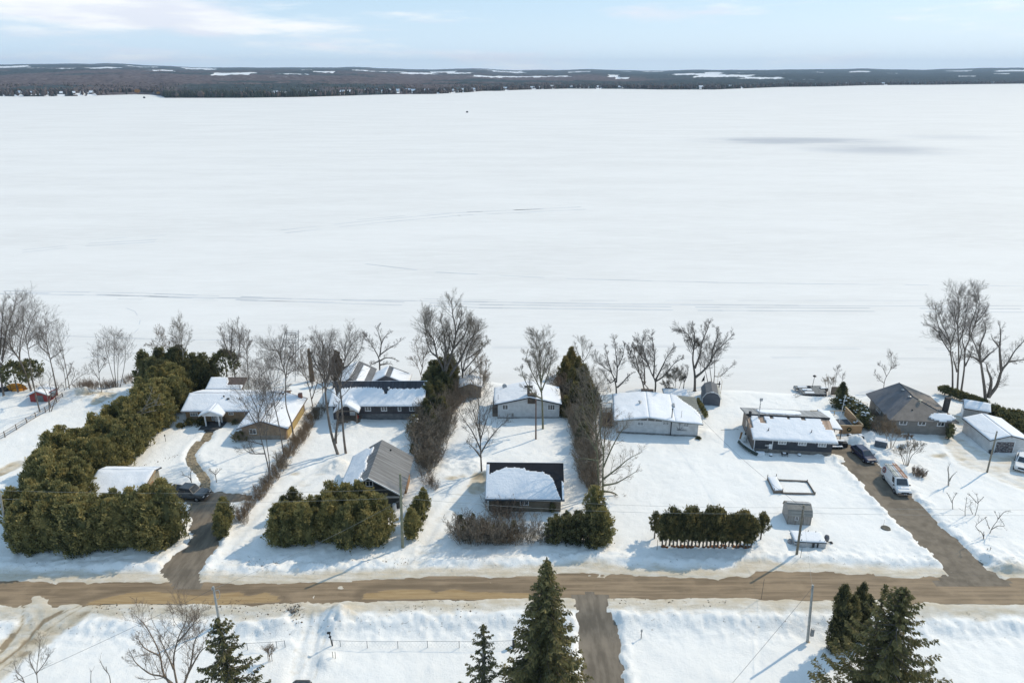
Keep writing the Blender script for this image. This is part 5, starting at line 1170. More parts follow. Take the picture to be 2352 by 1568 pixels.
def wire(a, b, label, sag=.6, r=.012, n=16, mat=None):
    a = Vector(a); b = Vector(b); pts = [a.lerp(b, i/n)-Vector((0, 0, sag*4*(i/n)*(1-i/n))) for i in range(n+1)]
    rel = [q-a for q in pts]; o = MB().path(rel, r, 4).build('power_line', mat or M_WIRE); o.location = a
    return tag(o, label, 'wire', 'overhead wires')
at = lambda p, q, dz: q+(q-p).normalized()*dz
wire(at(p7,q7,-.3), at(p1,q1,-2.1), 'upper overhead wire crossing above the big left hedge', .5)
wire(at(p7,q7,-1.5), at(p1,q1,-3.3), 'lower overhead wire crossing above the big left hedge', .6)
wire(at(p1,q1,-2.1), at(p2,q2,-.3), 'upper overhead wire from the greenish pole past the black-roofed garage', .8)
wire(at(p1,q1,-3.3), at(p2,q2,-1.1), 'lower overhead wire from the greenish pole past the black-roofed garage', .8)
wire(at(p2,q2,-.3), (118, 74, 6.6), 'upper overhead wire from the boat-side pole to the right photo edge', .8)
wire(at(p2,q2,-1.1), (118, 74, 5.8), 'lower overhead wire from the boat-side pole to the right photo edge', .8)
wire(at(p2,q2,-.4), at(p3,q3,-.3), 'overhead wire crossing the road between the boat-side pole and pale pole', .3)
wire(at(p2,q2,-.4), (29.3, 103, 4.2), 'service wire running from the boat-side pole to the anchor house', .7, .014, mat=plain('wire_dark', (.08,.08,.085), .6))
wire(at(p3,q3,-.3), (8.5, 38, 3.0), 'overhead wire running down from the pale pole toward the bottom edge', .3, .014, mat=MATS['wire_dark'])
wire(at(p1,q1,-3.6), at(p4,q4,-.3), 'pale overhead wire crossing before the middle cedar hedge', .5)
wire(at(p4,q4,-.3), (-62, 38, 2.0), 'overhead wire sloping from the lower left pole to the bottom left corner', .5, .014, mat=MATS['wire_dark'])
wire(at(p5,q5,-.4), (70.5, 103.0, 3.3), 'service wire from the mural-garage pole to the hip-roofed house', .4, .012, mat=MATS['wire_dark'])

# ------------------------------------------------------------------ fences, yard things
def rail_fence(name, label, pts, hgt, rails, mat, r=.05, rr=.03, mesh=False, ends=None):
    e = empty(name, pts[0], 0, label, 'fence'); o = Vector(pts[0])
    for i, p in enumerate(pts): 
        q = Vector(p)-o; MB().tube(q-Vector((0,0,.4)), q+Vector((0,0,hgt)), r, r*.9, 7).build('post', mat, e)
    for z in rails:
        m = MB()
        for a, b in zip(pts[:-1], pts[1:]): m.tube(Vector(a)-o+Vector((0,0,z)), Vector(b)-o+Vector((0,0,z)), rr, rr, 5)
        m.build('rail', mat, e)
    if mesh:
        m = MB()
        for a, b in zip(pts[:-1], pts[1:]):
            a = Vector(a)-o; b = Vector(b)-o; n = int((b-a).length/.35)
            for k in range(n):
                p_, q_ = a.lerp(b, k/n), a.lerp(b, min(1, (k+2)/n)); m.tube(p_, q_+Vector((0,0,hgt)), .004, .004, 3, False); m.tube(p_+Vector((0,0,hgt)), q_, .004, .004, 3, False)
        m.build('wire_mesh', M_STEEL, e)
    return e
M_CL = plain('fence_pipe', (.22,.23,.25), .6, .1, metal=.3)
pt = lambda c, lst: [P(c, x, y) for x, y in lst]
rail_fence('chain_link_fence', 'short chain-link fence section left of the tyre tracks at bottom left', pt('D3', [(420,895),(600,887),(888,870),(968,862)]), 1.05, (.02, 1.0), M_CL, .035, .018, True)
rail_fence('chain_link_fence', 'long chain-link fence between the tyre tracks and the central spruce', pt('D3', [(1435,853),(1510,860),(1772,868),(2072,869)])+pt('D4', [(10,969),(320,973),(600,974),(850,962)]), 1.05, (.02, 1.0), M_CL, .035, .018, True)
e = empty('gate_post', P('D3', 1435, 853), 0, 'dark leaning gate post with a bulb at the fence end', 'post'); MB().tube((0,0,-.3), (-.22,0,1.9), .07, .06, 8).build('shaft', M_BLACK, e); MB().lathe((-.2,0,1.3), [(.05,0),(.16,.1),(.05,.22)], 8).build('bulb', M_BLACK, e)
MB().box(-.45, -.1, -.1, .1, 1.85, 2.0).build('bracket', M_BLACK, e)
e = empty('fence_pillar', P('D4', 852, 960), 0, 'dark square pillar ending the chain-link fence beside the central spruce', 'post'); MB().box(-.14, .14, -.14, .14, -.3, 1.25).build('shaft', M_DARKW, e); MB().box(-.17,.17,-.17,.17,1.25,1.32).build('cap', M_RS, e)
srp = pt('SR', [(-300,1130),(-60,975),(125,880),(398,712),(640,560),(852,432),(1080,300)])+pt('A1', [(500,1130),(560,1080),(620,1030)])
rail_fence('split_rail_fence', 'weathered split-rail fence running diagonally behind the left hedge', srp, 1.15, (.3, .65, 1.0), M_OLDW, .08, .045)
rail_fence('wooden_rail', 'dark dock rail along the shore at far left behind the red shed', [PY('RS', x, y, 121.5)-Vector((0,0,.0)) if False else P('RS', x, y, .4) for x, y in ((60,640),(330,655),(700,650),(1100,655),(1500,640),(1900,640))], 1.0, (.5, .95), M_DARKW, .05, .035)
# stakes by the road
for c, b, t, lab, col in (('D5',(1450,480),(1450,285),'thin grey marker stake at the near road edge',M_OLDW),('C4',(1733,1090),(1722,975),'thin stake in the snow left of the trimmed cedar row',M_OLDW),('D1',(1570,1035),(1570,925),'thin stake beside the pole near the covered boat',M_OLDW),('C1',(1865,1000),(1862,905),'thin dark reflector stake at the hedge driveway corner',M_BLACK)):
    p = P(c, *b); h_ = max(.6, PY(c, t[0], t[1], p.y).z-p.z); e = empty('marker_stake', p, 0, lab, 'stake'); MB().tube((0,0,-.3), (0,0,h_), .03, .025, 6).build('shaft', col, e)
p = P('D4', 2100, 885); e = empty('garden_lamp', p, 0, 'small black lamp post alone in the snow right of the near driveway', 'lamp'); MB().tube((0,0,-.3), (0,0,1.1), .04, .035, 8).build('post', M_BLACK, e); MB().lathe((0,0,1.08), [(.05,0),(.11,.05),(.11,.22),(.03,.32)], 8).build('lamp_head', M_STEEL, e)
p = P('C2', 62, 0)+Vector((0,0,0)); p = P('A2', 58, 1325); e = empty('garden_lamp', p, 0, 'small dark lamp post on the lawn beside the left cedar hedge', 'lamp'); MB().tube((0,0,-.3), (0,0,1.1), .04, .035, 8).build('post', M_BLACK, e); MB().lathe((0,0,1.05), [(.06,0),(.12,.05),(.1,.2),(.03,.3)], 8).build('lamp_head', M_DARKW, e)
p = P('E1', 385, 240); e = empty('dock_light', p, 0, 'black mushroom-headed lamp post behind the stacked docks on the shore', 'lamp'); MB().tube((0,0,-.3), (.15,0,2.6), .045, .04, 8).build('post', M_BLACK, e); MB().lathe((.15,0,2.55), [(.06,0),(.32,.08),(.28,.25),(.08,.35)], 12).build('lamp_head', M_BLACK, e)
# raised bed and sandbox frame
def frame_yard():
    g = [P('D1', 1245, 268), P('D1', 1308, 402), P('D1', 1392, 405), P('D1', 1330, 262)]; o = g[1].copy()
    e = empty('raised_bed', o, 0, 'narrow raised garden bed heaped with snow, left of the square frame', 'garden bed')
    q = [v-o for v in g]; MB().add([(v.x, v.y, z) for z in (-.2, .62) for v in q], [(0,1,5,4),(1,2,6,5),(2,3,7,6),(3,0,4,7),(4,5,6,7)]).build('box', M_OLDW, e)
    for v in q: MB().tube((v.x, v.y, -.2), (v.x, v.y, 1.05), .05, .05, 6).build('post', M_OLDW, e)
    snow_patch(e, (q[0].x, q[0].y, .62), (q[3].x, q[3].y, .62), (q[1].x, q[1].y, .62), .3, seed=130, name='snow_cap')
    g = [P('D1', x, y) for x, y in ((1345,278),(1635,292),(1712,415),(1395,407))]; o = g[3].copy(); e = empty('log_sandbox', o, 0, 'square weathered log frame lying open in the snow beside the raised bed', 'garden frame'); q = [v-o for v in g]
    for a, b in zip(q, q[1:]+q[:1]):
        MB().tube(a+Vector((0,0,.25)), b+Vector((0,0,.25)), .08, .08, 6).tube(a+Vector((0,0,.42)), b+Vector((0,0,.42)), .06, .06, 6).build('rail', M_OLDW, e)
    for v in q: MB().tube((v.x, v.y, -.2), (v.x, v.y, .62), .07, .07, 6).build('post', M_OLDW, e)
frame_yard()
# covered pontoon boat with outboard
o = P('BO', 400, 880); b2 = P('BO', 1720, 940); ang = atan2((b2-o).y, (b2-o).x); e = empty('pontoon_boat', o, ang, 'silver pontoon boat under smooth snow with grey outboard motor, below the lawn shed', 'boat'); L = (b2-o).length
al = plain('boat_panel', (.40,.41,.42), .5, .15, 4)
MB().loft([[(x, -.0+a, .22), (x-s_, -.05+a, .95), (x-s_, 2.25-a, .95), (x, 2.2-a, .22)] for x, a, s_ in ((-.05, .35, .3), (.5, .05, .0), (L*.8, 0, 0), (L, .1, 0))]).build('hull', al, e, bevel=.04)
for y in (.35, 1.8): MB().tube((.1, y, .15), (L, y, .15), .26, .26, 10).build('pontoon', M_STEEL, e)
MB().tube((-.3, -.06, .97), (L-.02, -.06, .97), .05, .05, 6).tube((-.3, 2.24, .97), (L-.02, 2.24, .97), .05, .05, 6).build('rail', M_BLACK, e)
snow_patch(e, (-.25, 2.2, .98), (L-.05, 2.2, .98), (-.25, -.02, .98), .16, seed=140, name='snow_cap', wav=.2)
for x, y in ((.6,.15),(.9,1.2),(1.1,2.0),(L*.55,2.1),(L*.8,2.0),(L*.78,.2),(L*.95,.2)): MB().tube((x, y, .95), (x, y, 1.28), .07, .02, 5).build('cleat', M_BLACK, e)
MB().box(L*.52, L*.6, -.09, -.05, .3, .85).box(L*.68, L*.73, -.09, -.05, .3, .85).build('side_stripe', M_DARKW, e)
MB().lathe((L+.38, 1.15, .35), [(.12,0),(.26,.25),(.32,.6),(.24,.9),(.08,1.0)], 10).build('outboard_motor', plain('motor_grey', (.13,.13,.14), .5), e, smooth=True)
MB().tube((L+.4, 1.15, .4), (L+1.1, 1.1, .3), .06, .05, 6).box(L+.9, L+1.15, .9, 1.3, .26, .34).build('motor_leg', M_BLACK, e)
MB().lathe((-.5, .9, .0), [(.28,.0),(.3,.3),(.2,.62)], 10).build('bow_bumper', plain('bumper_grey', (.30,.29,.30), .6), e)
p = P('B4', 628, 1240); e = empty('tractor_tyre', p, .3, 'round dark tyre cover lying on the snow left of the right driveway', 'tyre'); MB().lathe((0,0,0), [(.55,0),(.62,.12),(.55,.3),(.35,.34),(.12,.3)], 18).build('tread', plain('old_tyre', (.12,.11,.09), .8, .3, 4), e)
MB().tube((-.1,.3,.3), (-.1,.35,1.3), .015, .015, 5).build('rope', M_OLDW, e)
# things along the icicle house
H6M = Matrix.Translation((37.4, 97.0, 0)) @ Matrix.Rotation(radians(-6.5), 4, 'Z')
def near6(x, y, z=0): return H6M @ Vector((x, y, z))
e = empty('cooler_box', near6(.85, -.75), radians(-6), 'white cooler box at the left foot of the charcoal house', 'box'); MB().box(-.6,.6,-.3,.3,-.1,.5).build('box', M_WHITE, e, bevel=.04); MB().box(-.62,.62,-.32,.32,.5,.6).build('lid', M_RS, e, bevel=.04)
for lx_, lab in ((2.35, 'snow-capped grey bin below the meter of the charcoal house'), (6.7, 'snow-capped grey bin below the middle window of the charcoal house')):
    e = empty('round_bin', near6(lx_, -1.0 if lx_ < 5 else -.5), 0, lab, 'bin'); MB().lathe((0,0,-.1), [(.24,0),(.27,.5)], 12).build('drum', plain('bin_grey', (.13,.15,.16), .6), e); MB().lathe((0,0,.4), [(.29,0),(.26,.12),(.1,.2)], 12).build('snow_cap', M_RS, e)
e = empty('garden_table', near6(4.4, -.85), radians(-6), 'small black metal table with snow on it, against the charcoal house', 'table')
for x in (-.4, .4):
    for y in (-.25, .25): MB().tube((x, y, -.1), (x, y, .62), .03, .03, 5).build('leg', M_BLACK, e)
MB().box(-.5,.5,-.3,.3,.62,.67).build('tabletop', M_BLACK, e); MB().box(-.3,.2,-.2,.2,.675,.77).build('snow_cap', M_RS, e, bevel=.05)
e = empty('canoe', near6(-1.1, 1.2), radians(-30), 'dark green canoe full of snow leaning at the left wall of the charcoal house', 'canoe')
def canoe(e, L, w, hgt, mat, tilt=0, snow=True):
    R = Matrix.Rotation(tilt, 4, 'X'); rings = []
    for i in range(13):
        t = -1+2*i/12; ww = w/2*max(.03, (1-abs(t)**2.2)); zz = hgt*(.25*abs(t)**3)
        rings.append([R @ Vector((t*L/2, ww*cos(a), zz+hgt*(1+.35*abs(t)**3)*(.5+.5*sin(a)) if False else zz+hgt*(1-abs(sin(a)))*1.0)) for a in (0, -pi*.25, -pi*.5, -pi*.75, -pi)])
    MB().loft(rings).build('hull', mat, e)
    if snow:
        rings = []
        for i in range(11):
            t = -.85+1.7*i/10; ww = w/2*(1-abs(t)**2.2)*.8
            rings.append([R @ Vector((t*L/2, y, z)) for y, z in ((-ww, hgt+.0), (-ww*.5, hgt+.07), (ww*.5, hgt+.07), (ww, hgt+.0))])
        MB().loft(rings).build('snow_cap', M_RS, e)
    return e
canoe(e, 4.6, .95, .5, plain('canoe_green', (.03,.05,.045), .5), -.5); e.rotation_euler = (0, 0, radians(-68)); e.location = near6(-1.0, .4, .25)
e = empty('propane_tank', near6(-.75, 3.3), 0, 'white upright propane tank at the left wall of the charcoal house', 'tank'); MB().lathe((0,0,-.1), [(.38,0),(.40,.2),(.40,1.25),(.3,1.45),(.08,1.5)], 14).build('tank', plain('tank_white', (.55,.56,.56), .5), e, smooth=False); MB().tube((0,0,1.4), (0,0,1.6), .12, .12, 8).build('valve_cover', M_BLACK, e)
e = empty('snow_shovel', near6(-1.3, 4.2), 0, 'wooden board leaning upright behind the white propane tank', 'board'); MB().prism([(-.1,0),(.1,0),(.35,1.3),(.05,1.3)], 1, -.05, .05).build('board', M_WOOD, e)
e = empty('long_pole', P('B1', 1315, 1207, .2), 0, 'thin dark pole lying on the snow left of the propane tank', 'pole'); q = P('B1', 1490, 1197, .25)-P('B1', 1315, 1207, .2); MB().tube((0,0,0), q, .03, .03, 5).build('shaft', M_OLDW, e)
for (c, x, y, r, lab) in (('B2',1690,835,.5,'snow-dusted black bag at the fence foot, leftmost of three'),('B2',1758,880,.62,'black bag in the snow beside the fence, middle of three'),('B2',1825,870,.75,'large snow-topped black bag nearest the dark bins, rightmost of three')):
    p = P(c, x, y); e = empty('rubbish_bag', p, 0, lab, 'bag'); m = MB(); rr = random.Random(int(x)); 
    prof = [(r*.7,0),(r*.95,r*.4),(r*.85,r*.9),(r*.35,r*1.25),(.05,r*1.35)]; m.lathe((0,0,-.1), prof, 9)
    m.v = [(a*(1+rr.uniform(-.1,.1)), b*(1+rr.uniform(-.1,.1)), c_) for a, b, c_ in m.v]; m.build('sack', M_BLACK, e, smooth=True)
    MB().lathe((r*.1,r*.2,r*.95), [(r*.6,0),(r*.4,r*.25),(.05,r*.36)], 8).build('snow_cap', M_RS, e, smooth=True)
p = P('B4', 150, 350); e = empty('covered_barbecue', p, -.1, 'dark covered barbecue beside the carport at the driveway head', 'barbecue'); MB().box(-1.0,.95,-.4,.5,-.1,.75).build('cover', M_BLACK, e, bevel=.15, seg=3); MB().lathe((-.3,0,.7), [(.5,0),(.4,.25),(.1,.35)], 10).build('hood', M_DARKW, e); MB().box(-.8,.4,-.2,.3,1.0,1.06).build('snow_cap', M_RS, e, bevel=.03)
p = P('B4', 60, 372); e = empty('low_bench', p, 0, 'low snow-covered bench in front of the dark barbecue', 'bench'); MB().box(-.4,1.6,-.25,.25,.25,.33).box(-.3,-.2,-.2,.2,-.1,.25).box(1.4,1.5,-.2,.2,-.1,.25).build('seat', M_DARKW, e); MB().box(-.35,1.55,-.22,.22,.335,.42).build('snow_cap', M_RS, e, bevel=.03)
p = P('B4', 590, 372); e = empty('storage_bin', p, radians(-28), 'slate grey storage bin with snowy lid in the bank left of the bare bushes', 'bin'); MB().box(-1.1,.6,-.1,.95,-.3,1.15).build('box', plain('bin_slate', (.085,.10,.12), .6), e, bevel=.03); MB().prism([(-.15,1.16),(1.0,1.16),(1.0,1.30),(-.15,1.24)], 0, -1.15, .65).build('lid', M_RS, e, bevel=.02)
# docks pulled out on the shore
for k, (x, y, w_, d_, rot, lab) in enumerate(((330,262,5.0,1.2,0,'grey dock section, farthest of the three pulled out on the shore'),(420,330,4.6,1.3,-2,'grey dock section with orange float, middle of the three on shore'),(450,395,4.2,1.3,-2,'grey dock section nearest the charcoal house of the three on shore'))):
    p = P('E1', x, y); e = empty('dock_section', p, radians(rot), lab, 'dock'); M_D = plain('dock_grey', (.20,.21,.215), .7, .2)
    m = MB(); n = 4
    for i in range(n): m.box(-w_/2+w_/n*i+.03, -w_/2+w_/n*(i+1)-.03, 0, d_, .35, .45)
    m.build('deck', M_D, e)
    for i in range(5): MB().box(-w_/2+w_/4*i-.06, -w_/2+w_/4*i+.06, 0, d_, -.1, .34).build('bracket', M_STEEL, e)
    MB().box(-w_/2, w_/2, -.06, .0, .2, .42).build('skirt', M_DARKW, e)
    MB().box(-w_/2+.5, -w_/2+2.2, .3, d_-.3, .455, .53).build('snow_cap', M_RS, e, bevel=.03)
p = P('E1', 210, 335); e = empty('boat_lift', P('E1', 130, 400), .3, 'tangle of grey rails left of the docks on the shore', 'boat lift')
for k in range(5): MB().tube((-1.2+.5*k, .2*k, -.1), (-.2+.55*k, .9, .75), .03, .03, 5).build('strut', M_STEEL, e)
MB().tube((-1.6, 0, .5), (1.8, 1.0, .6), .04, .04, 5).tube((-1.6, -.5, .3), (1.8, .5, .35), .04, .04, 5).build('rail', M_OLDW, e)
p = P('E1', 640, 265); e = empty('dark_tote', p, 0, 'black lidded tote with snow, right of the docks', 'box'); MB().box(-.7,.8,-.3,.3,-.1,.5).build('box', M_BLACK, e, bevel=.03); MB().box(-.5,.6,-.25,.25,.5,.58).build('snow_cap', M_RS, e, bevel=.03)
p = P('E1', 318, 240); e = empty('covered_motor', p, 0, 'dark covered outboard standing behind the docks', 'motor'); MB().lathe((0,0,-.1), [(.3,0),(.42,.3),(.32,.7),(.1,.85)], 9).build('cover', M_DARKW, e, smooth=True)
e = empty('wood_rack', P('E1', 870, 350), 0, 'weathered plank screen at the head of the snowy cedar hedge', 'screen'); MB().box(-.5,.9,-.06,.06,-.1,1.5).build('panel', M_OLDW, e)
# dock frame behind the tall pointed cedars
o = P('A4', 1175, 838); e = empty('pipe_dock', o, 0, 'pale pipe dock frame lying on the shore right of the tall pointed cedars', 'dock')
for k in range(5): MB().tube((-.15-.0*k, .9*k, .25), (2.0, .9*k-.25, .25), .035, .035, 5).build('crossbar', M_OLDW, e)
for x in (-.15, 2.0): MB().tube((x, 0, .25), (x, 3.5, .25), .04, .04, 5).build('rail', M_OLDW, e)
for x in (-.15, 2.0): MB().tube((x, 0, -.2), (x, 0, .9), .04, .04, 5).build('leg', M_OLDW, e)
e = empty('brown_box', P('B1', 805, 866), 0, 'brown upright box behind the roof of the white anchor house', 'box'); MB().box(-.75,.75,-.4,.4,-.1,1.3).build('box', plain('rust_brown', (.12,.075,.055), .8), e); MB().box(-.78,.78,-.43,.43,1.3,1.36).build('lid', M_OLDW, e); MB().tube((.8,-.3,0), (.5,-.3,1.6), .04, .04, 5).build('brace', M_PALEW, e)
# swing/post frame behind barn shed
o = P('SH', 845, 880); e = empty('clothes_frame', o, 0, 'pale metal A-frame with a dark bracket, right of the slate barn shed', 'frame')
MB().tube((0,0,-.2), (.15,.2,2.9), .04, .035, 6).tube((.15,.2,2.9), (-.4,1.2,4.2), .03, .03, 5).tube((-.5,.6,-.1), (-.4,1.2,4.2), .03, .03, 5).build('mast', M_PALEW, e); MB().box(-1.0,-.1,.1,.25,2.3,2.45).box(-.4,-.25,.1,.25,1.2,2.9).build('bracket', M_BLACK, e)
e = empty('flag_pole', P('SH', 485, 575, 1.0), 0, 'small dark pennant on a stick behind the slate barn shed', 'flag'); MB().tube((0,0,-1.2), (0,0,1.6), .03, .02, 5).build('shaft', M_OLDW, e); MB().prism([(.0,.5),(.0,1.6),(-.55,.2),(-.35,.9)], 1, -.02, .02).build('pennant', M_DARKW, e)
# stack of kayaks: orange, and the red-white rowboat on the red shed
e = empty('kayak', P('RS', 480, 640), .1, 'bright orange upturned boat on the shore left of the red shed', 'boat'); MO = plain('orange_hull', (.62,.25,.015), .45, .12)
def upturned(e, L, w, hgt, mat, z0=.0, nm='hull'):
    rings = []
    for i in range(13):
        t = -1+2*i/12; k = max(.05, (1-abs(t)**2.6)); rings.append([(t*L/2, w/2*k*cos(a), z0+hgt*(k**.6)*sin(a)) for a in (0, pi*.2, pi*.4, pi*.6, pi*.8, pi)])
    return MB().loft(rings).build(nm, mat, e, smooth=True)
upturned(e, 4.0, 1.4, 1.25, MO, .1); MB().box(-1.7,1.7,-.8,-.7,.2,.32).build('gunwale', M_DARKW, e)
e = empty('kayak', P('RS', 610, 650), .2, 'small orange kayak tucked under the bright orange upturned boat', 'boat'); upturned(e, 2.2, .6, .45, plain('orange_kayak', (.68,.28,.03), .4, .1), .15); e.location.y -= .6
e = empty('dark_boat', P('RS', 60, 690), .6, 'dark covered boat at the far left photo edge', 'boat'); upturned(e, 5.0, 1.6, .9, M_DARKW, 0)
e = empty('rowboat', P('RS', 1530, 960), 0, 'white rowboat with red gunwale leaning on its side against the red shed', 'boat')
rings = []
for i in range(13):
    t = -1+2*i/12; k = max(.04, 1-abs(t)**2.3); rings.append([Vector((t*1.9, y_, z_)) for y_, z_ in ((-.0, -.62*k), (.28*k, -.45*k), (.42*k, 0), (.28*k, .45*k), (0, .62*k))])
R = Matrix.Rotation(radians(-42), 4, 'Y') @ Matrix.Rotation(radians(25), 4, 'X')
m = MB(); m.loft([[R @ p+Vector((0,0,1.05)) for p in r] for r in rings]); m.build('hull', plain('boat_white', (.66,.66,.65), .5), e, smooth=True)
m = MB(); m.path([R @ r[0]+Vector((0,-.03,1.05)) for r in rings], .07, 5); m.path([R @ r[-1]+Vector((0,-.03,1.05)) for r in rings], .07, 5); m.build('gunwale', M_RED, e)
m = MB()
for t in (-.35, .35): m.add([R @ Vector((t*1.9+dx, -.02, zz))+Vector((0,0,1.05)) for dx, zz in ((-.05,-.5),(.05,-.5),(.05,.5),(-.05,.5))], [(0,1,2,3)])
m.build('thwart', M_DARKW, e)
# lattice lookout and the ivy-clad dead trunk
o = P('A2', 1200, 712); e = empty('lattice_tower', o, 0, 'grey lattice lookout frame above the bungalow, behind the tall bare trees', 'tower')
q0 = PY('A2', 1232, 245, o.y+1.2)-o; q1_ = PY('A2', 1342, 245, o.y+1.2)-o
legs = [((-1.2,0,-.4),(q0.x,.6,q0.z)),((2.4,0,-.4),(q1_.x,.6,q1_.z)),((-.9,3,-.4),(q0.x,2.2,q0.z)),((2.1,3,-.4),(q1_.x,2.2,q1_.z))]
for a, b in legs: MB().tube(a, b, .07, .06, 6).build('leg', M_STEEL, e)
for k in (.25, .5, .72, .97):
    pp_ = [Vector(a).lerp(Vector(b), k) for a, b in legs]; MB().tube(pp_[0], pp_[1], .045, .045, 5).tube(pp_[2], pp_[3], .045, .045, 5).tube(pp_[0], pp_[2], .045, .045, 5).tube(pp_[1], pp_[3], .045, .045, 5).build('crossbar', M_STEEL, e)
MB().tube((q0.x,.6,q0.z-.35), (q1_.x,.6,q1_.z-.35), .06, .06, 6).tube((q0.x,.6,q0.z), (q1_.x,.6,q1_.z), .06, .06, 6).build('top_rail', M_DARKW, e)
# ------------------------------------------------------------------ trees and hedges
LF_CEDAR = leafmat('cedar_leaf', (.11,.118,.058), (.26,.24,.10), (.50,.40,.16), .85)
LF_CEDARG = leafmat('cedar_leaf_green', (.070,.082,.050), (.165,.165,.082), (.32,.26,.11), .6)
LF_SPRUCE = leafmat('spruce_needles', (.048,.056,.036), (.14,.135,.062), (.34,.28,.12), .7)
LF_RED = leafmat('rusty_needles', (.05,.035,.022), (.10,.065,.035), (.16,.10,.05), .6)
BARK = barkmat('bark', (.12,.10,.085), (.25,.215,.185)); BARKG = barkmat('bark_green', (.13,.125,.075), (.24,.225,.15)); BARKD = barkmat('bark_dark', (.095,.082,.073), (.21,.185,.16))
BARKR = barkmat('bark_reddish', (.16,.12,.09), (.30,.235,.18)); BARKW = barkmat('bark_pale', (.22,.20,.18), (.40,.37,.33)); TWIG = barkmat('twigs_tan', (.17,.13,.09), (.31,.24,.17)); TWIGG = barkmat('twigs_grey', (.15,.13,.105), (.29,.25,.20))
def quads(c, u, v):
    V = np.stack([c-u-v*.5, c+u*.2-v, c+u+v*.2, c+u*.1+v], 1).reshape(-1, 3)
    return V, np.arange(len(V)).reshape(-1, 4)
def unit(a): return a/(np.linalg.norm(a, axis=-1, keepdims=True)+1e-9)
def cedar_proto(seed, R, H, kind='cedar', n=2600, size=.17, z0=.25, open_=.0, snow=False):
    r = np.random.default_rng(seed)
    def prof(t):
        if kind == 'cone': return (1-t)**.75*(.85+.15*np.minimum(1, t/.1))
        if kind == 'column': return np.minimum(1, ((1-t)/.22))**.6*(.8+.2*np.minimum(1, t/.15))
        if kind == 'bush': return np.sin(pi*np.clip(.18+.80*t, 0, 1))**.7
        if kind == 'row': return (np.clip((1-t)/.35, 0, 1)**.6)*np.clip(.25+t*2.2, 0, 1)
        return np.minimum(1, ((1-t)/.50))**.62*(.62+.38*np.minimum(1, t/.25))
    nc = int(n/16); tc = r.random(nc)**.85; ac = r.random(nc)*2*pi; lump = .74+.42*r.random(nc)**1.3
    ph = r.random(3)*6.28; ang = 1+.13*np.sin(2*ac+ph[0]+2*tc)+.11*np.sin(5*ac+ph[1]-5*tc)+.08*np.sin(3*ac+9*tc+ph[2])
    rc = R*prof(tc)*lump*(.72+.28*r.random(nc)**.4)*(ang if kind in ('cedar', 'row', 'cone') else 1)
    cc = np.stack([rc*np.cos(ac), rc*np.sin(ac), z0+(H-z0)*tc*(1+(.09*np.sin(3*ac+ph[1])*(tc > .6) if kind == 'cedar' else 0))], 1)
    k = r.integers(0, nc, n); s = .27*R**.5*(.6+.5*r.random(nc))[k][:,None]
    off = r.normal(size=(n,3))*np.array([.5,.5,.62])*s
    c = cc[k]+off; c[:,2] = np.clip(c[:,2], .05, H*1.04)
    out = unit(np.stack([c[:,0], c[:,1], np.full(n, .25*R)], 1)+r.normal(size=(n,3))*.35)
    up = unit(out*.7+np.array([0,0,.75])+r.normal(size=(n,3))*.45)
    side = unit(np.cross(up, r.normal(size=(n,3))))
    L = size*(.6+.9*r.random(n))[:,None]
    V, Q = quads(c, up*L, side*L*.42)
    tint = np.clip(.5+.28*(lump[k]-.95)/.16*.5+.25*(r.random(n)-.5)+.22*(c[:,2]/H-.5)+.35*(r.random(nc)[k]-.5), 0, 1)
    # inner mass so the crown is not see-through
    m = 9; T = np.linspace(0, .96, 8); cv = []; cf = []
    for j, t in enumerate(T):
        for i in range(m):
            q = R*float(prof(np.array([t]))[0])*(.60-open_)*r.uniform(.8, 1.15); cv.append((q*cos(2*pi*i/m), q*sin(2*pi*i/m), z0+(H-z0)*t+r.uniform(-.1,.1)))
    for j in range(len(T)-1):
        for i in range(m): cf.append((j*m+i, j*m+(i+1) % m, (j+1)*m+(i+1) % m, (j+1)*m+i))
    if open_ < .3:
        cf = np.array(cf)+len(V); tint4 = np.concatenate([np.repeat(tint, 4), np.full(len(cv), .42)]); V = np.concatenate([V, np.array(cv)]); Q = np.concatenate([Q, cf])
    else: tint4 = np.repeat(tint, 4)
    me = np_mesh('crown', V, Q, {'tint': ('POINT', tint4)})
    tm = MB().tube((0,0,-.6), (0,0,H*.8), .05+.02*H, .03, 7)
    t_me = bpy.data.meshes.new('trunk'); t_me.from_pydata(tm.v, [], tm.f); t_me.materials.append(BARKD)
    sn = None
    if snow:
        sm = MB(); rr = random.Random(seed)
        for i in rr.sample(range(nc), min(nc, 26)):
            if tc[i] > .35 or True:
                p = cc[i]*np.array([1.02,1.02,1]); w = rr.uniform(.16,.34) if snow is True else rr.uniform(.05,.15)
                sm.lathe(tuple(p+np.array([0,0,.1])), [(w*.7,-.03),(w,.04),(w*.6,.11),(.04,.15)], 6)
        sn = bpy.data.meshes.new('snow_clumps'); sn.from_pydata(sm.v, [], sm.f); sn.materials.append(M_RS)
    return me, t_me, sn
def place_ever(name, proto, mat, p, s, rz, label, cat, group=None, sz=None):
    e = empty(name, p, rz, label, cat, group); me, tm, sn = proto
    if not me.materials: me.materials.append(mat)
    for nm, m_ in (('crown', me), ('trunk', tm), ('snow_clumps', sn)):
        if m_ is None: continue
        o = bpy.data.objects.new(nm, m_); COL.objects.link(o); o.parent = e
    e.scale = (s, s, sz or s); return e
def inpoly(p, poly): return poly_sd(np.array([p[0]]), np.array([p[1]]), poly)[0] < 0
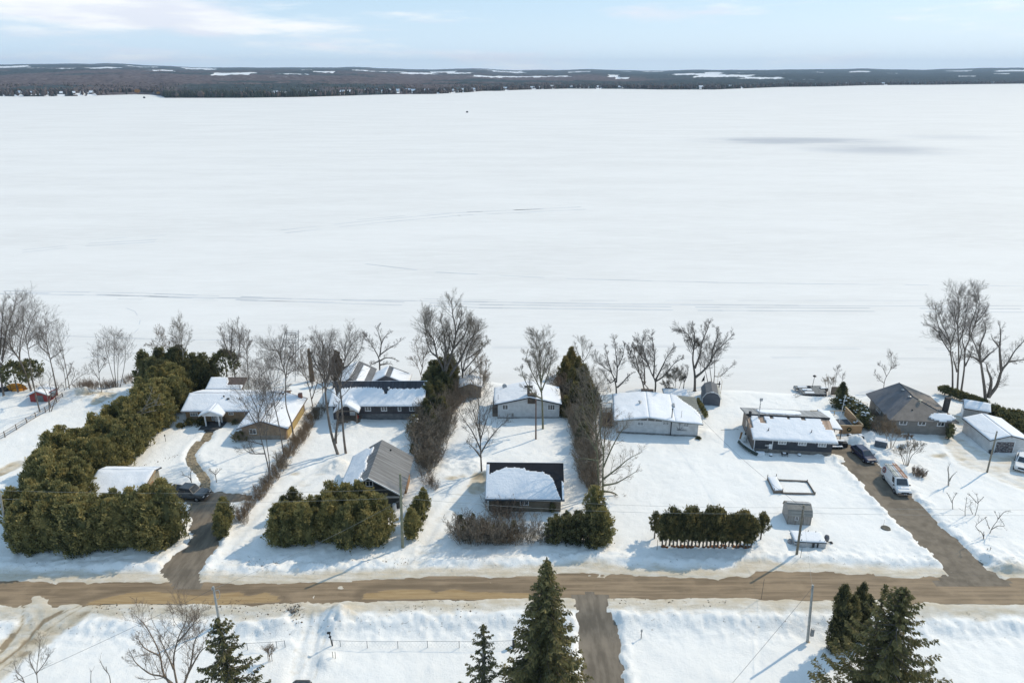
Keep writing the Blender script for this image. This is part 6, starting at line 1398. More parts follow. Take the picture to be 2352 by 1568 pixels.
def fill(poly, st, seed, jit=.35):
    r = random.Random(seed); a = np.array(poly); out = []; j = 0; y = a[:,1].min()
    while y < a[:,1].max():
        x = a[:,0].min()+(st/2 if j % 2 else 0)
        while x < a[:,0].max():
            q = (x+r.uniform(-jit, jit)*st, y+r.uniform(-jit, jit)*st)
            if inpoly(q, poly): out.append(q)
            x += st
        y += st*.87; j += 1
    return out
CED = [cedar_proto(100+i, 1.55+.12*(i % 3), 5.3+.25*i, n=4200, size=.15, snow=False) for i in range(6)]
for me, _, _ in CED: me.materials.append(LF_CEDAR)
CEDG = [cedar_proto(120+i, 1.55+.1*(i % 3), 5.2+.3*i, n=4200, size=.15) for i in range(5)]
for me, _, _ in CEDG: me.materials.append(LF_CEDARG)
def hedge(pts, protos, mat, s0, s1, label, cat, group, seed, sz=1.0):
    r = random.Random(seed)
    for k, q in enumerate(pts):
        s = r.uniform(s0, s1)
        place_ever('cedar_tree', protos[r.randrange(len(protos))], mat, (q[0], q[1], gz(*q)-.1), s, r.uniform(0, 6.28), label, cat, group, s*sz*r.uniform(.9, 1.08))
# E1: the great hedge round the left plot
HF = pg(('C1', [(150,1050),(260,1115),(500,1120),(900,1120),(1250,1130),(1430,1125),(1600,1070),(1720,1010),(1700,900),(1640,860),(1300,905),(900,905),(560,905),(300,880),(190,880)]))
hedge(fill(HF, 1.5, 1), CED, LF_CEDAR, .98, 1.16, 'golden brown cedar in the dense front hedge by the road, lower left', 'cedar', 'cedars of the left front hedge', 1)
HL = pg(('C1', [(190,870),(560,880),(840,680),(860,590),(930,480),(1020,400),(1180,300),(1330,190),(1410,90)]), ('A1', [(1440,1440),(1560,1360),(1680,1270),(1760,1180),(1800,1060),(1840,990),(1700,940),(1600,1040),(1480,1160),(1360,1280),(1180,1410),(1000,1530),(830,1660)]), ('C1', [(620,250),(490,420),(390,600),(280,730)]))
hedge(fill(HL, 1.7, 2), CED, LF_CEDAR, .92, 1.12, 'golden brown cedar in the wide hedge running back toward the lake at left', 'cedar', 'cedars of the left side hedge', 2)
HB = pg(('A1', [(1420,980),(1560,900),(1720,830),(1850,900),(1880,960),(1700,1010),(1500,1100)]))
hedge(fill(HB, 2.3, 3), CEDG, LF_CEDARG, 1.12, 1.28, 'tall dark green cedar at the lake end of the left hedge', 'cedar', 'tall cedars at the end of the left hedge', 3)
for k, (c, x, y, s, lab) in enumerate([('A2',300,850,1.2,'broad dark green cedar behind the bungalow, left one of its clump'),('A2',380,830,1.3,'broad dark green cedar behind the bungalow, tallest of its clump'),('A2',460,800,1.15,'broad dark green cedar behind the bungalow, right one of its clump'),('A2',530,770,.8,'small dark cedar between the bungalow clump and the lakeside trunks')]):
    place_ever('cedar_tree', CEDG[k % 4], LF_CEDARG, P(c, x, y), s, k, lab, 'cedar')
# E5 middle hedge, E6 narrow cedar, E14 clump by the drive
HM = pg(('C2', [(1100,1000),(1180,1040),(1500,1060),(1900,1070)]), ('C3', [(560,1200),(650,1190),(650,1000),(600,905),(400,900),(100,880)]), ('C2', [(1500,880),(1300,900),(1150,900)]))
hedge(fill(HM, 1.4, 5), CED[:4], LF_CEDAR, .80, .96, 'olive cedar in the thick middle hedge before the grey-roofed garage', 'cedar', 'cedars of the middle hedge', 5)
for k, (x, y, s) in enumerate([(1230,760,.62),(1330,720,.7)]): place_ever('cedar_tree', CEDG[k], LF_CEDARG, P('C2', x, y), s, k, ('smaller' if k == 0 else 'larger')+' of two sparse cedars at the upper left of the middle hedge', 'cedar')
pr_n = cedar_proto(150, 1.35, 5.0, 'cedar', 3400, .15); 
for k, (x, y, s, lab) in enumerate([(905,1095,.85,'narrow brownish cedar beside the greenish utility pole, nearest the road'),(960,960,.8,'narrow brownish cedar beside the greenish pole, middle of three'),(1020,830,.7,'narrow brownish cedar beside the greenish pole, farthest of three')]):
    place_ever('cedar_tree', pr_n, LF_CEDAR, P('C3', x, y), s, k*2, lab, 'cedar')
for k, (x, y, s, lab) in enumerate([(610,960,.72,'slim golden cedar right of the left driveway, nearest the road'),(640,880,.8,'slim golden cedar right of the left driveway, middle of three'),(650,800,.72,'slim golden cedar right of the left driveway, farthest of three')]):
    place_ever('cedar_tree', pr_n, LF_CEDAR, P('C2', x, y), s, k*2+1, lab, 'cedar')
# E8 trimmed row with bare stems
LF_ROW = leafmat('cedar_leaf_row', (.065,.078,.048), (.17,.16,.075), (.36,.28,.11), .75)
ROWP = [cedar_proto(160+i, 1.0+.1*i, 5.2, 'row', 2000, .14, z0=1.15, open_=.22) for i in range(4)]
rr = random.Random(6)
for k in range(25):
    t = k/24; p = P('D1', 215+870*t, 908+28*t+rr.uniform(-6, 14))
    s = rr.uniform(.78, 1.02)*(1-.18*(k in (0, 24))-.0)*(1.08 if k in (20, 21) else 1)
    e = place_ever('cedar_tree', ROWP[k % 4], LF_ROW, p, s, rr.uniform(0, 6.28), 'dark cedar with bare lower stem in the straight row above the road', 'cedar', 'cedars in the straight roadside row', s*1.13)
for k, (x, y) in enumerate([(140,840),(1180,850)]): place_ever('cedar_tree', ROWP[k], LF_ROW, P('D1', x, y)+Vector((0,0,.3)), .72, k, ('left' if k == 0 else 'right')+' end tree leaning out of the straight roadside cedar row', 'cedar')
mu = MB(); rq = random.Random(3)
for k in range(60):
    p = P('D1', 205+880*rq.random(), 912+22*rq.random())
    mu.lathe((p.x, p.y, gz(p.x, p.y)), [(rq.uniform(.15,.4), -.08), (.2, .03), (.03, .07)], 6)
tag(mu.build('leaf_litter', plain('rust_litter', (.20,.09,.04), .9, .4, 8)), 'rusty leaf litter under the straight roadside cedar row', 'litter', kind='stuff')
# E3, E4: cedars and pointed hedge between the plots
hedge(fill(pg(('A3', [(980,1180),(1100,1180),(1260,1000),(1330,860),(1200,850),(1060,980)])), 1.9, 8), CEDG, LF_CEDARG, .85, 1.0, 'dark green cedar under the great bare willow, right of the dark lakehouse', 'cedar', 'cedars under the great bare tree', 8)
LF_PT = leafmat('cedar_leaf_brown', (.075,.08,.045), (.19,.17,.075), (.40,.30,.12), .75)
PT = [cedar_proto(170+i, 2.25, 6.5, 'cone', 5200, .16) for i in range(3)]
for k, (x, y, s, lab) in enumerate([(890,640,.8,'tallest pointed cedar, farthest of the line right of the white cottage'),(960,760,.84,'pointed cedar second from the lake right of the white cottage'),(830,760,.85,'pointed cedar beside the cottage roof, left of the line'),(1010,880,.95,'pointed cedar midway down the line right of the white cottage'),(900,900,.9,'pointed cedar midway, on the cottage side of the line'),(1060,980,.85,'pointed cedar near the anchor house deck'),(930,1030,.85,'pointed cedar beside the cottage corner'),(1080,1080,.7,'lowest pointed cedar near the anchor house'),(840,1080,.6,'low pointed cedar below the cottage corner')]):
    place_ever('cedar_tree', PT[k % 3], LF_PT, P('A4', x, y), s, k, lab, 'cedar')
for k, (c, x, y, s_) in enumerate([('A3',1120,1240,.85),('A3',1180,1120,.9),('A3',1080,1330,.7),('A3',1250,1060,.8),('A3',1290,930,.85),('A3',1040,1260,.75),('A3',1200,1230,.7),('A3',1130,1400,.6),('C3',1060,120,.55)]):
    place_ever('cedar_tree', CEDG[k % 4], LF_CEDAR, P(c, x, y), s_, k, 'olive cedar half hidden in the central brown thicket', 'cedar', 'cedars within the central thicket')
for k, (c, x, y, s_) in enumerate([('A4',980,1200,.75),('A4',1060,1180,.7),('C4',1010,60,.7),('A4',1120,1040,.75)]):
    place_ever('cedar_tree', CEDG[k % 4], LF_CEDAR, P(c, x, y), s_, k, 'olive cedar half hidden in the right brown thicket', 'cedar', 'cedars within the right thicket')
# E7 mixed cedars at the road corner
SP = [cedar_proto(180+i, 1.15, 4.3, 'cedar', 1500, .16, open_=.32) for i in range(3)]
rr = random.Random(9)
for k, (x, y, s) in enumerate([(680,1000,.8),(740,1010,.85),(800,1015,.9),(870,1020,.95),(940,1020,.95),(1010,1035,1.0),(1090,1040,1.05),(1160,1040,1.05),(1080,980,1.1),(1200,980,1.05),(960,960,.9),(840,950,.85),(740,960,.8)]):
    place_ever('cedar_tree', SP[k % 3], LF_CEDARG, P('C4', x, y), s, k, 'sparse dark cedar in the ragged clump at the road right of the shingled garage', 'cedar', 'sparse cedars in the ragged road clump')
place_ever('cedar_tree', CED[1], LF_CEDAR, P('C4', 1190, 1030), .92, 1, 'full brownish cedar at the right end of the ragged road clump', 'cedar')
place_ever('cedar_tree', CED[3], LF_CEDAR, P('C4', 1120, 800), .85, 2, 'full cedar at the foot of the two pale-trunked bare trees', 'cedar')
for k, (x, y, s) in enumerate([(1410,1100,.55),(1480,1080,.5),(1560,1110,.5),(1700,1120,.5),(1380,1040,.6),(1500,1010,.55),(1600,1060,.55),(1800,1110,.55),(1900,1090,.6)]): place_ever('cedar_tree', SP[k % 3], LF_CEDARG, P('C3', x, y), s, k, 'stunted sparse cedar among the bare shrubs before the shingled garage', 'cedar', 'stunted cedars before the shingled garage')
# E9 hedge with snow, E10 low hedge at right
SH_ = [cedar_proto(190+i, 1.5, 2.5, 'bush', 1500, .15, snow=True) for i in range(3)]
place_ever('cedar_tree', cedar_proto(195, 1.6, 4.6, 'cone', 2400, .16), LF_CEDARG, P('B2', 1560, 440), 1.0, 1, 'pointed dark cedar at the lake end of the snow-dusted hedge', 'cedar')
for k, (x, y, s) in enumerate([(1620,470,1.0),(1690,480,.95),(1740,540,1.0),(1800,590,1.05),(1850,650,1.05),(1870,710,1.1),(1700,560,.8)]): place_ever('cedar_bush', SH_[k % 3], LF_CEDARG, P('B2', x, y), s, k*1.3, 'round snow-dusted cedar bush in the hedge between the cedar fence and grey house', 'bush', 'snow-dusted hedge bushes')
BU = [cedar_proto(200+i, 1.5, 1.9, 'bush', 1500, .15) for i in range(3)]
lst = [('B3',1260,1185),('B3',1310,1200),('B3',1370,1225),('B3',1430,1250),('B3',1490,1270),('B3',1550,1290),('B3',1610,1310),('B3',1660,1335),('B3',1720,1400),('B3',1780,1440),('B3',1850,1480),('B3',1920,1510),('B3',1990,1540),('B3',2060,1570),('B3',2120,1610),('B4',2080,100),('B4',2010,60)]
for k, (c, x, y) in enumerate(lst): place_ever('hedge_bush', BU[k % 3], LF_CEDARG, P(c, x, y+25), .75+.35*(k > 8), k*1.7, 'olive bush in the low hedge along the lake shore at right', 'bush', 'low shore hedge bushes at right')
place_ever('cedar_tree', cedar_proto(205, .62, 2.6, 'column', 900, .13), LF_CEDARG, P('B4', 1300, 272), 1.0, 0, 'small rounded green cedar at the right corner of the hip-roofed house', 'cedar')
# E12 snow-laden spruce and tiny spruce, E15 little cones, E16 rusty spruce, E18 round shrubs
place_ever('spruce_tree', cedar_proto(210, 1.45, 3.4, 'cone', 2200, .15, snow=True), LF_CEDARG, P('A3', 930, 1380), 1.0, 0, 'bushy snow-capped spruce at the right end of the dark lakehouse yard', 'spruce')
place_ever('spruce_tree', cedar_proto(211, .5, 1.7, 'cone', 600, .12), LF_CEDARG, P('C3', 910, 268), 1.0, 0, 'tiny lone spruce on the snow right of the ribbed garage roof', 'spruce')
place_ever('spruce_tree', cedar_proto(212, 2.0, 6.0, 'cone', 2600, .18), LF_RED, P('A2', 1750, 725), 1.0, 0, 'rust-tinged spruce left of the rear roofs of the dark lakehouse', 'spruce')
pc_ = cedar_proto(213, .33, 1.35, 'column', 420, .10)
for k in range(6): place_ever('dwarf_cedar', pc_, LF_CEDAR, P('B1', 1088+15.5*k, 965+26*k), 1.0, k, 'little upright cedar in the short line between anchor house and barn shed', 'cedar', 'line of dwarf cedars')
bs = cedar_proto(214, .75, 1.1, 'bush', 700, .12)
for x, y, s, lab in ((295,1165,1.1,'round dark shrub left of the bungalow window'),(405,1165,1.1,'round dark shrub left of the bungalow porch'),(790,1315,1.4,'dark rounded shrub at the left corner of the bungalow wing'),(205,1190,.8,'low dark shrub at the far left wall of the bungalow'),(740,1155,.8,'low dark shrub right of the bungalow porch')): place_ever('round_shrub', bs, LF_SPRUCE, P('A2', x, y), s, x, lab, 'shrub')
place_ever('round_shrub', bs, LF_CEDAR, P('B1', 1092, 1305), .55, 0, 'small brown shrub at the right front corner of the anchor house', 'shrub')
place_ever('dwarf_cedar', cedar_proto(216, .4, 1.6, 'column', 500, .11), LF_CEDARG, P('C4', 705, 715), 1.0, 0, 'small brown cedar against the right wall of the shingled garage', 'cedar')
# E13 evergreens at the far left shore, and at the bungalow's lake side
op = [cedar_proto(220+i, 2.3, 5.2, 'bush', 1700, .20, z0=1.8, open_=.4) for i in range(2)]
place_ever('cedar_tree', op[0], LF_CEDARG, P('A1', 182, 978), 1.15, 0, 'loose evergreen with a bare stem beside the orange boat at far left', 'evergreen')
place_ever('cedar_tree', op[1], LF_CEDARG, P('A1', 330, 905), 1.0, 1, 'loose evergreen behind the red shed at far left', 'evergreen')
place_ever('cedar_tree', op[0], LF_CEDARG, P('A2', 668, 752), 1.25, 2, 'loose evergreen with a bare trunk at the lakeside behind the bungalow', 'evergreen')
# E17 columnar cedars, bottom right
CC = [cedar_proto(230+i, .72, 7.4, 'column', 5200, .11) for i in range(2)]
for k, (bx, by, tx_, ty_, s, lab) in enumerate([(470,1330,607,360,1.0,'columnar cedar, leftmost and tallest of four at bottom right'),(640,1180,700,465,.95,'columnar cedar, second from left of four at bottom right'),(745,1000,785,342,.9,'columnar cedar, third from left of four, farthest back at bottom right'),(830,1000,848,452,.85,'columnar cedar, rightmost of four beside the great spruce at bottom right')]):
    top = None
    for dy in range(0, 1200, 20):     # set each foot where its top then stands at the seen height
        p = P('D6', bx, 900+dy); q = PY('D6', tx_, ty_, p.y)
        if q.z-p.z > (8.2, 6.6, 6.8, 5.8)[k]: break
    hh = q.z-p.z; place_ever('columnar_cedar', CC[k % 2], LF_SPRUCE, (q.x, p.y, p.z-.3), s*1.05, k, lab, 'cedar', None, (hh+.3)/7.4)

# spruces ------------------------------------------------------------
def spruce(name, p, H, R, label, seed, nb=230, droop=.5, gap=.0, leaf=.17, wid=.26, upc=None, mat=LF_SPRUCE, lean=0, dens=1.0, power=.85):
    r = random.Random(seed); q = np.random.default_rng(seed); e = empty(name, p, r.uniform(0, 6), label, 'spruce')
    C = []; U = []; Wv = []; T = []; br = MB()
    def axis(z): return np.array([lean*(z/H)**2, 0, z])
    for k in range(nb):
        t = ((k+r.random())/nb)**.92; z = H*(.06+.93*t)
        L = R*(max(0, 1-t)**power)*r.uniform(.58, 1.16)*(1+.12*sin(k*.37))+.25
        if gap and r.random() < gap: continue
        a = k*2.399+r.uniform(-.3, .3); d = np.array([cos(a), sin(a), 0]); s = np.array([-sin(a), cos(a), 0])
        n = max(4, int(L/.13)); tt = (np.arange(n)+.5)/n
        rise = .35*(t > .8)*1.0
        def pos(x): return axis(z)[None]+d[None]*(L*x)[:,None]+np.array([0,0,1])[None]*(L*(-droop*x+(.42*droop*x**3 if upc is None else upc*x**2.2)+rise*x))[:,None]
        ps = pos(tt); br.tube(axis(z), tuple(pos(np.array([.5]))[0]), .03+.012*L, .02, 4, False); br.tube(tuple(pos(np.array([.5]))[0]), tuple(pos(np.array([.95]))[0]), .02, .008, 4, False)
        for i in range(n):
            w = L*wid*(1-tt[i]*.7)*(.25+.75*min(1, tt[i]*3)); m = max(3, int(7*dens*(.6+w)))
            lat = (q.random(m)*2-1)*w; dn = q.random(m)
            c = ps[i][None]+s[None]*lat[:,None]-np.array([0,0,1])[None]*(dn*(.10+.34*droop)*(.5+w))[:,None]+q.normal(size=(m,3))*.04
            u = unit(d[None]*.55+s[None]*np.sign(lat)[:,None]*.6-np.array([0,0,1])[None]*(.25+dn*droop)[:,None]+q.normal(size=(m,3))*.25)
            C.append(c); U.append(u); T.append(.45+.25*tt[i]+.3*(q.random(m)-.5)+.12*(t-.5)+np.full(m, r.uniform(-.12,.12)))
    m = 160; z = H*(.80+.2*q.random(m)); C.append(np.stack([axis(1)[0]*0+lean*(z/H)**2+q.normal(size=m)*.07, q.normal(size=m)*.07, z], 1)); U.append(unit(np.stack([q.normal(size=m)*.5, q.normal(size=m)*.5, np.ones(m)], 1))); T.append(np.full(m, .6))
    C = np.concatenate(C); U = np.concatenate(U); T = np.concatenate(T); W_ = unit(np.cross(U, q.normal(size=C.shape))); Ls = leaf*(.6+.8*q.random(len(C)))[:,None]
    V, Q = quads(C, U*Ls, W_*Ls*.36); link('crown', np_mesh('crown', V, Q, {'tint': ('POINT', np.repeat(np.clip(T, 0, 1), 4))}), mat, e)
    tm = MB()
    for j in range(6): tm.tube(tuple(axis(H*j/6)-np.array([0,0,.5*(j==0)])), tuple(axis(H*(j+1)/6)), .05+.016*H*(1-j/6)**.9, .04+.016*H*(1-(j+1)/6)**.9, 8, False)
    tm.build('trunk', BARKD, e); br.build('branches', BARKD, e); return e
def spruce_at(c, top, Y, foot=-1.05):
    q = PY(c, top[0], top[1], Y); return Vector((q.x, Y, foot)), q.z-foot
p, H_ = spruce_at('D4', (1178,95), 49.0); spruce('spruce_tree', p, H_, 4.9, 'tall olive spruce standing left of the near driveway at bottom centre', 1, 330, .30, leaf=.18, dens=1.1, wid=.22)
p, H_ = spruce_at('D6', (1190,375), 46.0); spruce('spruce_tree', p, H_, 6.6, 'great dark spruce with upswept branch tips at bottom right', 2, 230, .42, .10, leaf=.17, dens=1.25, power=.72, wid=.15, upc=.50)
p, H_ = spruce_at('D6', (1000,345), 48.0); spruce('spruce_tree', p, H_, 1.9, 'narrow spruce leader beside the great dark spruce at bottom right', 3, 90, .30, .1, leaf=.15, wid=.2)
p, H_ = spruce_at('D4', (553,735), 46.5); spruce('spruce_tree', p, H_, 3.6, 'sparse drooping spruce left of the tall central spruce, cut by the bottom edge', 4, 95, .75, .15, leaf=.15, dens=1.2, power=.75, wid=.11, upc=.45)
p, H_ = spruce_at('D2', (2130,560), 47.0); spruce('spruce_tree', p, H_, 4.3, 'ragged drooping spruce before the lower left pole, at bottom left', 5, 130, .60, .08, leaf=.16, dens=1.3, power=.7, wid=.12, upc=.55)

# bare trees -----------------------------------------------------------
def seg_mesh(segs, n):
    A = np.array([s[0] for s in segs], float); B = np.array([s[1] for s in segs], float); R0 = np.array([s[2] for s in segs]); R1 = np.array([s[3] for s in segs])
    d = unit(B-A); ref = np.where(np.abs(d[:,2:3]) > .9, np.array([[1.,0,0]]), np.array([[0,0,1.]])); u = unit(np.cross(d, ref)); v = np.cross(d, u)
    a = np.arange(n)*2*pi/n; ring = u[:,None]*np.cos(a)[None,:,None]+v[:,None]*np.sin(a)[None,:,None]
    V = np.concatenate([A[:,None]+ring*R0[:,None,None], B[:,None]+ring*R1[:,None,None]], 1).reshape(-1, 3)
    i = np.arange(n); F = np.stack([i, (i+1) % n, n+(i+1) % n, n+i], 1); F = (F[None]+np.arange(len(segs))[:,None,None]*2*n).reshape(-1, 4)
    return V, F
class Grow:
    def __init__(s, seed, fine=1.0, tw=.012): s.r = random.Random(seed); s.big = []; s.small = []; s.fine = fine*1.75; s.tw = tw
    def curve(s, p, d, L, r0, r1, n, up, wob):
        pts = [p]; dd = d
        for i in range(n):
            dd = (dd+Vector((s.r.gauss(0, wob), s.r.gauss(0, wob), s.r.gauss(0, wob)+up))).normalized(); pts.append(pts[-1]+dd*(L/n))
        return pts
    def lay(s, pts, r0, r1):
        n = len(pts)-1
        for i in range(n):
            a = r0+(r1-r0)*i/n; b = r0+(r1-r0)*(i+1)/n; (s.big if a > .045 else s.small).append((tuple(pts[i]), tuple(pts[i+1]), a, b))
    def twigs(s, pts, r0, r1, Lc, level, cnt, up=.12, spread=.75, t0=.2):
        n = len(pts)-1
        for k in range(cnt):
            t = t0+(1-t0)*(k+s.r.random())/cnt; x = t*n; i = min(n-1, int(x)); p = pts[i].lerp(pts[i+1], x-i); tg = (pts[i+1]-pts[i]).normalized()
            rv = Vector((s.r.gauss(0, 1), s.r.gauss(0, 1), s.r.gauss(0, 1))); rv = (rv-tg*rv.dot(tg)).normalized()
            d = (tg*(1-spread*.5)+rv*spread+Vector((0, 0, up*1.2))).normalized(); L = Lc*(1.12-.66*t)*s.r.uniform(.6, 1.2); rr = (r0+(r1-r0)*t)*.55
            rr = max(s.tw, min(rr, .016*L+.004)); seg = 4 if level > 2 else (3 if level == 2 else 2)
            q = s.curve(p, d, L, rr, s.tw*.6, seg, up*.7, .085); s.lay(q, rr, max(s.tw*.5, rr*.35))
            if level > 1: s.twigs(q, rr, rr*.35, L*.55, level-1, max(2, int((5 if level > 2 else 3.6)*s.fine)), up, spread)
def smooth_poly(pts, k=4):
    out = []; n = len(pts)
    for i in range(n-1):
        p0 = pts[max(0, i-1)]; p1 = pts[i]; p2 = pts[i+1]; p3 = pts[min(n-1, i+2)]
        for j in range(k):
            t = j/k; out.append(.5*((2*p1)+(p2-p0)*t+(2*p0-5*p1+4*p2-p3)*t*t+(3*p1-p0-3*p2+p3)*t**3))
    return out+[pts[-1]]
def bare_tree(name, c, base_px, limbs, r0, label, seed, mat=BARK, mat2=None, fine=1.0, Lc=None, up=.12, cat='tree', depth=.22, tw=.0095, cnt=17, spread=.68, lvl=3, Y=None):
    """limbs: surveyed outlines of the main stems, each ((px, py), ...) or ('fork', ...) starting at the foot or along another limb"""
    p = P(c, *base_px); r = random.Random(seed*7+1); G = Grow(seed, fine, tw); marks = [0]; e = empty(name, p, 0, label, cat); zt = PY(c, *min((q for L in limbs for q in L), key=lambda a: a[1]), p.y).z-p.z
    for L in limbs:
        ph = r.uniform(-1, 1)*depth*zt; pts = []
        z00 = PY(c, *L[0], p.y).z-p.z
        for i, q in enumerate(L):
            w_ = PY(c, q[0], q[1], p.y); f = max(0, (w_.z-p.z-z00)/max(zt, 1)); w_ = PY(c, q[0], q[1], p.y+ph*f); pts.append(w_-p)
        if abs(pts[0].z) < .6 and G.big: marks.append(len(G.big))
        if abs(pts[0].z) < .6: pts[0] = pts[0]+Vector((0, 0, -.5))
        hz0 = max(0, pts[0].z)/max(zt, .1); ra = .78*r0*(1-.78*hz0)*(1 if len(limbs) < 3 or hz0 > .05 else .85); ra = max(ra, .05)
        sp_ = smooth_poly(pts, 4); rb_ = max(.022, ra*.16); n = len(sp_)-1
        for i in range(n):
            a = ra+(rb_-ra)*(i/n)**.62; b = ra+(rb_-ra)*((i+1)/n)**.62; G.big.append((tuple(sp_[i]), tuple(sp_[i+1]), a*(1.35 if i == 0 and hz0 < .05 else 1), b))
        ll = sum((sp_[i+1]-sp_[i]).length for i in range(n)); lc = (Lc or .36)*(1.12 if c in ('A1', 'B3', 'A2') else 1.3)*max(ll, zt*.35)
        G.twigs(sp_, ra*.6, rb_, lc, lvl, int(cnt*max(.6, ll/8)), up, spread, t0=.45 if hz0 < .05 else .12)
        G.twigs(sp_[-2:], rb_, rb_*.6, lc*.28, 2, 4, up, spread*.8)
    marks.append(len(G.big))
    for a_, b_ in zip(marks[:-1], marks[1:]):
        if b_ > a_: V, F = seg_mesh(G.big[a_:b_], 7); link('trunk', np_mesh('trunk', V, F), mat, e, smooth=True)
    if G.small: V, F = seg_mesh(G.small, 3); link('branches', np_mesh('branches', V, F), mat2 or mat, e)
    return e
def auto_limbs(base_, top, hw, n, fork=.35, seed=0, trunks=1, low=.75):
    """spread n limbs over a crown half hw wide"""
    r = random.Random(seed); H_ = base_[1]-top[1]; out = []
    fk = (base_[0]+(top[0]-base_[0])*fork, base_[1]-H_*fork)
    out.append([base_, (fk[0]+r.uniform(-.02, .02)*H_, fk[1]), (top[0]+r.uniform(-.1, .1)*hw, base_[1]-H_*(fork+.35)), top])
    for k in range(n):
        s_ = -1 if k % 2 else 1; u = (k//2+1)/((n+1)//2+.3); x = top[0]+s_*hw*u*r.uniform(.8, 1.1); y = top[1]+H_*(1-low)*u**1.6*1.6+r.uniform(0, .06)*H_
        f = fork*(1-.15*u)+(.12*(1-u)); st = (base_[0]+(top[0]-base_[0])*f, base_[1]-H_*f)
        mid = (st[0]+(x-st[0])*.55, st[1]+(y-st[1])*.42); out.append([st, mid, (x, y)])
    return out
T = bare_tree
# --- far left shore
T('bare_tree','A1',(35,1012),[[(35,1012),(5,780),(30,640),(90,420)],[(5,700),(-60,500),(-90,250)],[(20,660),(60,380),(130,180),(150,80)],[(0,600),(20,300),(40,80)]],.34,'big leaning bare tree cut by the left photo edge',11)
T('bare_tree','A1',(310,965),[[(310,965),(250,790),(190,650),(110,520),(90,380),(130,300)],[(150,590),(60,470),(40,350)],[(190,650),(200,480),(230,330)]],.36,'thick-trunked leaning bare tree behind the red shed, far left',12,BARK)
T('bare_tree','A1',(392,1165),[[(392,1165),(340,950),(290,650),(260,470),(230,330),(225,160)],[(265,500),(330,420),(440,330)],[(250,430),(310,270),(350,180)],[(275,540),(380,480),(420,420)]],.20,'tall thin bare tree in front of the red shed, foot by the rail fence',13)
T('bare_tree','A1',(565,1015),[[(565,1015),(530,820),(490,640),(455,470),(450,270)],[(485,600),(400,520),(360,400)],[(490,640),(560,600),(600,560)],[(470,520),(410,430),(400,330)]],.26,'bare tree with dark trunk right of the red shed',14)
T('bare_tree','A1',(680,932),[[(680,932),(640,700),(600,500),(555,350)],[(630,650),(590,560),(570,480)]],.13,'slender leaning bare tree at the shore right of the red shed',15,fine=.7)
T('bare_tree','A1',(645,930),[[(645,930),(630,780),(590,650)],[(640,850),(680,770),(700,690)]],.12,'short bare tree beside the slender leaning one on the left shore',16,fine=.8)
T('bare_tree','A1',(482,1168),[[(482,1168),(475,1060),(445,960),(390,880),(380,790)],[(480,1080),(500,960),(480,860),(520,800)],[(482,1168),(540,1040),(550,960),(600,900)]],.15,'small forked bare tree growing at the split-rail fence',17,fine=.6)
T('fallen_branch','A1',(650,905),[[(650,905),(760,830),(870,765)],[(700,870),(730,790),(700,720)]],.10,'low leaning branch sprawled by the brush on the left shore',18,fine=.7,cat='branch')
T('bare_tree','A1',(1002,1000),[[(1002,1000),(975,840),(965,700),(950,560)],[(975,850),(920,760),(900,680)],[(970,780),(1020,690),(1040,640)]],.13,'young bare tree on the brushy mound behind the left hedge',19,fine=.8)
T('bare_tree','A1',(1135,910),[[(1135,910),(1090,760),(1050,600),(1010,450)],[(1135,910),(1120,700),(1120,540),(1115,420)],[(1170,900),(1210,760),(1230,600),(1225,450)],[(1150,900),(1155,720),(1170,560)]],.13,'many-stemmed bare tree on the shore left of the hedge end',20,fine=.8)
T('bare_tree','A1',(1560,800),[[(1560,800),(1570,620),(1570,500),(1550,400)],[(1570,600),(1510,520),(1430,500)],[(1570,560),(1630,530),(1660,490)],[(1450,690),(1380,640),(1370,560)]],.10,'reddish twiggy tree rising behind the end of the left hedge',21,BARKR,fine=1.0,tw=.014)
T('bare_tree','A1',(1835,960),[[(1835,960),(1800,760),(1790,560),(1770,430),(1750,330)],[(1795,600),(1840,480),(1860,380)],[(1790,560),(1730,450),(1700,330)]],.17,'pale-trunked bare tree among the tall dark cedars behind the bungalow',22,BARKW,TWIGG)
T('bare_tree','A1',(1745,900),[[(1745,900),(1740,620),(1735,480)],[(1740,600),(1700,500),(1690,440)]],.10,'thin bare tree left of the pale-trunked one at the hedge end',23,fine=.7)
# --- lakeside behind the bungalow
T('bare_tree','A2',(742,762),[[(742,762),(725,600),(690,430),(680,250)],[(715,520),(650,400),(620,300),(590,230)],[(725,560),(770,480),(780,330),(755,150)],[(700,450),(700,320),(715,200)]],.28,'tall many-limbed bare tree at the shore behind the bungalow',24)
T('bare_tree','A2',(866,738),[[(866,738),(858,560),(845,440),(800,360),(790,280)],[(850,450),(870,340),(865,250)],[(855,540),(820,490),(780,490)],[(850,430),(850,330)]],.16,'slim bare tree alone on the shore right of the many-limbed one',25)
T('bare_tree','A2',(1310,1295),[[(1310,1295),(1290,1150),(1235,960),(1230,680),(1190,540),(1150,430),(1090,430)],[(1235,700),(1250,560),(1290,420),(1340,300)],[(1195,545),(1180,440),(1210,330),(1230,240)],[(1245,660),(1320,620),(1400,600)],[(1225,640),(1130,590),(1040,620)],[(1260,520),(1350,420),(1440,330)]],.24,'tall crooked bare tree rising past the right wing of the bungalow',26,Lc=.3)
T('bare_tree','A2',(1218,1480),[[(1218,1480),(1170,1180),(1120,960),(1070,720),(1030,620)],[(1130,980),(1200,880),(1230,800)],[(1090,800),(1010,740),(960,740)]],.19,'bare tree in front of the bungalow wing, second trunk from its right corner',27)
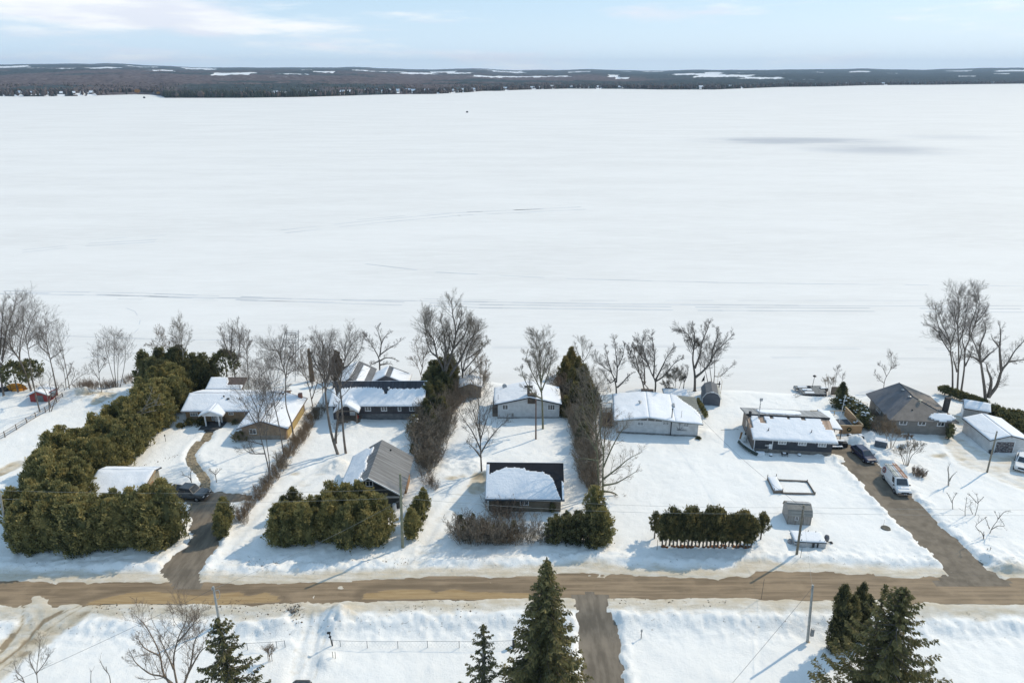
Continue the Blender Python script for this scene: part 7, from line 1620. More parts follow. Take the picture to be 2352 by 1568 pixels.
T('bare_tree','C2',(1045,458),[[(1045,458),(1070,330),(1030,130),(980,-60),(950,-300),(880,-460),(860,-600)],[(975,-100),(860,-300),(800,-400)],[(1000,40),(880,10),(760,0)],[(960,-250),(1020,-420),(1010,-560)],[(1030,130),(900,130),(830,90)]],.20,'wide-crowned bare tree before the bungalow wing, nearest the driveway',28,Lc=.34)
T('bare_tree','C2',(1078,400),[[(1078,400),(1070,200),(1045,0),(1050,-300),(1030,-480)],[(1050,-100),(1090,-250),(1100,-350)]],.13,'thin straight bare tree beside the wide-crowned one',29,fine=.8)
T('bare_tree','A2',(1500,985),[[(1500,985),(1470,830),(1430,700),(1350,600),(1310,500)],[(1490,900),(1530,780),(1560,640),(1540,480)],[(1470,830),(1500,720),(1480,560)],[(1440,720),(1400,560),(1370,450)]],.17,'reddish V-shaped bare tree right of the bungalow yard',30,BARKR,fine=1.2)
T('bare_tree','A2',(1600,960),[[(1600,960),(1590,760),(1560,600),(1560,400)],[(1590,760),(1640,600),(1620,430)],[(1590,820),(1650,700),(1700,560)]],.13,'bare tree in the thicket left of the dark lakehouse',31,fine=1.2)
# --- twin before the dark lakehouse
T('bare_tree','C3',(185,278),[[(185,278),(110,60),(60,-250),(45,-500),(20,-680),(40,-800)],[(50,-420),(100,-600),(90,-760),(110,-900)],[(150,160),(170,-60),(190,-250)],[(45,-450),(-40,-620),(-90,-720)]],.42,'left trunk of the great twin bare tree before the dark lakehouse porch',32,BARK,Lc=.26)
T('bare_tree','C3',(255,268),[[(255,268),(230,60),(215,-200),(200,-420),(240,-640),(300,-800)],[(205,-400),(150,-560),(140,-700)],[(225,-560),(310,-640),(400,-760),(420,-880)],[(245,-650),(250,-800),(300,-950)]],.36,'right trunk of the great twin bare tree before the dark lakehouse porch',33,BARK,Lc=.26)
# --- lakeside centre
T('bare_tree','A3',(585,785),[[(585,785),(580,650),(540,560),(490,480),(440,400)],[(585,620),(600,480),(570,380),(580,310)],[(590,600),(660,550),(740,500),(810,450)],[(590,660),(650,630),(720,640),(770,660)],[(580,660),(520,690),(500,700)],[(600,500),(640,420),(700,370)],[(590,700),(640,690),(700,690)]],.30,'spreading bare tree at the lakeside above the rear roofs of the dark lakehouse',34,BARKD,Lc=.2)
T('bare_tree','A3',(1005,860),[[(1005,860),(985,790),(950,700),(900,640)],[(990,790),(1010,680),(1010,560),(990,440)],[(1000,720),(960,600),(940,480)],[(1010,650),(1050,560),(1060,480)]],.15,'small open bare tree at the right end of the dark lakehouse ridge',35,BARKR)
T('willow_tree','A3',(1240,1010),[[(1240,1010),(1210,760),(1150,620),(1110,450),(1040,360),(1020,240)],[(1225,800),(1230,600),(1220,420),(1180,240)],[(1230,760),(1300,560),(1330,380),(1300,200),(1290,60)],[(1340,380),(1380,250),(1390,130)],[(1240,850),(1380,640),(1450,480),(1560,360)],[(1150,620),(1080,560),(1030,400)],[(1230,620),(1270,480),(1260,300)],[(1310,540),(1420,400),(1460,260)]],.48,'great grey-green bare willow towering above the centre shore',36,BARK,TWIGG,fine=1.35,Lc=.28,cnt=15)
T('willow_tree','A3',(1390,950),[[(1390,950),(1400,780),(1440,600),(1500,440),(1530,330)],[(1410,760),(1530,620),(1600,520)],[(1400,800),(1380,600),(1400,420)],[(1430,650),(1560,560),(1640,470)],[(1400,850),(1500,760),(1580,680)]],.30,'dense brown-grey willow crowding the right side of the great willow',37,BARKD,TWIGG,fine=1.7,Lc=.3,cnt=16)
T('bare_tree','A3',(1575,940),[[(1575,940),(1580,830),(1560,720),(1540,600)],[(1580,860),(1620,760),(1640,660)]],.14,'scraggly bare tree beside the tan outbuilding',38,BARKR,TWIG,fine=1.3)
T('bare_tree','A3',(1540,1270),[[(1540,1270),(1550,1100),(1540,950),(1480,850)],[(1545,1050),(1570,900),(1570,780)]],.10,'thin bare tree leaning right of the brown thicket',39,TWIG,fine=.9)
T('bare_tree','C3',(1585,452),[[(1585,452),(1575,250),(1570,60),(1560,-150),(1550,-330)],[(1575,220),(1500,60),(1420,-60),(1370,-140)],[(1575,260),(1660,120),(1760,0),(1840,-60)],[(1575,140),(1530,-60),(1480,-250)],[(1575,120),(1630,-60),(1680,-230)],[(1580,300),(1500,200),(1440,150)]],.24,'open-crowned bare tree in the yard left of the shingled garage',40,BARKD,Lc=.28)
T('bare_tree','A4',(618,1208),[[(618,1208),(610,950),(600,800),(590,600),(580,420),(575,320)],[(605,840),(540,700),(480,580),(450,460)],[(605,820),(660,680),(690,560),(700,440)],[(600,760),(560,560),(520,400)],[(600,740),(640,540),(650,380)],[(610,900),(520,850),(440,720),(400,600)]],.30,'dense vase-shaped bare tree before the right end of the white cottage',41,BARKG,TWIGG,fine=1.5,Lc=.25,cnt=15)
T('bare_tree','A4',(1015,650),[[(1015,650),(1010,520),(1000,420),(990,330)],[(1010,540),(960,450),(930,370)],[(1012,540),(1060,460),(1090,380)]],.15,'bare tree behind the tip of the pointed cedars',42,BARK,TWIGG)
T('bare_tree','A4',(1338,850),[[(1338,850),(1330,760),(1290,650),(1230,600),(1150,540),(1130,480)],[(1335,740),(1345,600),(1330,450),(1320,310)],[(1345,790),(1400,740),(1440,690),(1510,640)],[(1290,650),(1250,500),(1230,400)],[(1330,700),(1280,740),(1200,640)],[(1345,600),(1400,480),(1420,360)]],.28,'round-crowned bare tree by the shore left of the anchor house',43,BARKD,fine=1.3,Lc=.22)
T('bare_tree','A4',(1712,850),[[(1712,850),(1720,740),(1680,650),(1640,540),(1600,420),(1590,330)],[(1720,720),(1780,600),(1840,480),(1900,400)],[(1700,680),(1710,520),(1700,380),(1680,270)],[(1720,730),(1800,680),(1900,560),(1980,500)],[(1650,560),(1560,460),(1510,380)]],.32,'right one of the two broad bare trees behind the anchor house',44,BARKD,fine=1.4,Lc=.22)
T('bare_tree','A4',(1612,790),[[(1612,790),(1580,700),(1530,600),(1480,500),(1450,430)],[(1700,845),(1640,790),(1590,720),(1570,660)],[(1612,760),(1610,600),(1570,450),(1540,340)],[(1560,650),(1520,480),(1500,380)]],.24,'left one of the two broad bare trees behind the anchor house',45,BARKD,fine=1.4,Lc=.22)
T('bare_tree','B1',(1060,815),[[(1060,815),(1060,680),(1040,520),(1045,400),(1000,280),(920,220)],[(1065,690),(1130,640),(1200,560),(1260,450),(1340,370),(1430,280)],[(1060,600),(1110,470),(1130,350),(1180,230),(1200,160)],[(1045,420),(1060,300),(1030,180)],[(1220,540),(1240,400),(1280,300),(1270,210)],[(1130,400),(1050,330),(960,330)]],.44,'stout dark bare tree left of the slate barn shed with outflung limb',46,BARKD,fine=1.35,Lc=.22)
T('bare_tree','B1',(1232,755),[[(1232,755),(1210,620),(1190,500),(1170,400)],[(1245,755),(1255,620),(1250,500),(1280,380)],[(1195,745),(1160,620),(1110,510)],[(1250,680),(1310,680),(1380,620),(1440,560)]],.15,'cluster of thin bare stems rising behind the slate barn shed',47,BARKD,fine=1.0)
T('bare_tree','B1',(945,812),[[(945,812),(955,730),(930,680),(890,610)],[(955,740),(990,660),(990,590)]],.15,'small bare tree behind the boathouse',48,BARKD,fine=1.1)
T('bare_shrub','B1',(875,872),[[(875,872),(850,760),(800,680)],[(875,872),(870,740),(860,640)],[(880,872),(920,760),(940,700)],[(870,872),(820,800),(760,760)]],.10,'dense dark brushy shrub tree beside the boathouse',49,BARKD,TWIGG,fine=1.9,cnt=20,cat='shrub')
# --- pair over the cedar clump
T('bare_tree','C4',(1165,545),[[(1165,545),(1155,250),(1140,0),(1130,-250),(1100,-450),(1080,-600)],[(1150,120),(1050,-60),(960,-200),(930,-300)],[(1145,0),(1190,-200),(1170,-380)],[(1140,-60),(1020,-260),(1000,-420)],[(1155,200),(1010,180),(940,200)]],.26,'left trunk of the pale pair of bare trees above the road cedar clump',50,BARKG,TWIGG,fine=1.0,Lc=.28)
T('bare_tree','C4',(1206,545),[[(1206,545),(1205,300),(1215,60),(1230,-120),(1260,-240)],[(1210,260),(1300,60),(1380,-80),(1440,-160)],[(1210,380),(1340,280),(1460,180),(1580,120)],[(1212,440),(1330,420),(1440,360),(1540,300)],[(1215,500),(1320,520),(1420,600)],[(1215,140),(1180,-60),(1200,-200)]],.26,'right trunk of the pale pair, its limbs reaching over the open snow',51,BARKG,TWIG,fine=.95,Lc=.28)
# --- right side
T('bare_tree','B3',(612,1145),[[(612,1145),(625,1060),(680,960),(690,860),(695,800)],[(615,1100),(560,1060),(510,980)],[(640,1030),(600,940),(560,900)],[(680,960),(740,920)]],.11,'small windswept bare tree on the ice behind the hip-roofed house',52,fine=.8)
T('bare_tree','B3',(1352,1198),[[(1352,1198),(1345,950),(1325,780),(1320,680),(1200,500),(1160,300)],[(1320,700),(1370,560),(1360,420),(1300,250)],[(1325,780),(1240,650),(1180,540),(1060,460)],[(1322,690),(1280,560),(1230,470),(1190,330)]],.30,'leftmost trunk of the tall willow trio on the right shore',53,BARK,fine=1.15,Lc=.24)
T('bare_tree','B3',(1402,1180),[[(1402,1180),(1410,900),(1410,660),(1400,480),(1420,300),(1400,150)],[(1410,680),(1470,520),(1490,350),(1530,160)],[(1395,980),(1360,860),(1340,780)],[(1410,900),(1440,760),(1400,640)],[(1405,500),(1370,380),(1370,240)]],.30,'middle trunk of the tall willow trio on the right shore',54,BARK,fine=1.15,Lc=.24)
T('bare_tree','B3',(1442,1180),[[(1442,1180),(1470,960),(1480,760),(1530,620),(1590,460),(1630,280),(1620,120)],[(1480,760),(1450,640),(1460,480)],[(1530,600),(1540,480),(1600,300),(1580,180)],[(1590,460),(1680,360),(1720,290)],[(1480,920),(1530,820),(1560,740)]],.30,'rightmost trunk of the tall willow trio on the right shore',55,BARK,fine=1.15,Lc=.24)
T('bare_tree','B3',(1710,1340),[[(1710,1340),(1690,1180),(1660,960),(1640,840),(1590,700),(1540,600)],[(1730,1250),(1760,1080),(1720,960),(1710,900)],[(1740,1230),(1820,1130),(1870,970),(1940,880),(2010,760),(2110,650)],[(1870,970),(1850,750),(1860,600),(1850,480)],[(1640,860),(1640,700),(1700,540),(1680,440)],[(1650,880),(1560,820),(1480,820)],[(1660,870),(1740,790),(1830,720)],[(1950,870),(2040,860),(2110,850)],[(1850,720),(1790,650),(1770,620)]],.55,'huge forked bare tree at the right shore beside the little cabin',56,BARK,fine=1.1,Lc=.2,cnt=13)
T('bare_tree','B3',(82,1192),[[(82,1192),(95,1080),(110,1000),(110,940)]],.07,'thin sapling by the docks, left one of two',57,fine=.8)
T('bare_tree','B3',(158,1165),[[(158,1165),(165,1080),(175,1010)]],.06,'thin sapling by the docks, right one of two',58,fine=.7)
T('bare_shrub','B3',(25,1230),[[(25,1230),(20,1120),(0,1050)],[(30,1230),(40,1120),(50,1060)],[(10,1230),(-10,1130),(-20,1080)],[(45,1230),(70,1130),(60,1070)]],.06,'pale reddish clump of canes by the docks',59,BARKR,TWIG,fine=.8,cat='shrub')
T('bare_shrub','B4',(855,578),[[(855,578),(830,490),(780,420),(760,380)],[(858,578),(860,450),(870,350)],[(862,578),(900,470),(960,400),(1010,340)],[(855,578),(800,460),(800,380)],[(860,578),(890,430),(930,330)]],.10,'branchy bare bush tree between the driveway and hip-roofed house',60,BARK,TWIGG,fine=1.2,cat='shrub')
T('bare_shrub','B4',(690,375),[[(690,375),(680,280),(640,200),(620,120)],[(690,375),(700,250),(700,150)],[(690,375),(740,280),(780,220)],[(660,370),(640,260),(600,150)]],.09,'reddish bare bush by the left corner of the hip-roofed house',61,BARKR,TWIG,fine=1.6,cat='shrub')
T('bare_shrub','B4',(570,250),[[(570,250),(560,150),(540,60)],[(570,250),(590,140),(600,40)],[(560,250),(530,160),(500,90)]],.07,'bare bush right of the snow-dusted hedge',62,BARKR,TWIGG,fine=1.4,cat='shrub')
T('bare_shrub','B4',(880,330),[[(880,330),(860,280),(840,250)],[(885,330),(900,270),(890,240)]],.05,'rusty low bush behind the branchy bush tree',63,BARKR,BARKR,fine=1.6,cat='shrub')
T('tree_stump','B4',(1308,775),[[(1308,775),(1305,680),(1300,600),(1312,545)],[(1310,720),(1340,670),(1390,620)],[(1305,650),(1295,600),(1297,565)]],.22,'cut-back trunk with two bare arms standing alone in the right snow',64,BARKW,fine=0.01,cnt=0,cat='stump')
def sumac(c, b, L, r0, lab, sd): return T('sumac_tree', c, b, L, r0, lab, sd, BARKD, fine=.55, Lc=.22, cnt=7, spread=.9, lvl=2, tw=.016, cat='shrub')
sumac('B4',(1362,1042),[[(1362,1042),(1345,970),(1350,920),(1390,850)],[(1345,960),(1310,890),(1290,850)]],.07,'small crooked sumac, leftmost of four right of the near driveway',65)
sumac('B4',(1495,1105),[[(1495,1105),(1480,1040),(1500,900)],[(1560,1190),(1590,1080),(1620,960),(1600,860)],[(1560,1190),(1570,1100),(1530,1000),(1550,950)],[(1600,950),(1540,880),(1510,860)],[(1610,960),(1680,890)]],.09,'crooked sumac with two stems, second from left of four',66)
sumac('B4',(1692,1352),[[(1692,1352),(1670,1290),(1610,1230),(1600,1190),(1700,1110)],[(1690,1340),(1680,1270)]],.09,'crooked sumac bending left, third from left of four',67)
sumac('B4',(1742,1292),[[(1735,1292),(1770,1220),(1830,1130),(1800,1060)],[(1760,1240),(1830,1200),(1900,1200),(1860,1130)],[(1740,1230),(1700,1120)],[(1830,1130),(1900,1050),(1960,1040)]],.09,'widest crooked sumac, rightmost of four',68)
sumac('B4',(1742,1475),[[(1742,1475),(1755,1430)],[(1742,1475),(1720,1440)]],.06,'short dark broken stem low in the snow below the sumacs',69)
# --- left yard small trees
T('pruned_tree','C2',(322,438),[[(322,438),(300,385),(270,355),(230,345)],[(305,390),(300,330),(310,290)]],.12,'small pruned fruit tree left of the stone walk',70,BARKD,TWIG,fine=.9,Lc=.5,cnt=8,lvl=2)
T('pruned_tree','C2',(556,432),[[(556,432),(545,350),(540,320)],[(545,340),(510,310),(490,290)],[(545,340),(570,310),(590,290)]],.13,'small pruned fruit tree right of the stone walk',71,BARKD,TWIG,fine=.9,Lc=.6,cnt=9,lvl=2)
T('tree_stump','C2',(1155,250),[[(1155,250),(1145,190),(1140,132)]],.24,'cut stump standing at the brown hedge beside the thin bare trees',72,BARKG,fine=0.01,cnt=0,cat='stump')
T('bare_tree','A1',(1330,1260),[[(1320,1250),(1340,1180),(1270,1120),(1290,1060)],[(1340,1180),(1400,1130),(1480,960)],[(1380,1150),(1500,1100),(1600,1080)],[(1330,1200),(1220,1220),(1150,1200)],[(1400,1130),(1520,1060),(1560,1000)],[(1350,1180),(1470,1150),(1530,1150)]],.12,'pale leafless tree spreading over the top of the left hedge',73,BARKW,BARKW,fine=.7,Lc=.25,cnt=7) if False else None
pth = P('A1', 1330, 1400)
def over_tree():
    c = 'A1'; Y = P(c, 1340, 1420).y+1.0; lm = [[(1335,1420),(1325,1300),(1340,1180)],[(1340,1190),(1280,1120),(1285,1050)],[(1340,1180),(1420,1110),(1470,1000),(1490,930)],[(1390,1140),(1500,1100),(1610,1085)],[(1335,1210),(1230,1220),(1150,1195)],[(1430,1100),(1530,1050),(1560,995)],[(1345,1190),(1450,1160),(1530,1145)],[(1300,1260),(1200,1110),(1120,1060)]]
    return lm
T('bare_tree','A1',(1335,1440),over_tree(),.15,'pale leafless tree spreading over the top of the left hedge',73,BARKW,BARKW,fine=.7,Lc=.22,cnt=8,depth=.05)
# --- bottom left
T('bare_tree','D2',(1760,1500),[[(1760,1500),(1740,1250),(1700,1000),(1740,780),(1820,600),(1830,520)],[(1700,1060),(1620,880),(1560,760)],[(1740,800),(1880,640),(1910,560)],[(1740,1250),(1600,1140),(1470,1110),(1330,1000),(1280,900)],[(1700,1250),(1600,1100),(1560,900),(1440,660),(1330,540)],[(1790,1250),(1870,1020),(1900,820),(1960,700)],[(1560,930),(1420,860),(1350,760)],[(1830,1130),(1960,900),(2040,840)]],.22,'reddish bare tree with fine twigs at bottom left beside the drooping spruce',74,BARKR,BARKR,fine=1.1,Lc=.3,cnt=14,tw=.009)
T('bare_tree','D2',(370,1250),[[(370,1250),(360,1100),(380,920),(395,780)],[(360,1120),(300,1000),(290,930)],[(365,1100),(440,1000),(480,930)]],.05,'wispy sapling in the bottom left corner snow, taller one',75,BARK,TWIGG,fine=.7,tw=.007)
T('bare_tree','D2',(260,1260),[[(260,1260),(220,1150),(170,1100),(140,1010)],[(235,1190),(180,1160),(160,1130)]],.05,'wispy sapling in the bottom left corner snow, shorter one',76,BARK,TWIGG,fine=.6,tw=.007)
T('bare_tree','D2',(1075,1290),[[(1075,1290),(1075,1140),(1020,1060),(990,1000)],[(1050,1100),(1040,1040)]],.06,'thin dead sapling on the bottom left snow, forked',77,BARKD,fine=.4,cnt=3)
T('bare_tree','D2',(893,1290),[[(893,1290),(890,1180),(893,1080)]],.05,'thin straight dead stem on the bottom left snow',78,BARKD,fine=.3,cnt=2)
T('young_tree','D3',(822,1002),[[(822,1002),(805,930),(790,880)],[(812,940),(830,890),(835,865)],[(806,930),(800,880),(815,850)]],.05,'staked young tree right of the lower left spruce',79,BARKR,TWIG,fine=1.0,Lc=.5,tw=.007)
for k, (x, lab) in enumerate(((803,'left support stake of the young tree'),(840,'right support stake of the young tree'),(1437,'left stake of the pair by the gate post tracks'),(1462,'right stake of the pair by the gate post tracks'))):
    p = P('D3', x, 1000 if k < 2 else 988); e = empty('wooden_stake', p, 0, lab, 'stake'); MB().tube((0,0,-.3), (.02,0,1.5 if k < 2 else 1.25), .03, .03, 5).build('shaft', M_OLDW, e)
# ivy-clad dead trunk between the lookout and the rusty spruce
o = P('A2', 1492, 712); tp = PY('A2', 1455, 412, o.y)-o; e = empty('dead_trunk', o, 0, 'thick bark-clad dead trunk standing beside the lattice lookout', 'trunk')
MB().tube((0,0,-.4), tuple(tp*.45), .50, .40, 10).tube(tuple(tp*.45), tuple(tp), .4, .24, 10).tube(tuple(tp*.8), tuple(tp*.9+Vector((.7,0,0))), .25, .12, 7).build('trunk', barkmat('bark_rust', (.13,.085,.055), (.24,.17,.11)), e)
# --- brown shrub hedges ---------------------------------------------------
def shrub_proto(seed, h_, w_, stems, mat, mat2=None, tw=.014, fine=1.0):
    G = Grow(seed, fine, tw); r = G.r
    for k in range(stems):
        a = r.uniform(0, 6.28); q = w_*r.random()**.6; p = Vector((q*.5*cos(a), q*.5*sin(a), -.2)); d = Vector((cos(a)*.35, sin(a)*.35, 1)).normalized()
        L = h_*r.uniform(.6, 1.1); pts = G.curve(p, d, L, .03, .01, 4, .02, .10); G.lay(pts, .028, .012); G.twigs(pts, .02, .01, L*.38, 2, 6, .1, .7, .25)
    V, F = seg_mesh(G.big+G.small, 3); me = np_mesh('stems', V, F); me.materials.append(mat); return me
SHM = [shrub_proto(300+i, 2.2, 1.6, 26, TWIG) for i in range(3)]; SHR = [shrub_proto(310+i, 2.6, 1.5, 24, BARKR) for i in range(2)]; SHG = [shrub_proto(320+i, 3.4, 1.8, 30, TWIGG) for i in range(3)]
LOW = [shrub_proto(330+i, .6, .9, 14, BARKD, tw=.012) for i in range(2)]
def place_shrub(me, p, s, label, group=None, name='bare_shrub'):
    o = bpy.data.objects.new(name, me); COL.objects.link(o); o.location = (p[0], p[1], gz(p[0], p[1])-.05); o.scale = (s, s, s); o.rotation_euler = (0, 0, (p[0]*7.7+p[1]*3.3) % 6.28)
    return tag(o, label, 'shrub', group)
def shrub_line(runs, st, protos, s0, s1, label, group, seed, wid=.8):
    r = random.Random(seed); pts = [P(c, x, y) for c, l in runs for x, y in l]; k = 0
    for a, b in zip(pts[:-1], pts[1:]):
        n = max(1, int((b-a).length/st))
        for i in range(n): q = a.lerp(b, (i+r.random())/n); place_shrub(protos[k % len(protos)], (q.x+r.uniform(-wid, wid), q.y+r.uniform(-wid, wid)), r.uniform(s0, s1), label, group); k += 1
shrub_line([('A2',[(1600,1010),(1500,1130),(1420,1250),(1350,1360),(1280,1450)]),('C2',[(1160,300),(1080,430),(1000,540),(920,620),(840,720),(760,860)])], .8, SHM, .62, .95, 'brown leafless shrub in the scrubby hedge between bungalow and middle lane', 'shrubs of the scrubby brown hedge', 1, .55)
shrub_line([('A3',[(1560,860),(1480,960),(1330,1080),(1250,1250),(1180,1400)]),('C3',[(1130,240),(1070,380),(1030,480)])], .75, SHG+SHR, .7, 1.15, 'tangled brown-grey shrub in the thicket right of the dark lakehouse yard', 'shrubs of the central thicket', 2, 1.0)
shrub_line([('A3',[(1180,1100),(1080,1250),(1000,1500)]),('C3',[(1050,250),(1040,420)])], .9, SHG, .9, 1.35, 'tall grey shrub on the yard side of the central thicket', 'tall shrubs of the central thicket', 3, .6)
shrub_line([('A4',[(780,900),(860,1000),(960,1150),(1010,1300),(1040,1450)]),('C4',[(1030,100),(1060,250),(1090,400),(1120,520)])], .62, SHG+SHM, .75, 1.2, 'tangled brown shrub in the tall thicket left of the anchor house lawn', 'shrubs of the right thicket', 4, .9)
shrub_line([('A4',[(740,800),(850,860),(930,940)])], .8, SHR, 1.2, 1.5, 'reddish brown shrub against the pointed cedars beside the cottage roof', 'reddish shrubs by the pointed cedars', 5, .7)
shrub_line([('C3',[(1330,1110),(1400,1120),(1520,1120),(1640,1130),(1760,1140),(1850,1120)])], .7, SHG+SHR, .85, 1.35, 'bare upright shrub in the loose row before the shingled garage', 'bare shrubs before the shingled garage', 6, .4)
shrub_line([('C3',[(1690,850),(1800,880),(1900,900)])], .6, SHR, .95, 1.3, 'reddish shrub against the front wall of the shingled garage', 'reddish shrubs at the shingled garage wall', 7, .5)
shrub_line([('C4',[(0,990),(200,1000),(420,1000),(620,1000)])], .8, SHG+SHM, .7, 1.1, 'bare shrub in the roadside row left of the ragged cedar clump', 'bare roadside shrubs', 8, .4)
shrub_line([('C3',[(1050,600),(1080,560),(1130,620)])], .8, SHR, .5, .8, 'small reddish bush right of the grey-roofed garage', 'small reddish bushes by the garage', 9, .3)
shrub_line([('A1',[(720,930),(850,900),(930,960)]),('A1',[(1150,900),(1250,850),(1350,780)])], .9, SHR, .5, .8, 'low brushy shrub on the mound at the left shore', 'brush on the left shore mound', 10, .8)
shrub_line([('B3',[(420,1470),(460,1530)]),('B4',[(520,190),(560,230)])], .7, SHR, .7, 1.0, 'reddish bush at the left wall of the hip-roofed house', 'reddish bushes at the hip-roofed house', 11, .3)
shrub_line([('A4',[(250,1075),(330,1085),(420,1085),(480,1080)])], .8, SHR, .35, .5, 'low reddish shrub at the front wall of the white cottage', 'low shrubs at the white cottage', 12, .2)
shrub_line([('D3',[(1020,520),(1080,480),(1120,560)])], .7, LOW, .8, 1.2, 'low dead weed clump at the lower lane edge', 'dead weed clumps', 13, .4)
shrub_line([('A2',[(640,1130),(720,1120),(760,1090)])], .7, SHM, .5, .7, 'tan twiggy shrub before the bungalow wall', 'tan shrubs before the bungalow', 14, .3)
shrub_line([('A1',[(1230,1480),(1150,1500)]),('C1',[(900,330),(830,420)])], 1.0, SHM, .5, .7, 'tan twiggy shrub along the inner edge of the left hedge', 'tan shrubs along the left hedge', 15, .3)
o = place_shrub(shrub_proto(340, 1.25, 1.3, 60, BARKR, tw=.014), P('B4', 968, 672), 1.1, 'round bundle of snowy reddish twigs beside the white van', None, 'twig_bush')

# churned clods and twigs along the ploughed edges
cm = MB(); rc_ = random.Random(12)
lines_ = [(pg(('D2',[(850,450),(1200,460),(1600,440),(2000,430),(2352,440)])), 160, 1.0), (pg(('D3',[(350,430),(700,440),(1000,470),(1150,560)])), 130, 1.6), (pg(('D3',[(1900,460),(2200,470)]),('D4',[(0,510),(300,530),(500,520)])), 70, 1.6), (pg(('D5',[(0,500),(500,520),(1100,520)])), 40, .8), (pg(('C2',[(800,1230),(1000,1240),(1150,1240)])), 30, 1.2), (pg(('C3',[(300,1330),(700,1350),(850,1340)])), 26, .9), (pg(('C1',[(1750,150),(1600,200),(1250,300)])), 30, .6), (pg(('A1',[(750,1020),(900,980),(1050,1050)])), 90, 2.6)]
for L_, n_, sp_ in lines_:
    for k in range(n_):
        t = rc_.random()*(len(L_)-1); i = int(t); f = t-i; x = L_[i][0]*(1-f)+L_[i+1][0]*f+rc_.gauss(0, .3); y = L_[i][1]*(1-f)+L_[i+1][1]*f+rc_.gauss(0, sp_*.5)
        r_ = rc_.uniform(.02, .09)*(1.4 if rc_.random() < .12 else 1); z = gz(x, y)
        if rc_.random() < .7: cm.lathe((x, y, z-.02), [(r_, 0), (r_*.8, r_*.7), (r_*.3, r_*1.1)], 5)
        else: a = rc_.uniform(0, 3.1); l_ = rc_.uniform(.15, .45); cm.tube((x, y, z+.02), (x+l_*cos(a), y+l_*sin(a), z+.08), .015, .01, 4)
tag(cm.build('plough_debris', plain('brown_clods', (.20,.15,.10), .9, .5, 5)), 'brown clods and twigs strewn along the ploughed snow edges', 'debris', kind='stuff')
# ------------------------------------------------------------------ air, light, camera
SUN_EL = radians(40.0); sdx, sdy = .815, .580      # towards the sun, over the lake to the right
w = bpy.data.worlds.new('World'); SC.world = w; w.use_nodes = True
nt = w.node_tree; bg = nt.nodes['Background']
sky = nt.nodes.new('ShaderNodeTexSky'); sky.sky_type = 'NISHITA'; sky.sun_disc = False
sky.sun_elevation = SUN_EL; sky.sun_rotation = atan2(sdx, sdy); sky.air_density = 1.0; sky.dust_density = 1.0; sky.ozone_density = 1.5; sky.altitude = 200
t = nt.nodes.new('ShaderNodeTexCoord'); mp = nt.nodes.new('ShaderNodeMapping'); mp.inputs['Scale'].default_value = (2.6, 2.6, 17); mp.inputs['Location'].default_value = (CLX, CLY, .2)
nt.links.new(t.outputs['Generated'], mp.inputs[0])
n = noise(nt, mp.outputs[0], 1.7, 9, .58)
sp = nt.nodes.new('ShaderNodeSeparateXYZ'); nt.links.new(t.outputs['Generated'], sp.inputs[0])
# the long cloud bank low on the left, thin veils elsewhere
def gauss(cx, cz, wx, wz, slope=0):
    ax = mth(nt, 'SUBTRACT', sp.outputs[0], cx); az = mth(nt, 'SUBTRACT', mth(nt, 'ADD', sp.outputs[2], mth(nt, 'MULTIPLY', ax, slope)), cz)
    a = mth(nt, 'DIVIDE', ax, wx); b_ = mth(nt, 'DIVIDE', az, wz)
    q = mth(nt, 'ADD', mth(nt, 'MULTIPLY', a, a), mth(nt, 'MULTIPLY', b_, b_))
    return mth(nt, 'POWER', 2.718, mth(nt, 'MULTIPLY', q, -1))
gs = [gauss(-.50, .072, .22, .034, .02), gauss(-.27, .044, .26, .016, .13), gauss(.64, .088, .12, .022), gauss(.16, .072, .16, .012), gauss(-.60, .016, .16, .010), gauss(.0, .02, .2, .006, .02)]
amp = [.34, .40, .46, .20, .26, .16]
tot = mth(nt, 'ADD', mth(nt, 'MULTIPLY', mth(nt, 'SUBTRACT', n, .5), 1.7), .5)
for g_, a_ in zip(gs, amp): tot = mth(nt, 'ADD', tot, mth(nt, 'MULTIPLY', g_, a_))
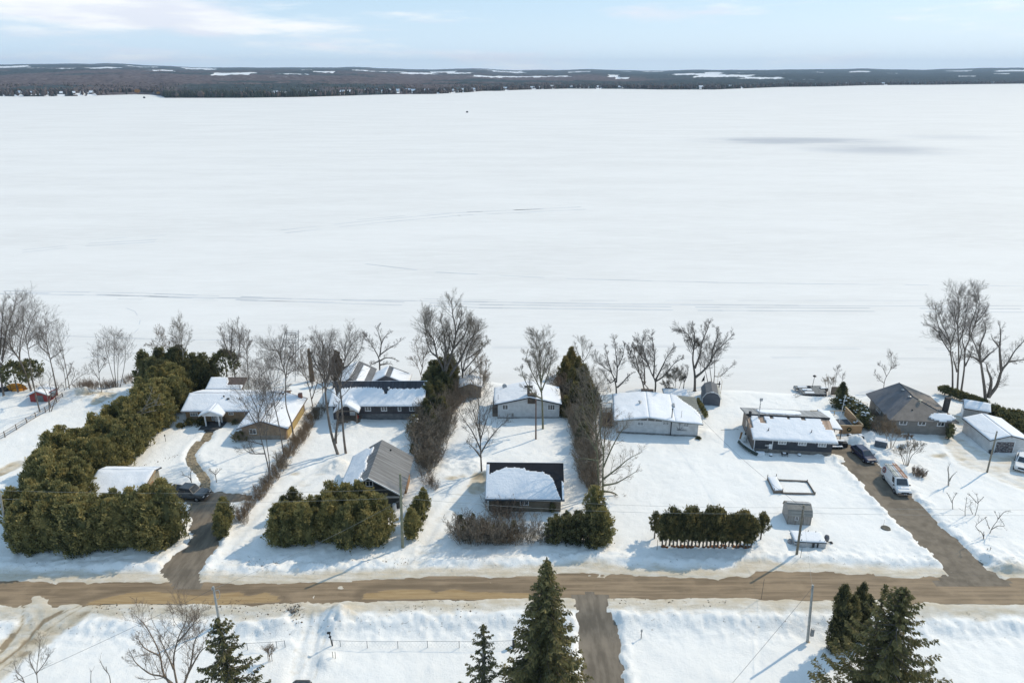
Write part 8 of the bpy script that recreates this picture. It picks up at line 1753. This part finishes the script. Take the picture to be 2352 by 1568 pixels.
cl = ramp(nt, tot, .58, .98)
n2 = noise(nt, mp.outputs[0], 2.6, 5, .5)
cc = mixc(nt, ramp(nt, n2, .38, .62), CL_DK, CL_LT)
hz = mth(nt, 'POWER', 2.718, mth(nt, 'MULTIPLY', mth(nt, 'ABSOLUTE', sp.outputs[2]), -14))
skyc = mixc(nt, mth(nt, 'MULTIPLY', hz, .7), sky.outputs[0], HORC)
skyc = mixc(nt, .42, skyc, VEIL)
skyc = mixc(nt, mth(nt, 'MULTIPLY', cl, .85), skyc, cc)
nt.links.new(skyc, bg.inputs[0]); bg.inputs[1].default_value = SKYS
sl = bpy.data.lights.new('sun', 'SUN'); sl.energy = SUNS; sl.angle = radians(.5); sl.color = (1, .862, .65)
so = bpy.data.objects.new('sun', sl); COL.objects.link(so)
dv = Vector((-sdx*cos(SUN_EL), -sdy*cos(SUN_EL), -sin(SUN_EL))); so.rotation_euler = dv.to_track_quat('-Z', 'Y').to_euler()
cd = bpy.data.cameras.new('camera'); cd.sensor_width = 36; cd.lens = 25; cd.clip_start = .5; cd.clip_end = 40000
co = bpy.data.objects.new('camera', cd); COL.objects.link(co); co.location = (0, 0, CH); co.rotation_euler = (pi/2-PITCH, 0, 0)
SC.camera = co
SC.view_settings.view_transform = 'Standard'; SC.view_settings.look = 'None'; SC.view_settings.exposure = EXPO; SC.view_settings.gamma = 1
SC.render.resolution_x = 1024; SC.render.resolution_y = 682
if HAZE > 0:
    m = bpy.data.materials.new('air'); m.use_nodes = True; hn = m.node_tree; hn.nodes.remove(hn.nodes['Principled BSDF'])
    v = hn.nodes.new('ShaderNodeVolumePrincipled'); v.inputs['Color'].default_value = (.60,.78,1,1); v.inputs['Density'].default_value = HAZE; v.inputs['Anisotropy'].default_value = .1
    hn.links.new(v.outputs[0], hn.nodes['Material Output'].inputs['Volume'])
    hb = MB().box(-16000, 16000, -60, 17500, -560, 330).build('haze', m); tag(hb, kind='stuff')
    hb.display_type = 'WIRE'

SC.cycles.use_denoising = True
